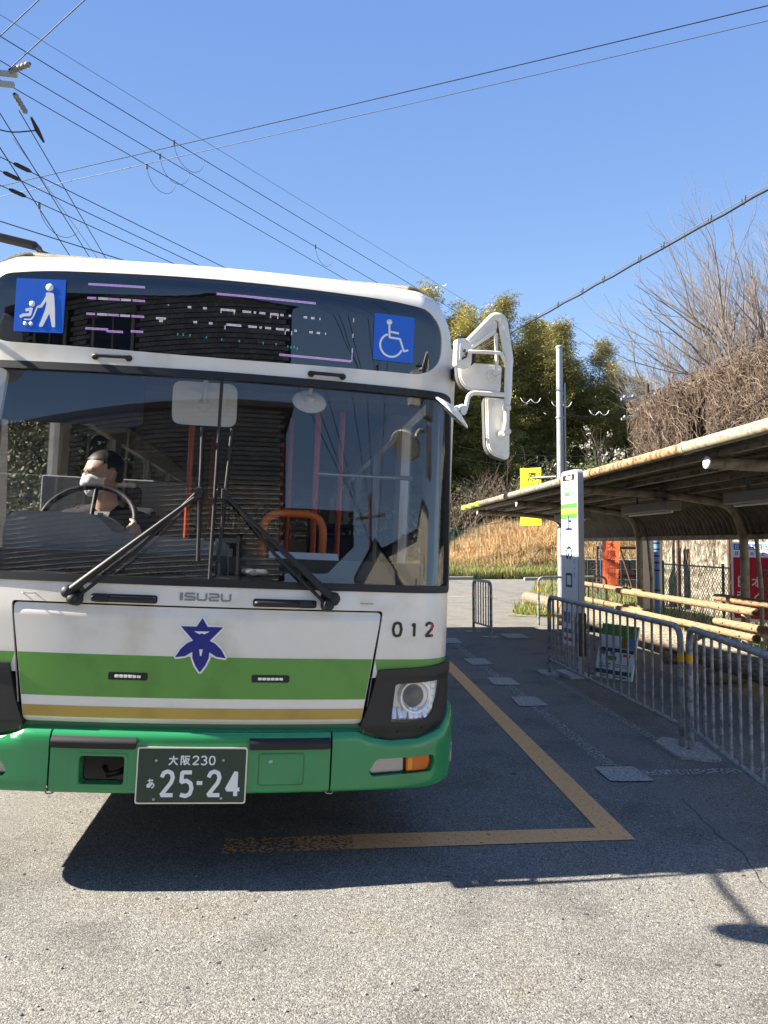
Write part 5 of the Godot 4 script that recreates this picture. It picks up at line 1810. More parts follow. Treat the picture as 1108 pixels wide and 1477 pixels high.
func build_behind_shelter() -> void:
	net_fence("mesh_fence", "green chain link fence between the log rails and the mortar wall", V(5.95, 0, -13.0), V(5.75, 0, -6.5), .08, 1.1, .085, M.wire_green, 4)
	net_fence("mesh_fence", "black chain link panel under the orange banner", V(6.2, 0, -17.6), V(6.9, 0, -17.3), .1, 1.0, .10, M.wire_black, 2)
	net_fence("mesh_fence", "dark green fence at the foot of the bamboo, left of the dry grass", V(5.0, .5, -37.0), V(10.0, 1.2, -37.6), .1, 1.55, .14, M.wire_green, 5)
	# overgrown building: mortar wall below, vines above
	var o := thing("overgrown_building", "old building with mortar wall, matted over with dry brown vines", "building", V(8.0, 0, -13.5))
	var g := Geo.new()
	# front wall with an arched opening, facing the road (towards -x); pieces in local z -5.3 .. 7
	var za := -5.3
	var zb := 9.0
	var oz0 := -2.55
	var oz1 := -1.72
	g.box(V(.2, 1.72, (za + zb) / 2), V(.4, 3.44, zb - za))
	g.box(V(.2, 4.2, (za + oz0) / 2), V(.4, 1.52, oz0 - za))
	g.box(V(.2, 4.2, (oz1 + zb) / 2), V(.4, 1.52, zb - oz1))
	g.box(V(.2, 4.89, (oz0 + oz1) / 2), V(.4, .14, oz1 - oz0))
	g.box(V(2.6, 2.45, za + .2), V(4.4, 4.9, .39))
	obj("wall", g, M.mortar, o)
	g = Geo.new()
	g.box(V(.62, 4.15, (oz0 + oz1) / 2), V(.05, 1.5, 1.1))
	obj("window_recess", g, M.siding_base, o)
	g = Geo.new()
	g.box(V(.2, 4.2, oz0 - .004), V(.41, 1.5, .02))
	g.box(V(.2, 4.2, oz1 + .004), V(.41, 1.5, .02))
	obj("window_reveal", g, M.felt, o)
	g = Geo.new()
	g.box(V(2.6, 4.98, (za + zb) / 2), V(5.3, .12, zb - za + .1))
	obj("roof", g, M.mortar, o)
	for z: float in [-4.2, -3.1, -.9]:
		g = Geo.new()
		g.tube(P3([-.05, 0, z, -.05, 3.2, z]), .035, 8)
		obj("drain_pipe", g, M.rust_pipe, o)
	# the mat of vines, over a felt of dead leaves and fine stems
	for q: Array in [[za, oz0 + .02], [oz1 - .02, zb]]:
		g = Geo.new()
		g.box(V(-.02, 4.12, (q[0] + q[1]) / 2), V(.05, 1.76, q[1] - q[0] - .02))
		obj("vine_felt", g, M.felt, o)
	g = Geo.new()
	g.box(V(2.6, 5.055, (za + zb) / 2), V(5.34, .03, zb - za + .12))
	obj("vine_felt", g, M.felt, o)
	rng.seed = 77
	g = Geo.new()
	g.colored = true
	for i in 8200:
		var z := rnd(za + .12, zb - 2.5)
		var y := rnd(2.9, 4.85)
		if i % 5 == 0:
			y = rnd(4.6, 4.98)
		if z > oz0 - .1 and z < oz1 + .55 and y > 3.4 and y < 4.7 and not (i % 17 == 0):
			continue
		if y < 3.3 and rnd() < .5:
			continue
		var deep := rnd(.0, .28) + (.1 if y > 4.9 else 0.0)
		var p := V(-.04 - deep * .7, y, z)
		var a := rnd(0, TAU)
		var dir := V(0, sin(a), cos(a))
		var pts := PackedVector3Array([p])
		var len := rnd(.35, 1.0)
		for k in 5:
			dir = (dir + V(rnd(-.35, .35), rnd(-.65, .55), rnd(-.6, .6))).normalized()
			p += dir * len / 5.0
			p.x = clampf(p.x, -.27, .5 if p.y > 5.0 else -.03)
			p.y = minf(p.y, 5.12)
			p.z = maxf(p.z, za - .06)
			pts.append(p)
		var v := rnd(.28, .80)
		g.tint = [Color(.20, .135, .095), Color(.26, .185, .13), Color(.15, .10, .075), Color(.34, .27, .20)][i % 4] * v
		g.tube(pts, rnd(.003, .008), 3, false)
	stuff(obj("vine_mat", g, M.vine, o))
	# a few bare vine stems hanging over the mortar below
	g = Geo.new()
	g.colored = true
	for i in 240:
		var p := V(-.04, rnd(1.6, 3.2), rnd(za, 3.0))
		var pts := PackedVector3Array([p])
		var dir := V(0, -1, 0)
		for k in 5:
			dir = (dir + V(rnd(-.1, .1), rnd(-.3, .2), rnd(-.5, .5))).normalized()
			p += dir * .22
			p.x = clampf(p.x, -.12, -.02)
			pts.append(p)
		g.tint = Color(.17, .135, .09) * rnd(.6, 1.3)
		g.tube(pts, rnd(.003, .009), 3, false)
	stuff(obj("hanging_stems", g, M.vine, o))
	# red notice, striped post, pier, banner, rails beyond
	o = thing("red_sign", "red notice with white writing and a blue lettered top behind a shelter post", "sign", V(5.62, 0, -10.12), deg_to_rad(-52.0))
	g = Geo.new()
	g.box(V(.48, .935, 0), V(.96, 1.09, .02), Basis(), .004)
	obj("board", g, M.sign_white, o)
	g = Geo.new()
	g.prism(rect2(.03, .43, .93, 1.27), .010, .012, Transform3D())
	obj("red_field", g, M.red_sign, o)
	g = Geo.new()
	for k in 9:
		g.prism(rect2(.04 + .098 * k, 1.375, .125 + .098 * k, 1.455), .010, .012, Transform3D())
	stuff(obj("blue_lettering_blocks", g, M.blue_band, o))
	g = Geo.new()
	for k in 9:
		write(g, ["日", "本", "上", "大", "口", "原", "日", "本", "大"][k], .055 + .098 * k, 1.387, .055, .056, .009, Transform3D(Basis(), V(0, 0, .012)), .001)
	for k in 4:
		write(g, "日本日本"[k], .07 + .20 * k, .86, .16, .15, .016, Transform3D(Basis(), V(0, 0, .012)), .001)
	for k in 4:
		write(g, "強くの大"[k], .07 + .20 * k, .64, .16, .16, .016, Transform3D(Basis(), V(0, 0, .012)), .001)
	g.prism(rect2(.70, .45, .80, .53), .012, .013, Transform3D())
	stuff(obj("white_lettering", g, M.sign_white, o))
	g = Geo.new()
	for k in 7:
		write(g, "日本原大日上本"[k], .05 + .07 * k, 1.30, .05, .045, .008, Transform3D(Basis(), V(0, 0, .010)), .001)
	stuff(obj("subtitle", g, M.blue_band, o))
	for x: float in [.08, .88]:
		g = Geo.new()
		g.tube(P3([x, 0, -.02, x, 1.47, -.02]), .02, 8)
		obj("stake", g, M.pole_grey, o)
	o = thing("striped_post", "pale blue post with black bands behind the log rails", "post", V(5.93, 0, -13.2))
	g = Geo.new()
	g.tube(P3([0, 0, 0, 0, 2.0, 0]), .052, 14)
	obj("post", g, M.stripe_blue, o)
	for y: float in [.62, .98, 1.12, 1.24, 1.36, 1.47, 1.58]:
		g = Geo.new()
		g.tube(PackedVector3Array([V(0, y - .015, 0), V(0, y + .015, 0)]), .0535, 14)
		obj("black_band", g, M.black_plastic, o)
	g = Geo.new()
	g.box(V(7.15, .9, -16.3), V(.5, 1.8, .30), Basis(), .02)
	tag(obj("pier", g, M.render_beige), "plain pale pier left of the striped post", "pier")
	o = thing("orange_banner", "orange vertical banner with dark writing on a pale pole", "banner", V(6.25, 0, -16.9), deg_to_rad(-20.0))
	g = Geo.new()
	g.tube(P3([0, 0, 0, 0, 2.1, 0]), .016, 8)
	obj("pole", g, M.stripe_blue, o)
	g = Geo.new()
	var wav := func(x: float, y: float) -> Vector3: return V(.04 + x * (1.0 - .18 * (1.0 - y)), .52 + 1.45 * y, .03 * sin(x * 9.0 + y * 6.0))
	for i in 6:
		for k in 16:
			g.quad(wav.call(i * .07, k / 16.0), wav.call(i * .07 + .07, k / 16.0), wav.call(i * .07 + .07, (k + 1) / 16.0), wav.call(i * .07, (k + 1) / 16.0), V(0, 0, 1))
	obj("cloth", g, M.banner_cloth, o)
	g = Geo.new()
	for k in 6:
		var y := .86 - .135 * k
		var p: Vector3 = wav.call(.21, y)
		write(g, ["本", "日", "大", "原", "強", "口"][k], -.08, -.02, .19, .15, .024, Transform3D(Basis(), p + V(0, 0, .024)), .002)
	stuff(obj("writing", g, M.banner_print, o))
	o = thing("pipe_rail", "rusty two bar pipe rail beyond the shelter", "railing", V(7.3, 0, -20.0))
	for y: float in [.58, 1.36]:
		g = Geo.new()
		g.tube(P3([0, y, 0, 2.4, y, 0]), .045, 8)
		obj("bar", g, M.rust_pipe, o)
	for x: float in [0.0, 1.2, 2.4]:
		g = Geo.new()
		g.tube(P3([x, 0, 0, x, 1.4, 0]), .04, 8)
		obj("post", g, M.rust_pipe, o)
	g = Geo.new()
	g.tube(P3([.55, 1.5, .1, .95, .0, .3]), .03, 8)
	obj("stay", g, M.rust_pipe, o)
	o = thing("stone_wall", "low dark block wall below the dry grass bank", "wall", V(7.2, 0, -23.0))
	rng.seed = 31
	for r in 3:
		for k in 9:
			g = Geo.new()
			g.box(V(.27 + .54 * k + .2 * (r % 2), .17 + .33 * r, rnd(-.02, .02)), V(.52, .31, .4), Basis(Vector3.BACK, rnd(-.02, .02)), .03)
			obj("block", g, M.stone, o)
	# dark dry shrub stems and weeds in the strip by the fence
	g = Geo.new()
	g.colored = true
	for i in 900:
		var p := V(rnd(5.2, 7.6), 0, rnd(-15.5, -6.0))
		var h := rnd(.08, .30)
		var w := V(rnd(-1, 1), 0, rnd(-1, 1)).normalized() * .02
		var top := p + V(rnd(-.12, .12), h, rnd(-.12, .12))
		g.tint = [Color(.10, .13, .03), Color(.22, .20, .06), Color(.28, .22, .10)][i % 3] * rnd(.7, 1.3)
		g.flat(p - w, p + w, top, V(-1, .3, 0))
	stuff(obj("weeds", g, M.leaf))

func leaf_spray(seed_: int, n: int, reach: float, len: float, wid: float, droop: float) -> ArrayMesh:
	var r := RandomNumberGenerator.new()
	r.seed = seed_
	var g := Geo.new()
	for i in n:
		var p := V(r.randf_range(-1, 1), r.randf_range(-.6, .6), r.randf_range(-1, 1)) * reach
		var d := V(r.randf_range(-1, 1), r.randf_range(-.6, .5) - droop, r.randf_range(-1, 1)).normalized()
		var s := d.cross(V(r.randf_range(-1, 1), 1, r.randf_range(-1, 1)).normalized()).normalized() * wid
		var nn := s.cross(d).normalized()
		if nn.y < 0:
			nn = -nn
		var l := len * r.randf_range(.7, 1.2)
		g.flat(p, p + d * l * .45 + s, p + d * l, nn)
		g.flat(p, p + d * l * .45 - s, p + d * l, nn)
	return g.mesh()

func build_land() -> void:
	# verge, mound, hill
	var g := Geo.new()
	var nx := 60
	var nz := 34
	var pt := func(i: int, k: int) -> Vector3:
		var x := -60.0 + 150.0 * i / nx
		var z := -30.8 - 70.0 * pow(float(k) / nz, 1.4)
		return V(x, terrain(x, z) + .01, z)
	for i in nx:
		for k in nz:
			g.quad(pt.call(i, k), pt.call(i + 1, k), pt.call(i + 1, k + 1), pt.call(i, k + 1), Vector3.UP)
	struct("hillside", g, M.soil)
	for k in 2:
		g = Geo.new()
		g.box(V(0, .06, 0), V(3.6 if k == 0 else 3.2, .14, .22), Basis(), .02)
		var kb := struct("kerb", g, M.concrete)
		kb.position = V(4.1, 0, -30.4) if k == 0 else V(9.4, 0, -29.6)
	struct("grass_verge", flat_sheet(P2([3.6, -15.0, 5.4, -14.0, 9.0, -19.0, 9.5, -27.0, 7.6, -27.0, 5.6, -20.5]), .008), M.verge_soil)
	struct("lane_line", flat_sheet(P2([2.4, -20.6, 4.5, -21.0, 4.5, -20.8, 2.4, -20.4]), .004), M.white_line)
	rng.seed = 9
	# green blades on the verge and at the foot of the mound
	var blade := Geo.new()
	for i in 7:
		var a := TAU * i / 7.0
		var d := V(cos(a), 0, sin(a))
		var s := V(-sin(a), 0, cos(a)) * .012
		blade.flat(d * .03 - s, d * .03 + s, d * (.07 + .02 * (i % 3)) + V(0, .16 + .03 * (i % 2), 0), d + V(0, .5, 0))
	var bm := blade.mesh()
	var xs := []
	var cs := PackedColorArray()
	for i in 30000:
		var x: float
		var z: float
		if i % 3 == 0:
			x = rnd(3.8, 9.3)
			z = rnd(-27.0, -14.2)
			if not Geometry2D.is_point_in_polygon(Vector2(x, z), P2([3.7, -15.2, 5.4, -14.1, 9.0, -19.0, 9.5, -27.0, 7.6, -27.0, 5.6, -20.5])) or rnd() < .35 * (1.0 + sin(x * 3.0) * cos(z * 2.2)):
				continue
		else:
			x = rnd(2.0, 16.0)
			z = rnd(-34.6, -30.9)
		var y := maxf(terrain(x, z), 0.0) if z < -30.8 else .008
		var s := rnd(.7, 1.6) * (1.6 if z < -30.0 else .75)
		xs.append(Transform3D(Basis(Vector3.UP, rnd(0, TAU)).scaled(V(s, s * rnd(.6, 1.2), s)), V(x, y, z)))
		var pick := rnd()
		cs.append((Color(.16, .21, .04) if pick < .55 else Color(.29, .26, .085) if pick < .8 else Color(.32, .25, .14)) * rnd(.7, 1.25))
	stuff(many("grass", bm, M.leaf, xs, cs))
	# tall dry grass on the mound
	var tuft := Geo.new()
	for i in 7:
		var a := TAU * i / 7.0 + .3 * (i % 2)
		var d := V(cos(a), 0, sin(a))
		var s := V(-sin(a), 0, cos(a)) * .011
		var top := d * (.10 + .04 * (i % 3)) + V(0, .88 + .13 * (i % 3), 0)
		var mid := d * .05 + V(0, .45, 0)
		tuft.quad(-s, s, mid + s, mid - s, d + V(0, .4, 0))
		tuft.flat(mid - s, mid + s, top, d + V(0, .4, 0))
		for e in 1:
			var b := mid.lerp(top, .35 + .3 * e)
			var o := V(cos(a + 1.5 - 3.0 * e), .9, sin(a + 1.5 - 3.0 * e)) * .15
			tuft.flat(b, b + V(0, .03, 0), b + o + V(0, .02, 0), V(0, 1, .4))
	var tm := tuft.mesh()
	xs = []
	cs = PackedColorArray()
	for i in 16000:
		var x := rnd(2.0, 24.0)
		var z := rnd(-41.5, -32.6)
		if z > -34.2 and rnd() < .55:
			continue
		var s := rnd(.55, 1.05) * (.45 + .5 * smooth(4.0, 9.5, x))
		xs.append(Transform3D(Basis(Vector3.UP, rnd(0, TAU)) * Basis(Vector3.RIGHT, rnd(-.25, .25)) * Basis().scaled(V(s * 1.2, s, s * 1.2)), V(x, terrain(x, z) - .03, z)))
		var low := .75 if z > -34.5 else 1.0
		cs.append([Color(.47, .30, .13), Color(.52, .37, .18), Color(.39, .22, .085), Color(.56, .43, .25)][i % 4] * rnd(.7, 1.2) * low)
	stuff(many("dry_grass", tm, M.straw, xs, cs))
	# shrubs under the bamboo: dark evergreen mass
	var sp := [leaf_spray(1, 16, .30, .17, .035, .1), leaf_spray(2, 16, .34, .20, .03, .3)]
	for k in 2:
		xs = []
		cs = PackedColorArray()
		for i in 17000:
			var x := rnd(-6.0, 34.0)
			var z := rnd(-56.0, -40.5)
			var y := terrain(x, z) + absf(rnd(-1, 1) + rnd(-1, 1)) * (1.5 + .9 * sin(x * .8 + 1.0) * sin(x * .37)) + .1
			var s := rnd(.8, 1.7)
			xs.append(Transform3D(Basis(V(rnd(-1, 1), 2, rnd(-1, 1)).normalized(), rnd(0, TAU)).scaled(V(s, s, s)), V(x, y, z)))
			cs.append([Color(.035, .052, .018), Color(.055, .062, .02), Color(.085, .075, .035)][i % 3] * rnd(.6, 1.2))
		stuff(many("undergrowth", sp[k], M.leaf, xs, cs))

	xs = []
	cs = PackedColorArray()
	for i in 15000:
		var x := rnd(-60.0, -5.0)
		var z := rnd(-72.0, -38.0)
		var y := terrain(x, z) + absf(rnd(-1, 1) + rnd(-1, 1)) * (2.6 + 1.6 * sin(x * .5 + 1.0) * sin(x * .23 + z * .2)) + .1
		var s := rnd(1.6, 3.4)
		xs.append(Transform3D(Basis(V(rnd(-1, 1), 2, rnd(-1, 1)).normalized(), rnd(0, TAU)).scaled(V(s, s, s)), V(x, y, z)))
		cs.append([Color(.05, .07, .022), Color(.08, .085, .03), Color(.11, .10, .045)][i % 3] * rnd(.6, 1.2))
	stuff(many("far_woods", sp[0], M.leaf, xs, cs))

func build_bamboo() -> void:
	rng.seed = 15
	var variants := []
	var mats: StandardMaterial3D = M.leaf
	for k in 5:
		var o := Node3D.new()
		var h := 14.0
		var g := Geo.new()
		g.colored = true
		g.tint = Color(.13, .14, .055)
		var pts := PackedVector3Array()
		var rad := []
		var tone: float = [1.0, .74, 1.15, .86, 1.05][k]
		var lean := V(rnd(-.10, .16), 0, rnd(-.1, .1))
		var axis := func(t: float) -> Vector3: return V(0, h * t, 0) + lean * h * pow(t, 2.6) * 1.2 - V(0, .07 * h * pow(maxf(t - .72, 0) / .28, 2.0), 0)
		for i in 13:
			pts.append(axis.call(i / 12.0))
			rad.append(lerpf(.055, .008, pow(i / 12.0, 1.3)))
		g.tube(pts, rad, 5, false)
		var xs := []
		var cs := PackedColorArray()
		for i in 130:
			var t := pow(rnd(.012, 1.0), .75)
			var p: Vector3 = axis.call(t)
			var a := rnd(0, TAU)
			var wide := 1.95 * pow(maxf(1.0 - t, .012), .58) * smooth(-.02, .22, t)
			var d := V(cos(a), rnd(.15, .75), sin(a)).normalized()
			var len := wide * rnd(.6, 1.15)
			var tip := p + d * len - V(0, .22 * len, 0)
			var mid := p + d * len * .55
			g.tube(PackedVector3Array([p, mid, tip]), [.012, .008, .004], 3, false)
			var nn := int((20.0 if t < .75 else 13.0) * len) + (9 if t < .75 else 4)
			for q in nn:
				var f := rnd(.25, 1.08)
				var c := p.lerp(mid, f * 2.0) if f < .5 else mid.lerp(tip, f * 2.0 - 1.0)
				c += V(rnd(-1, 1), rnd(-.9, .6), rnd(-1, 1)) * .34
				var s := rnd(.65, 1.2)
				xs.append(Transform3D(Basis(V(rnd(-.4, .4), 1, rnd(-.4, .4)).normalized(), rnd(0, TAU)).scaled(V(s, s, s)), c))
				var height_mix := smooth(.45, 1.0, t)  # leaves get paler and yellower up the culm
				cs.append((Color(.23, .225, .062).lerp(Color(.47, .41, .14), height_mix * rnd(.3, 1.0))) * rnd(.6, 1.3) * tone)
		var stem := obj("culm", g, M.bark, o)
		var cr := many("crown", leaf_spray(30 + k, 11, .30, .20, .019, .35), mats, xs, cs, o)
		stuff(cr)
		variants.append(o)
	# one clump of stems per thing; tops follow the outline against the sky
	var spots := [[4.6, 18.2, "tallest"], [6.4, 15.2, ""], [8.2, 15.6, ""], [9.6, 16.4, ""], [11.0, 15.4, ""], [12.6, 15.6, ""], [13.8, 14.2, ""], [15.2, 15.0, ""], [16.4, 13.4, ""], [17.6, 12.4, ""], [18.9, 11.6, ""], [2.6, 14.0, ""], [20.4, 11.0, ""], [.4, 15.0, ""], [22.2, 10.4, ""], [24.0, 10.0, ""]]
	var words := ["tallest bamboo, its plume alone above the bus roof", "bamboo just right of the bus roof corner", "bamboo behind the tilted mirror frame", "full bamboo right of the mirror arm, highest of the grove", "bamboo crossed by the looped cable", "yellowish bamboo left of the grey lamp pole", "bamboo top just left of the pole top", "broad bamboo plume right of the pole top", "bamboo right of the pole, lower than its neighbours", "bamboo sloping down towards the blossom tree", "low bamboo behind the blossom tree", "bamboo mostly hidden behind the bus mirror and roof", "lowest bamboo beside the bare trees", "bamboo hidden behind the bus", "bamboo behind the vine covered building", "last bamboo behind the bare trees"]
	var row := 0
	for s: Array in spots:
		var o: Node3D = variants[row % 5].duplicate()
		var ground := terrain(s[0], -45.0)
		o.name = numbered("bamboo")
		add_child(o)
		o.position = V(s[0], ground - .1, -45.0 - rnd(0, 2.0))
		var sc: float = (s[1] + .9 - ground + .3) / 13.6
		o.scale = V(sc * 1.25, sc, sc * 1.25)
		o.rotation.y = rnd(0, TAU)
		tag(o, words[row], "bamboo", "bamboo along the hill")
		row += 1
	# the ranks behind, which close the grove
	for k in 44:
		var x := -6.0 + .80 * k + rnd(-.4, .4)
		var z := -46.5 - rnd(0, 4.5)
		var o: Node3D = variants[(k * 3 + 1) % 5].duplicate()
		o.name = numbered("bamboo")
		add_child(o)
		var ground := terrain(x, z)
		o.position = V(x, ground - .1, z)
		var want := lerpf(17.6, 11.8, smooth(10.0, 23.0, x)) + rnd(-2.2, .4)
		var sc := (want - ground) / 13.6
		o.scale = V(sc * 1.4, sc, sc * 1.4)
		o.rotation.y = rnd(0, TAU)
		tag(o, "bamboo of the close ranks at the back of the grove", "bamboo", "bamboo at the back of the grove")
	for v: Node3D in variants:
		v.free()

func grow(g: Geo, p: Vector3, dir: Vector3, len: float, r: float, level: int, up: float, spread: float, tips: Array) -> void:
	var n := 4
	var pts := PackedVector3Array([p])
	var rad := [r]
	var d := dir
	for i in n:
		d = (d + V(rnd(-1, 1), rnd(-.5, .5) + up, rnd(-1, 1)) * .17).normalized()
		p += d * len / n
		pts.append(p)
		rad.append(lerpf(r, r * .55, (i + 1.0) / n))
	g.tube(pts, rad, 6 if r > .06 else 4 if r > .02 else 3, false)
	if level == 0:
		tips.append(p)
		return
	var kids := 4 if level >= 3 else 3
	for i in kids:
		var t := rnd(.35, .95) if i > 0 else 1.0
		var at := pts[0].lerp(pts[n], t)
		var k := clampi(int(t * n), 0, n - 1)
		at = pts[k].lerp(pts[k + 1], t * n - k)
		var side := d.cross(V(rnd(-1, 1), rnd(-.3, 1), rnd(-1, 1))).normalized()
		var nd := (d + side * (spread * rnd(.55, 1.2) if i > 0 else .15)).normalized()
		grow(g, at, nd, len * rnd(.58, .80), maxf(rad[k] * (.58 if i > 0 else .8), .0065), level - 1, up, spread, tips)

func build_trees() -> void:
	rng.seed = 44
	var spec := [[14.6, -28.0, 3.2, .10, 6, "slender bare tree at the left end of the vine covered roof"], [15.6, -29.2, 3.9, .12, 6, "bare tree second from the left behind the vine covered roof"], [17.3, -28.2, 4.7, .20, 6, "big grey bare tree at the right edge with ascending branches"], [16.8, -32.0, 3.9, .11, 6, "thin bare tree set back between the two left bare trees"], [19.4, -30.5, 5.4, .22, 6, "tallest bare tree, its crown cut by the right edge"], [18.8, -33.5, 4.9, .14, 6, "bare tree set back behind the big grey one"]]
	for s: Array in spec:
		var o := thing("bare_tree", s[5], "tree", V(s[0], 0, s[1]), 0.0, "bare trees behind the vine covered building")
		var g := Geo.new()
		g.colored = true
		g.tint = Color(.17, .145, .12)
		var top := V(rnd(-.2, .1), s[2], rnd(-.2, .2))
		g.tube(PackedVector3Array([V(0, -.1, 0), top * .5 + V(rnd(-.1, .1), 0, 0), top]), [s[3] * 1.25, s[3], s[3] * .85], 8, false)
		obj("trunk", g, M.bark, o)
		g = Geo.new()
		g.colored = true
		g.tint = Color(.19, .16, .135)
		var tips := []
		for i in 5:
			var a := TAU * i / 5.0 + rnd(-.4, .4)
			grow(g, top - V(0, rnd(0, .22) * s[2] * (1.0 if i > 0 else 0.0), 0), V(cos(a) * .42, 1.0, sin(a) * .42).normalized(), s[2] * rnd(.78, .98), s[3] * .85, s[4] - 2, .28, .52, tips)
		obj("crown", g, M.bark, o)
	# bare shrubs before the dark grove
	for k in 5:
		var q: Array = [[7.2, -39.2, 1.5], [8.8, -40.2, 1.8], [10.4, -40.5, 1.6], [6.0, -40.0, 1.4], [12.0, -41.0, 1.5]][k]
		var o := thing("bare_shrub", ["bare pinkish shrub right of the bus, before the dark grove", "tall bare shrub under the long mirror", "bare shrub left of the yellow sign", "bare shrub closest to the bus side", "bare shrub behind the shelter's far end"][k], "shrub", V(q[0], terrain(q[0], q[1]), q[1]), 0.0, "bare shrubs before the grove")
		var g := Geo.new()
		g.colored = true
		g.tint = Color(.20, .145, .12)
		var tips := []
		for i in 5:
			var a := TAU * i / 5.0
			grow(g, V(0, 0, 0), V(cos(a) * .7, 1.0, sin(a) * .7).normalized(), q[2] * rnd(.8, 1.2), .03, 3, .05, .7, tips)
		obj("branches", g, M.bark, o)
	# white blossom tree
	var o := thing("blossom_tree", "small tree in white blossom left of the vine covered building", "tree", V(8.35, 0, -21.5))
	var g := Geo.new()
	g.colored = true
	g.tint = Color(.12, .10, .085)
	var tips := []
	g.tube(P3([0, 0, 0, .05, 1.2, 0, .0, 2.0, .05]), [.10, .08, .07], 7, false)
	for i in 7:
		var a := TAU * i / 7.0 + .2
		grow(g, V(.0, 1.4 + .09 * i, .05), V(cos(a) * .62, 1.0, sin(a) * .62).normalized(), 1.3, .04, 3, .15, .6, tips)
	obj("trunk", g, M.bark, o)
	var xs := []
	var cs := PackedColorArray()
	var xl := []
	var cl := PackedColorArray()
	for t: Vector3 in tips:
		for i in (2 if rnd() < .34 else 0):
			var p := t + V(rnd(-1, 1), rnd(-1, .6), rnd(-1, 1)) * .15
			var s := rnd(.7, 1.4)
			xs.append(Transform3D(Basis(V(rnd(-1, 1), 1, rnd(-1, 1)).normalized(), rnd(0, TAU)).scaled(V(s, s, s)), p))
			cs.append(Color(.66, .62, .54) * rnd(.75, 1.15))
		if t.y < 4.3 and rnd() < .9:
			xl.append(Transform3D(Basis(V(rnd(-1, 1), 1, rnd(-1, 1)).normalized(), rnd(0, TAU)), t - V(0, .35, 0)))
			cl.append(Color(.13, .17, .045) * rnd(.7, 1.3))
	stuff(many("blossom", leaf_spray(70, 6, .07, .055, .022, 0.0), M.leaf, xs, cs, o))
	stuff(many("leaves", leaf_spray(71, 9, .16, .14, .03, .1), M.leaf, xl, cl, o))

func span(a: Vector3, b: Vector3, sag: float, n := 20) -> PackedVector3Array:
	var p := PackedVector3Array()
	for i in n + 1:
		var t := float(i) / n
		p.append(a.lerp(b, t) - V(0, sag * 4.0 * t * (1.0 - t), 0))
	return p

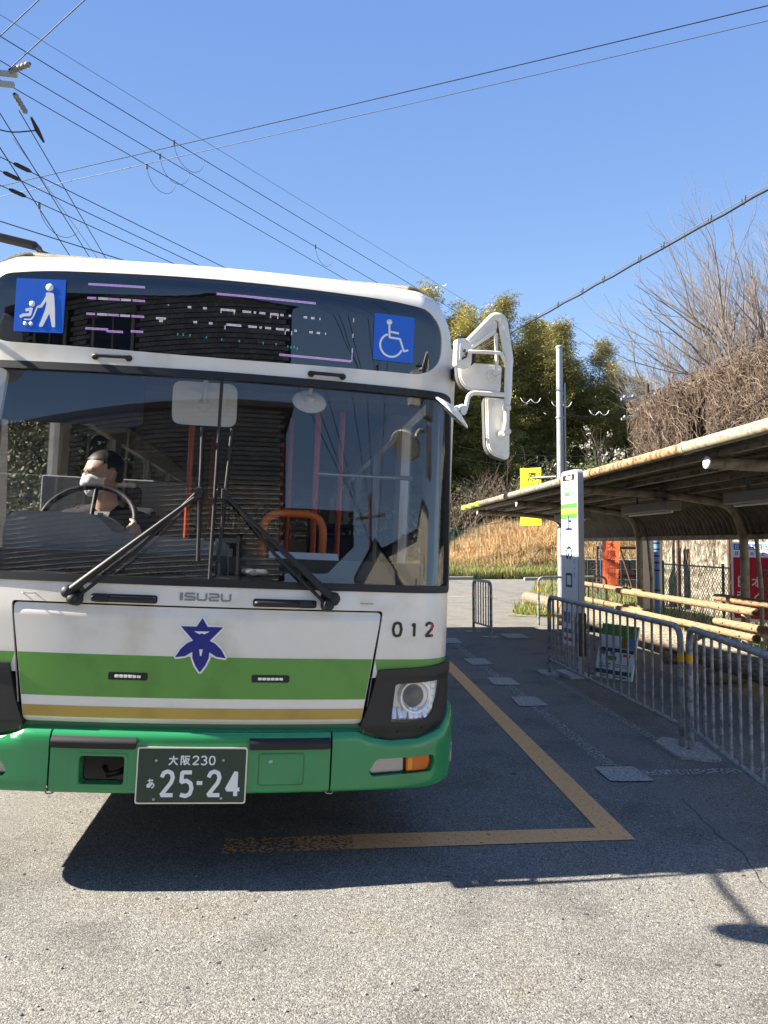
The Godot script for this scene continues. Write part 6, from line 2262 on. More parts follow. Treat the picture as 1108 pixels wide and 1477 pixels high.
func build_wires() -> void:
	var far := func(a: Vector3, b: Vector3, t: float) -> Vector3: return a.lerp(b, t)
	# name, label, two points on the wire, how far it goes on beyond them, radius
	var list := [
		["highest thin wire, fading across the sky to the bamboo", V(-6.24, 11.5, -14.24), V(5.12, 11.5, -29.39), -.3, 2.0, .006, "cable_far"],
		["uppermost of the three thick wires running over the bus roof", V(-5.29, 9.6, -12.1), V(3.83, 9.6, -24.7), -.02, 1.9, .0085, "cable"],
		["middle one of the three thick wires over the bus roof", V(-5.56, 9.6, -12.72), V(2.63, 9.6, -24.5), -.02, 2.0, .0085, "cable"],
		["lowest of the three thick wires over the bus roof", V(-5.79, 9.6, -13.27), V(.85, 9.6, -23.16), -.02, 2.2, .0085, "cable"],
		["upper of the three wires with black sleeves at the left edge", V(-5.06, 7.4, -11.66), V(-2.19, 7.4, -16.08), -.05, 4.0, .0085, "cable"],
		["middle of the three wires with black sleeves at the left edge", V(-5.25, 7.4, -12.1), V(-2.79, 7.4, -15.92), -.05, 4.0, .0085, "cable"],
		["lowest of the three wires with black sleeves at the left edge", V(-5.46, 7.4, -12.6), V(-3.33, 7.4, -15.81), -.05, 4.0, .0085, "cable"],
		["wire leaving the top left corner upwards, left of its twin", V(-5.29, 9.6, -12.1), V(-4.37, 9.6, -11.23), 0.0, 16.0, .0085, "cable"],
		["wire with the insulator string leaving the top left upwards", V(-5.32, 9.3, -12.5), V(-3.56, 9.3, -10.77), 0.0, 8.0, .0085, "cable"],
		["steep wire from the hanging insulators down behind the bus", V(-5.41, 9.0, -13.17), V(-5.57, 8.6, -18.83), 0.0, 3.0, .0085, "cable"],
		["steep wire second from the hanging insulators", V(-5.47, 8.6, -12.56), V(-5.95, 8.6, -18.82), 0.0, 3.0, .009, "cable"],
		["steep wire nearest the left edge, down behind the bus", V(-5.11, 7.6, -11.77), V(-5.52, 7.6, -16.21), -.1, 3.0, .009, "cable"],
		["faint steep wire between the steep black ones", V(-6.35, 9.6, -15.23), V(-6.58, 9.6, -21.43), 0.0, 3.0, .006, "cable_far"],
		["long cable rising across the sky to the top right corner", V(-6.94, 9.0, -16.02), V(6.1, 9.0, -9.73), -.1, 1.3, .0085, "cable"],
		["thin cable just under the long one to the top right corner", V(-6.77, 8.6, -15.64), V(5.94, 8.6, -9.49), -.1, 1.3, .007, "cable_far"],
		["low thin wire at the left, just above the bus roof", V(-5.15, 6.5, -11.91), V(-3.76, 6.5, -13.29), -.1, 3.0, .009, "cable"],
		["lowest short wire at the left edge above the eaves", V(-4.84, 6.0, -11.2), V(-4.33, 6.0, -11.96), -.3, 3.0, .009, "cable"],
	]
	for q: Array in list:
		var a: Vector3 = q[1].lerp(q[2], q[3])
		var b: Vector3 = q[1].lerp(q[2], q[4])
		var g := Geo.new()
		g.tube(span(a, b, a.distance_to(b) * .002), q[5], 6)
		tag(obj("overhead_wire", g, M[q[6]]), q[0], "wire", "overhead wires")
	# black sleeves on the three wires, each a part of nothing else: clamps of their own
	for k in 3:
		var a: Vector3 = [V(-5.06, 7.4, -11.66), V(-5.25, 7.4, -12.1), V(-5.46, 7.4, -12.6)][k]
		var b: Vector3 = [V(-2.19, 7.4, -16.08), V(-2.79, 7.4, -15.92), V(-3.33, 7.4, -15.81)][k]
		var d := (b - a).normalized()
		var p: Vector3 = a + d * ([.22, .05, .16][k])
		var g := Geo.new()
		g.tube(PackedVector3Array([p, p + d * .06, p + d * .26, p + d * .32]), [.015, .034, .034, .015], 10)
		tag(obj("wire_sleeve", g, M.cable), ["black sleeve on the upper sleeved wire", "black sleeve on the middle sleeved wire", "black sleeve on the lowest sleeved wire"][k], "wire clamp", "black sleeves on wires")
	# hanging loops under wires
	var loops := [[V(-5.29, 9.6, -12.1), V(3.83, 9.6, -24.7), .262, "thin loop hanging from the uppermost thick wire"], [V(-5.56, 9.6, -12.72), V(2.63, 9.6, -24.5), .275, "thin loop hanging from the middle thick wire"], [V(-5.79, 9.6, -13.27), V(.85, 9.6, -23.16), .317, "thin loop hanging from the lowest thick wire"], [V(-5.56, 9.6, -12.72), V(2.63, 9.6, -24.5), .66, "farther thin loop on the middle thick wire"], [V(-5.46, 7.4, -12.6), V(-3.33, 7.4, -15.81), .30, "thin loop on the lowest sleeved wire"]]
	for q: Array in loops:
		var p: Vector3 = q[0].lerp(q[1], q[2])
		var d: Vector3 = (q[1] - q[0]).normalized()
		var g := Geo.new()
		var pts := PackedVector3Array()
		for i in 13:
			var a := PI * i / 12.0
			pts.append(p + d * (-.42 * cos(a)) - V(0, .42 * sin(a) + .02, 0))
		g.tube(pts, .006, 5)
		g.box(p - d * .42 - V(0, .05, 0), V(.04, .12, .04), Basis(), .008)
		tag(obj("wire_loop", g, M.cable_far), q[3], "wire loop", "loops hanging from wires")
	# looped communication cable to the right
	var o := thing("looped_cable", "black cable hung in clips under a thin wire, right of the bus", "cable", V(4.0, 6.2, -15.96))
	var a := V(-1.0, 0, -4.2)
	var b := V(4.2, 0, 16.0)
	var g := Geo.new()
	g.tube(span(a, b, .0, 6), .007, 6)
	obj("messenger_wire", g, M.cable_far, o)
	g = Geo.new()
	var n := 40
	var pts := PackedVector3Array()
	for i in n + 1:
		var t := float(i) / n
		pts.append(a.lerp(b, t) - V(0, .055 + .010 * sin(t * 140.0), 0))
	g.tube(pts, .017, 7)
	obj("cable", g, M.cable, o)
	for i in 26:
		var p := a.lerp(b, (i + .5 + .15 * sin(i * 2.7)) / 26.0)
		g = Geo.new()
		g.tube(PackedVector3Array([p + V(0, .03, -.05), p + V(0, -.03, -.04), p + V(.0, -.08, 0), p + V(0, -.03, .04), p + V(0, .03, .05)]), .008, 5)
		obj("hanger_clip", g, M.cable, o)
	# thin wires before the grove with white curls
	for k in 3:
		var p0: Vector3 = [V(5.5, 5.6, -31.5), V(5.4, 5.15, -31.6), V(6.2, 7.5, -30.0)][k]
		var p1: Vector3 = [V(14.0, 5.5, -31.0), V(14.0, 5.0, -31.0), V(14.0, 6.7, -30.0)][k]
		g = Geo.new()
		g.tube(span(p0, p1, .35), .016 if k < 2 else .015, 5)
		tag(obj("overhead_wire", g, M.cable), ["upper of the two low wires crossing before the grove", "lower of the two low wires crossing before the grove", "dark wire carrying the white curls before the grove"][k], "wire", "overhead wires")
	for k in 3:
		var c: Vector3 = [V(8.23, 7.30, -29.96), V(9.53, 7.15, -29.96), V(11.11, 6.83, -29.96)][k]
		g = Geo.new()
		pts = PackedVector3Array()
		for i in 17:
			var t := i / 16.0
			pts.append(c + V(lerpf(-.42, .42, t), -.16 * absf(sin(t * TAU)) + (.05 if t < .05 or t > .95 else 0.0) + .10, .03 * sin(t * 12.0)))
		g.tube(pts, .015, 6)
		tag(obj("spiral_guard", g, M.curl_white), ["white curl on the wire left of the grey pole", "white curl on the wire just behind the grey pole", "white curl on the wire near the blossom tree"][k], "wire guard", "white curls on a wire")

func build_poles() -> void:
	# grey lamp pole behind the shelter
	var o := thing("grey_pole", "slim grey steel pole standing behind the shelter roof", "pole", V(5.36, 0, -17.0))
	var g := Geo.new()
	g.tube(P3([0, 0, 0, 0, 3.0, 0, 0, 6.05, 0]), [.088, .08, .072], 18)
	obj("shaft", g, M.pole_grey, o)
	g = Geo.new()
	g.lathe([Vector2(.082, 0), Vector2(.085, .03), Vector2(.05, .06), Vector2(0, .07)], 16, Transform3D(Basis(), V(0, 6.04, 0)), false)
	obj("cap", g, M.pole_grey, o)
	g = Geo.new()
	g.tube(P3([.115, .2, .02, .115, 5.2, .02]), .022, 8)
	obj("conduit", g, M.pole_grey, o)
	for y: float in [1.2, 2.8, 4.4]:
		g = Geo.new()
		g.lathe([Vector2(.095, -.015), Vector2(.098, 0), Vector2(.095, .015)], 16, Transform3D(Basis(), V(0, y, 0)), false)
		g.box(V(.10, y, .02), V(.06, .03, .05))
		obj("clamp_band", g, M.pole_grey, o)
	# lime sign
	o = thing("lime_sign", "bright lime yellow notice board fixed to the grey pole behind the roof", "sign", V(4.70, 0, -17.16), -.55)
	g = Geo.new()
	g.box(V(0, 2.56, 0), V(.50, 1.34, .03), Basis(), .004)
	obj("board", g, M.lime_sign, o)
	g = Geo.new()
	write(g, "原", -.07, 2.92, .22, .20, .026, Transform3D(Basis(), V(0, 0, .015)))
	for k in 3:
		write(g, "日本大"[k], .165, 3.06 - .11 * k, .06, .07, .012, Transform3D(Basis(), V(0, 0, .015)))
	write(g, "口", -.14, 2.99, .06, .06, .012, Transform3D(Basis(), V(0, 0, .015)))
	write(g, "く", -.14, 2.85, .06, .06, .012, Transform3D(Basis(), V(0, 0, .015)))
	write(g, "大", .02, 2.72, .16, .14, .022, Transform3D(Basis(), V(0, 0, .015)))
	stuff(obj("writing", g, M.decal_black, o))
	for x: float in [-.2, .2]:
		g = Geo.new()
		g.tube(PackedVector3Array([V(-.2, 2.56 + x * 2.2, -.035), V(.62, 2.56 + x * 2.2, .10)]), .02, 8)
		obj("bracket", g, M.pole_grey, o)
	# utility pole at the left with its cross arms and insulator strings
	o = thing("utility_pole", "utility pole at the left edge with cross arms and insulator strings", "utility pole", V(-6.1, 0, -12.6))
	g = Geo.new()
	g.tube(P3([0, 0, 0, 0, 11.0, 0]), [.19, .14], 14)
	obj("shaft", g, M.concrete, o)
	for q: Array in [[9.36, -.05], [9.12, .05]]:
		g = Geo.new()
		g.box(V(.26, q[0], q[1]), V(1.15, .075, .075), Basis(Vector3.UP, .12), .006)
		obj("cross_arm", g, M.arm_cream, o)
	for k in 2:
		g = Geo.new()
		var p0 := V(.78, 9.30, .05) if k == 0 else V(.80, 9.02, -.1)
		var d := (V(1.15, .10, .55) if k == 0 else V(.05, -.16, -1.0)).normalized()
		for i in 5:
			g.lathe([Vector2(.02, -.06), Vector2(.035, -.05), Vector2(.05, .0), Vector2(.035, .03), Vector2(.02, .05)], 12, Transform3D(Basis(Quaternion(Vector3.UP, d)), p0 + d * (.06 + .085 * i)), false)
		obj("insulator_string", g, M.insulator, o)
	g = Geo.new()
	g.tube(P3([.82, 9.0, -.75, .84, 8.9, -1.0, .84, 8.85, -1.3]), [.02, .045, .02], 8)
	obj("wire_clamp", g, M.cable, o)
	g = Geo.new()
	g.tube(bend(P3([.0, 8.5, .3, .5, 8.55, -.5, .84, 8.9, -1.0]), .3), .012, 6)
	obj("jumper", g, M.cable, o)
	# small pole among the blossom
	o = thing("wooden_pole", "thin dark pole with two pale cross arms among the white blossom", "utility pole", V(9.05, 0, -20.6))
	g = Geo.new()
	g.tube(P3([0, 0, 0, 0, 6.0, 0]), .055, 8)
	obj("shaft", g, M.log_end, o)
	for y: float in [5.05, 5.62]:
		g = Geo.new()
		g.box(V(-.25, y, .06), V(1.1, .07, .07), Basis(Vector3.BACK, .10), .005)
		for x: float in [-.7, -.45, .2]:
			g.ball(V(x, y + .08 + x * .1, .06), V(.04, .05, .04), Basis(), 5, 8)
		obj("cross_arm", g, M.arm_cream, o)

func build_left_house() -> void:
	var o := thing("corner_house", "house left of the bus, only the dark end of its eaves showing", "house", V(-6.0, 0, -9.5))
	var g := Geo.new()
	g.box(V(-1.2, 2.1, 0), V(4.0, 4.2, 6.0))
	obj("wall", g, M.render_beige, o)
	g = Geo.new()
	g.box(V(1.05, 4.88, 1.9), V(4.2, .05, .16), Basis(Vector3.BACK, -.22), .01)
	g.box(V(-1.2, 4.26, 0), V(4.4, .12, 6.3), Basis(), .01)
	obj("roof", g, M.roof_slate, o)
	for z: float in [-1.6, 1.4]:
		g = Geo.new()
		g.box(V(.80, 2.6, z), V(.06, 1.1, 1.3), Basis(), .01)
		var w := obj("window", g, M.window_dark, o)
		g = Geo.new()
		for s: float in [-1.0, 1.0]:
			g.box(V(.81, 2.6, z + s * .66), V(.10, 1.22, .06))
			g.box(V(.81, 2.6 + s * .57, z), V(.10, .06, 1.38))
		obj("frame", g, M.trim_beige, w)
	g = Geo.new()
	g.tube(P3([3.12, 4.37, 1.7, 3.12, 4.37, 2.06]), .028, 10)
	obj("gutter", g, M.rubber, o)

func build_opposite() -> void:
	# what the bus's glass mirrors: the street behind the camera
	var o := thing("dark_house", "dark tiled two storey house across the road, mirrored in the windscreen", "house", V(0, 0, 7.02), .02)
	var g := Geo.new()
	g.box(V(-8.1, 3.10, 2.5), V(19.8, 6.20, 4.9))
	obj("wall", g, M.siding_base, o)
	g = Geo.new()
	g.box(V(-8.1, 6.28, 2.55), V(20.3, .14, 5.3), Basis(), .02)
	obj("roof", g, M.roof_slate, o)
	rng.seed = 12
	var tile := Geo.new()
	tile.box(Vector3(), V(.240, .090, .022), Basis(Vector3.RIGHT, .40), .006)
	var xs := []
	var cs := PackedColorArray()
	var wins := [[-10.6, 4.3, -9.3, 5.9], [-7.4, 4.5, -6.2, 5.95], [-5.15, 4.4, -3.75, 5.85], [-7.0, .9, -5.4, 2.4], [-2.6, .9, -.9, 2.3], [-.4, 2.9, .2, 3.6]]
	for r in 64:
		for c in 80:
			var p := V(-17.9 + .25 * c + (.12 if r % 2 else 0.0), .12 + .096 * r, .03)
			if p.x > 1.72:
				continue
			var hole := false
			for w: Array in wins:
				if p.x > w[0] - .2 and p.x < w[2] + .2 and p.y > w[1] - .1 and p.y < w[3] + .1:
					hole = true
			if hole:
				continue
			xs.append(Transform3D(Basis(), p))
			cs.append(Color(.52, .45, .355) * rnd(.7, 1.15))
	stuff(many("siding_tiles", tile.mesh(), M.siding, xs, cs, o))
	for w: Array in wins:
		g = Geo.new()
		var cx: float = (w[0] + w[2]) / 2
		var cy: float = (w[1] + w[3]) / 2
		g.box(V(cx, cy, .03), V(w[2] - w[0], w[3] - w[1], .02))
		var pn := obj("window", g, M.window_dark, o)
		g = Geo.new()
		for s: float in [-1.0, 1.0]:
			g.box(V(cx + s * (w[2] - w[0]) / 2, cy, .0), V(.09, w[3] - w[1] + .16, .12))
			g.box(V(cx, cy + s * (w[3] - w[1]) / 2, .0), V(w[2] - w[0] + .16, .09, .12))
		g.box(V(cx, cy, .0), V(.05, w[3] - w[1], .07))
		obj("frame", g, M.trim_beige, pn)
	g = Geo.new()
	g.box(V(3.15, 3.95, 2.0), V(2.6, .75, 3.4), Basis(), .02)
	obj("balcony", g, M.siding_base, o)
	for k in 3:
		var q: Array = [[13.6, 24.0, 5.4, 1.9, 3.2], [16.6, 24.5, 5.7, 2.0, 3.6], [21.0, 19.0, 6.6, 1.6, 7.0]][k]
		var h := thing("far_house", ["pale gabled house mirrored low in the windscreen", "taller pale gabled house mirrored beside the first", "long beige building mirrored in the right corner glass"][k], "house", V(q[0], 0, q[1]), [.5, .5, .75][k])
		g = Geo.new()
		g.box(V(0, q[2] / 2, 0), V(q[4] if k < 2 else 16.0, q[2], 6.0))
		obj("wall", g, M.render_beige, h)
		g = Geo.new()
		var hw: float = (q[4] if k < 2 else 16.0) / 2 + .25
		for s: float in [-1.0, 1.0]:
			g.quad(V(0, q[2] + q[3] * .75, -3.3), V(0, q[2] + q[3] * .75, 3.3), V(s * hw, q[2] - .15, 3.3), V(s * hw, q[2] - .15, -3.3), V(s, 1, 0))
			g.quad(V(0, q[2] + q[3] * .75 - .12, -3.3), V(0, q[2] + q[3] * .75 - .12, 3.3), V(s * hw, q[2] - .27, 3.3), V(s * hw, q[2] - .27, -3.3), V(-s, -1, 0))
		obj("roof", g, M.roof_slate, h)
		g = Geo.new()
		g.prism(P2([-hw + .25, q[2], hw - .25, q[2], 0, q[2] + q[3] * .62]), -3.0, 3.0, Transform3D())
		obj("gable", g, M.render_beige, h)
		for i in 3:
			g = Geo.new()
			g.box(V(-hw * .55 + hw * .55 * i, q[2] * .68, -3.03), V(.8, .9, .08), Basis(), .01)
			obj("window", g, M.window_dark, h)
	var up := thing("utility_pole", "utility pole behind the camera, mirrored in the right of the windscreen", "utility pole", V(12.0, 0, 22.0))
	g = Geo.new()
	g.tube(P3([0, 0, 0, 0, 8.9, 0]), [.20, .14], 10)
	obj("shaft", g, M.rust_pipe, up)
	g = Geo.new()
	g.box(V(0, 7.9, 0), V(2.6, .12, .12), Basis(Vector3.UP, .5))
	obj("cross_arm", g, M.rust_pipe, up)
	for k in 6:
		g = Geo.new()
		g.tube(span(V(11.2 + .3 * k, 7.95 - .5 * (k % 3), 22.0), V(-3.0 + 1.2 * k, 10.0 - .4 * (k % 3), 3.0 - .5 * k), .5), .018, 5)
		tag(obj("overhead_wire", g, M.cable), "wire from the pole behind the camera, %s, mirrored in the glass" % ["topmost and outermost", "second from outside", "third from outside", "third from inside", "second from inside", "innermost"][k], "wire", "wires behind the camera")

func build_scenery() -> void:
	scenery_materials()
	build_land()
	build_street()
	build_shelter()
	build_logs()
	build_behind_shelter()
	build_bamboo()
	build_trees()
	build_poles()
	build_wires()
	build_left_house()
	build_opposite()

# ---------------------------------------------------------------- materials
func materials() -> void:
	var white := Color(1, 1, 1)
	var m := mat("cream_paint", lin(.84, .805, .71), .28)
	m.clearcoat_enabled = true
	m.clearcoat = 0.6
	m.clearcoat_roughness = .06
	M.cream = m
	var grime := noise(91, .006, FastNoiseLite.TYPE_SIMPLEX, 5, 512, [[0.0, Color(.90, .885, .86)], [.4, gray(.975)], [1.0, gray(1.0)]])
	overlay(m, grime, 1.4, true)
	for q: Array in [["stripe_green", lin(.10, .315, .042), .25], ["stripe_ochre", lin(.50, .33, .05), .28], ["bumper", lin(.026, .265, .088), .27], ["bumper_dark", lin(.008, .12, .05), .35]]:
		m = mat(q[0], q[1], q[2])
		m.clearcoat_enabled = true
		m.clearcoat = .5
		m.clearcoat_roughness = .08
		overlay(m, grime, 1.1, true)
	m = mat("lamp_white", lin(.82, .82, .81), .25, .25)
	m.clearcoat_enabled = true
	mat("tar", lin(.035, .033, .03), .8)
	mat("grit", white, .9).vertex_color_use_as_albedo = true
	mat("black", lin(.006, .006, .007), .7)
	mat("rubber", lin(.012, .012, .013), .55)
	mat("grey_rubber", lin(.10, .10, .105), .6)
	mat("black_plastic", lin(.011, .011, .0115), .55)
	mat("lining", lin(.09, .09, .09), .8)
	m = mat("housing", lin(.018, .0175, .0175), .52)
	bump(m, noise(31, .2, FastNoiseLite.TYPE_SIMPLEX, 2, 256), .02)
	m.uv1_triplanar = true
	m.uv1_scale = Vector3.ONE * 8.0
	mat("dark_steel", lin(.05, .045, .04), .5, .6)
	mat("steel", lin(.45, .45, .44), .35, .9)
	mat("chrome_soft", lin(.93, .93, .93), .12, .5)
	mat("reflector", lin(.92, .92, .93), .08, .8)
	m = mat("fog_reflector", lin(.36, .36, .36), .22, .75)
	m = mat("dark_glass", lin(.02, .022, .025), .03)
	m.clearcoat_enabled = true
	mat("amber", lin(.62, .15, .010), .12)
	mat("amber_bright", lin(.85, .30, .02), .15)
	mat("emblem_blue", lin(.008, .018, .20), .35)
	mat("sign_blue", lin(.005, .12, .62), .35)
	mat("decal_white", lin(.82, .82, .82), .35)
	mat("decal_black", lin(.012, .012, .012), .35)
	mat("reflection_red", lin(.30, .02, .03), .35)
	mat("letter_grey", lin(.27, .27, .26), .4, .2)
	mat("plate_rim", lin(.72, .70, .62), .3, .3)
	mat("plate_green", lin(.022, .045, .030), .38)
	m = mat("mirror_white", lin(.80, .785, .73), .32)
	m.clearcoat_enabled = true
	m.clearcoat = .4
	overlay(m, grime, .5, true)
	mat("mirror_silver", lin(.9, .9, .9), .01, 1.0)
	mat("mirror_back", lin(.68, .70, .69), .4)
	mat("visor", lin(.02, .03, .05), .5)
	mat("dash", lin(.06, .063, .068), .55)
	mat("dash_grey", lin(.21, .225, .23), .6)
	mat("orange_rail", lin(.60, .13, .02), .35)
	mat("red_rail", lin(.50, .07, .02), .35)
	mat("seat_dark", lin(.012, .013, .016), .8)
	mat("seat_blue", lin(.03, .05, .12), .85)
	mat("floor_dark", lin(.05, .05, .05), .7)
	mat("paper", lin(.75, .75, .73), .8)
	mat("cloth_grey", lin(.45, .46, .45), .9)
	mat("uniform", lin(.014, .016, .024), .85)
	m = mat("skin", lin(.56, .365, .275), .5)
	m.subsurf_scatter_enabled = true
	m.subsurf_scatter_strength = .15
	mat("eye", lin(.05, .04, .035), .15)
	mat("hair", lin(.008, .007, .007), .55)
	mat("mask_white", lin(.82, .82, .82), .85)
	for q: Array in [["windscreen", Color(.012, .016, .018, .11), .12], ["sign_glass", Color(.01, .012, .014, .42), .05], ["side_glass", Color(.012, .016, .018, .62), .0], ["cab_glass", Color(.012, .016, .018, .14), .0], ["clear_lens", Color(.9, .9, .9, .04), .0]]:
		m = mat(q[0], q[1], .0)
		m.transparency = BaseMaterial3D.TRANSPARENCY_ALPHA
		m.metallic = 0.0
		m.metallic_specular = .5 if q[0] == "clear_lens" else 1.0
		if q[0] != "clear_lens":
			m.clearcoat_enabled = true
			m.clearcoat = 1.0
			m.clearcoat_roughness = 0.0
	mat("sign_dark", lin(.014, .015, .017), .5)
	m = mat("led_screen", lin(.030, .033, .038), .5)
	m.albedo_texture = noise(8, .25, FastNoiseLite.TYPE_CELLULAR, 1, 256, [[0.0, gray(1.0)], [.5, gray(.6)], [1.0, gray(.35)]], FastNoiseLite.RETURN_DISTANCE)
	m.uv1_triplanar = true
	m.uv1_scale = Vector3.ONE * 3.0
	for q: Array in [["led_violet", Color(.86, .70, 1.0)], ["led_white", Color(.92, .90, 1.0)], ["led_cyan", Color(.25, .75, .85)]]:
		m = mat(q[0], Color(.1, .1, .1), .5)
		m.emission_enabled = true
		m.emission = q[1]
		m.emission_energy_multiplier = .60
	# the ground
	m = mat("asphalt", white, .95)
	world_tex(m, noise(3, .37, FastNoiseLite.TYPE_CELLULAR, 1, 2048, [[0.0, lin(0.0543, 0.053, 0.0498)], [.22, lin(0.109, 0.106, 0.098)], [.5, lin(0.157, 0.152, 0.138)], [.8, lin(0.204, 0.198, 0.179)], [.94, lin(0.242, 0.236, 0.214)], [1.0, lin(0.383, 0.377, 0.351)]], FastNoiseLite.RETURN_CELL_VALUE), 3.7)
	bump(m, noise(3, .37, FastNoiseLite.TYPE_CELLULAR, 1, 2048, [[0.0, gray(1)], [.5, gray(.6)], [1.0, gray(0)]], FastNoiseLite.RETURN_DISTANCE), .42)
	overlay(m, noise(19, .011, FastNoiseLite.TYPE_SIMPLEX, 7, 1024, [[.12, gray(.86)], [.35, gray(.95)], [.6, gray(1.0)], [.9, Color(.99, .975, .95)]]), 9.7)
	m = mat("concrete", white, .9)
	world_tex(m, noise(23, .05, FastNoiseLite.TYPE_SIMPLEX, 6, 512, [[.1, lin(0.122, 0.115, 0.104)], [.5, lin(0.238, 0.23, 0.209)], [.9, lin(0.317, 0.31, 0.288)]]), .9)
	bump(m, noise(24, .2, FastNoiseLite.TYPE_CELLULAR, 2, 512), .25)
	m = mat("patch", white, .9)
	world_tex(m, noise(25, .05, FastNoiseLite.TYPE_SIMPLEX, 6, 512, [[0.1, lin(0.158, 0.155, 0.144)], [.5, lin(0.302, 0.295, 0.274)], [.9, lin(0.389, 0.382, 0.36)]]), .9)
	bump(m, noise(24, .2, FastNoiseLite.TYPE_CELLULAR, 2, 512), .15)
	for q: Array in [["orange_line", lin(.80, .41, .165), .13, .19], ["white_line", lin(.55, .55, .53), .56, .64], ["worn_bay_line", lin(.80, .41, .165), .36, .46], ["faded_line", lin(.80, .41, .165), .53, .62], ["worn_line", lin(.42, .42, .40), .57, .68]]:
		m = mat(q[0], white, .8)
		var c: Color = q[1]
		var c0 := Color(c.r * .8, c.g * .8, c.b * .8, 0.0)
		var c1 := Color(c.r * .92, c.g * .92, c.b * .92, 1.0)
		world_tex(m, noise(40 + M.size(), .055, FastNoiseLite.TYPE_SIMPLEX, 6, 1024, [[0.0, c0], [q[2], c0], [q[3], c1], [1.0, Color(c.r, c.g, c.b, 1.0)]]), 1.9)
		m.transparency = BaseMaterial3D.TRANSPARENCY_ALPHA_SCISSOR
		m.alpha_scissor_threshold = .5

func flat_sheet(p: PackedVector2Array, y: float) -> Geo:   # polygon in (x, z)
	var g := Geo.new()
	var idx := Geometry2D.triangulate_polygon(p)
	for i in range(0, idx.size(), 3):
		var q := []
		for k in 3:
			q.append(V(p[idx[i + k]].x, y, p[idx[i + k]].y))
		g.flat(q[0], q[1], q[2], Vector3.UP)
	return g

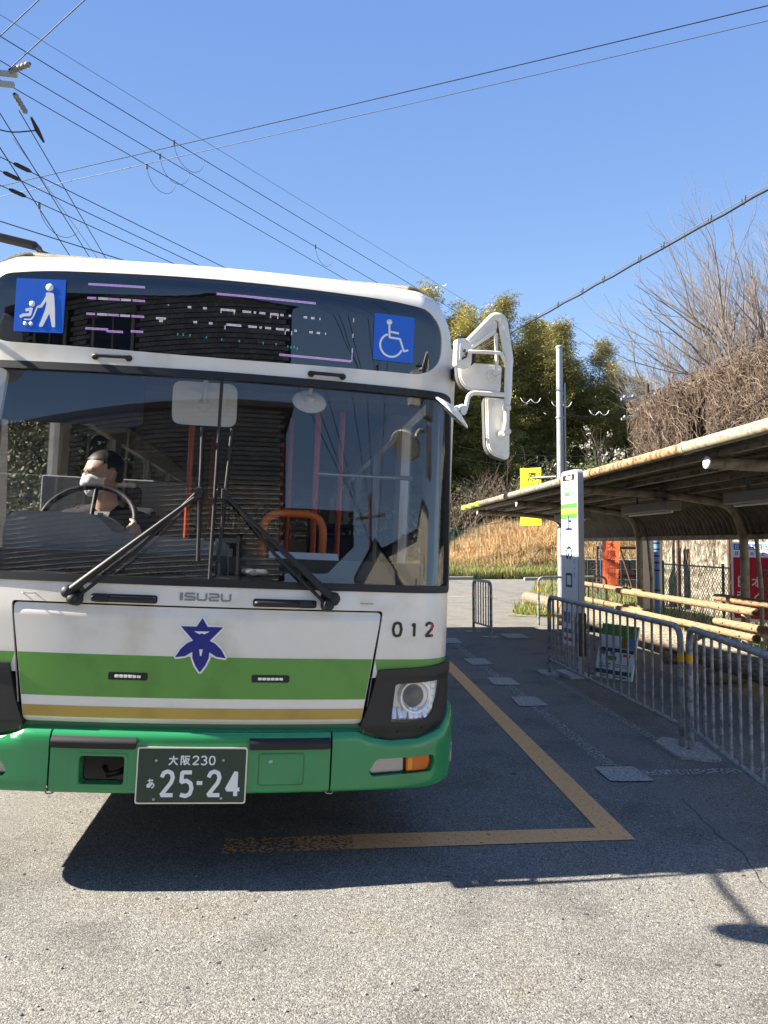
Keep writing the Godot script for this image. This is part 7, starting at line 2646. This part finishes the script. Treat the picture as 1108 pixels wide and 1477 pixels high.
func build_ground() -> void:
	struct("road", flat_sheet(P2([-200, 60, 200, 60, 200, -200, -200, -200]), 0.0), M.asphalt)
	# orange box line of the bus bay
	tag(struct("bay_line", flat_sheet(P2([1.375, -30.0, 1.515, -30.0, 1.505, -3.64, .12, -3.625, .12, -3.805, 1.365, -3.80]), .004), M.orange_line), "orange painted line that boxes the bus bay on the asphalt", "road marking")
	tag(struct("faded_bay_line", flat_sheet(P2([-.151, -3.62, -.50, -3.615, -.50, -3.80, -.151, -3.80]), .004), M.faded_line), "nearly worn away end of the orange bay line under the number plate", "road marking")
	tag(struct("worn_bay_line", flat_sheet(P2([.119, -3.625, -.15, -3.62, -.15, -3.80, .119, -3.805]), .004), M.worn_bay_line), "patchy stretch of the orange bay line right of its worn end", "road marking")
	rng.seed = 61
	var sg := Geo.new()
	for i in 170:
		var c := Vector2(rnd(-2.4, 2.8), -1.25 - 6.0 * pow(rnd(), 1.4))
		var r := rnd(.003, .010) * (2.6 if i % 19 == 0 else 1.0)
		var fan := []
		for k in 9:
			var a := TAU * k / 9.0
			var q := r * rnd(.55, 1.2)
			fan.append(V(c.x + cos(a) * q * 1.3, .0016, c.y + sin(a) * q))
		for k in 9:
			sg.flat(V(c.x, .0016, c.y), fan[k], fan[(k + 1) % 9], Vector3.UP)
	stuff(struct("road_pits", sg, M.tar))
	var cg := Geo.new()
	var cp := Vector2()
	cp = Vector2(2.02, -4.2)
	for i in 40:
		var nx := cp + Vector2(-.006 + rnd(-.02, .02), .05)
		var w := rnd(.0008, .0024)
		cg.quad(V(cp.x - w, .0022, cp.y), V(cp.x + w, .0022, cp.y), V(nx.x + w, .0022, nx.y), V(nx.x - w, .0022, nx.y), Vector3.UP)
		cp = nx
	var ck := struct("road_cracks", cg, M.black)
	ck.set_meta("kind", "stuff")
	var pg := Geo.new()
	pg.ball(Vector3(), V(.006, .004, .005), Basis(), 4, 6)
	var px := []
	var pc := PackedColorArray()
	for i in 700:
		var q := V(rnd(-2.0, 2.6), .002, -1.3 - 5.5 * pow(rnd(), 1.6))
		var sc := rnd(.35, 1.15)
		px.append(Transform3D(Basis(Vector3.UP, rnd(0, 6)).scaled(V(sc, sc, sc)), q))
		var t := rnd(.06, .42)
		pc.append(Color(t, t * .96, t * .88))
	stuff(many("grit", pg.mesh(), M.grit, px, pc))
	# grey set patches along a worn white line
	rng.seed = 21
	for k in 6:
		var q: Array = [[1.84, -4.66, .27, .31], [1.84, -6.86, .25, .40], [1.84, -7.87, .26, .42], [1.84, -9.20, .26, .50], [1.55, -11.2, .8, .6], [2.92, -11.7, .36, .62]][k]
		var p := rect2(q[0] - q[2] / 2, q[1] - q[3] / 2, q[0] + q[2] / 2, q[1] + q[3] / 2)
		for i in 4:
			p[i] += Vector2(rnd(-.015, .015), rnd(-.015, .015))
		var g := Geo.new()
		g.prism(round_poly(p, .02, 2), -.006, .006, Transform3D(Basis(Vector3.RIGHT, PI / 2), V(0, .004, 0)))
		var gg := flat_sheet(round_poly(p, .02, 2), .008)
		tag(struct("paving_patch", gg, M.patch), ["nearest grey patch at the corner of the worn white lines", "grey patch beside the orange line, second from the camera", "grey patch beside the orange line, third from the camera", "grey patch beside the bus door, fourth from the camera", "farthest and widest grey patch beside the bus side", "pale patch between the two fences that stand apart"][k], "road marking")
	tag(struct("worn_line", flat_sheet(P2([1.79, -11.0, 1.89, -11.0, 1.89, -4.85, 1.79, -4.85]), .004), M.worn_line), "worn white line running between the grey patches", "road marking")
	tag(struct("cross_line", flat_sheet(P2([2.0, -4.73, 6.0, -4.74, 6.0, -4.64, 2.0, -4.63]), .004), M.white_line), "worn white line leading off under the near fence", "road marking")
	tag(struct("fence_line", flat_sheet(P2([2.38, -8.6, 2.46, -8.6, 2.46, -5.4, 2.38, -5.4]), .004), M.worn_line), "faint worn white line along the foot of the fence", "road marking")

func _ready() -> void:
	rng.seed = 1
	var cam := Camera3D.new()
	cam.name = "camera"
	cam.position = V(0, 1.45, 0)
	cam.rotation_degrees = V(2.47, -4.2, 0)
	cam.fov = 68.72
	cam.near = 0.05
	cam.far = 600.0
	add_child(cam)
	var we := WorldEnvironment.new()
	we.name = "environment"
	var env := Environment.new()
	env.background_mode = Environment.BG_SKY
	var sky := Sky.new()
	var sm := ProceduralSkyMaterial.new()
	sm.sky_top_color = lin(.046, .090, .203)
	sm.sky_horizon_color = lin(.225, .335, .43)
	sm.sky_curve = .16
	sm.ground_bottom_color = lin(.12, .115, .10)
	sm.ground_horizon_color = lin(.18, .23, .27)
	sm.sun_angle_max = 40.0
	sm.sun_curve = .08
	sky.sky_material = sm
	env.sky = sky
	env.tonemap_mode = Environment.TONE_MAPPER_LINEAR
	env.tonemap_exposure = 3.9
	env.sdfgi_enabled = true
	env.ssao_enabled = true
	env.ssil_enabled = true
	we.environment = env
	add_child(we)
	var sun := DirectionalLight3D.new()
	sun.name = "sun"
	sun.light_energy = 1.6
	sun.light_color = Color(1.0, .96, .90)
	sun.light_angular_distance = 0.5
	sun.shadow_enabled = true
	sun.look_at_from_position(V(-cos(deg_to_rad(36.5)), sin(deg_to_rad(36.5)), -.025) * 50.0, Vector3())
	add_child(sun)
	materials()
	build_ground()
	build_scenery()
	build_bus()
	build_driver()
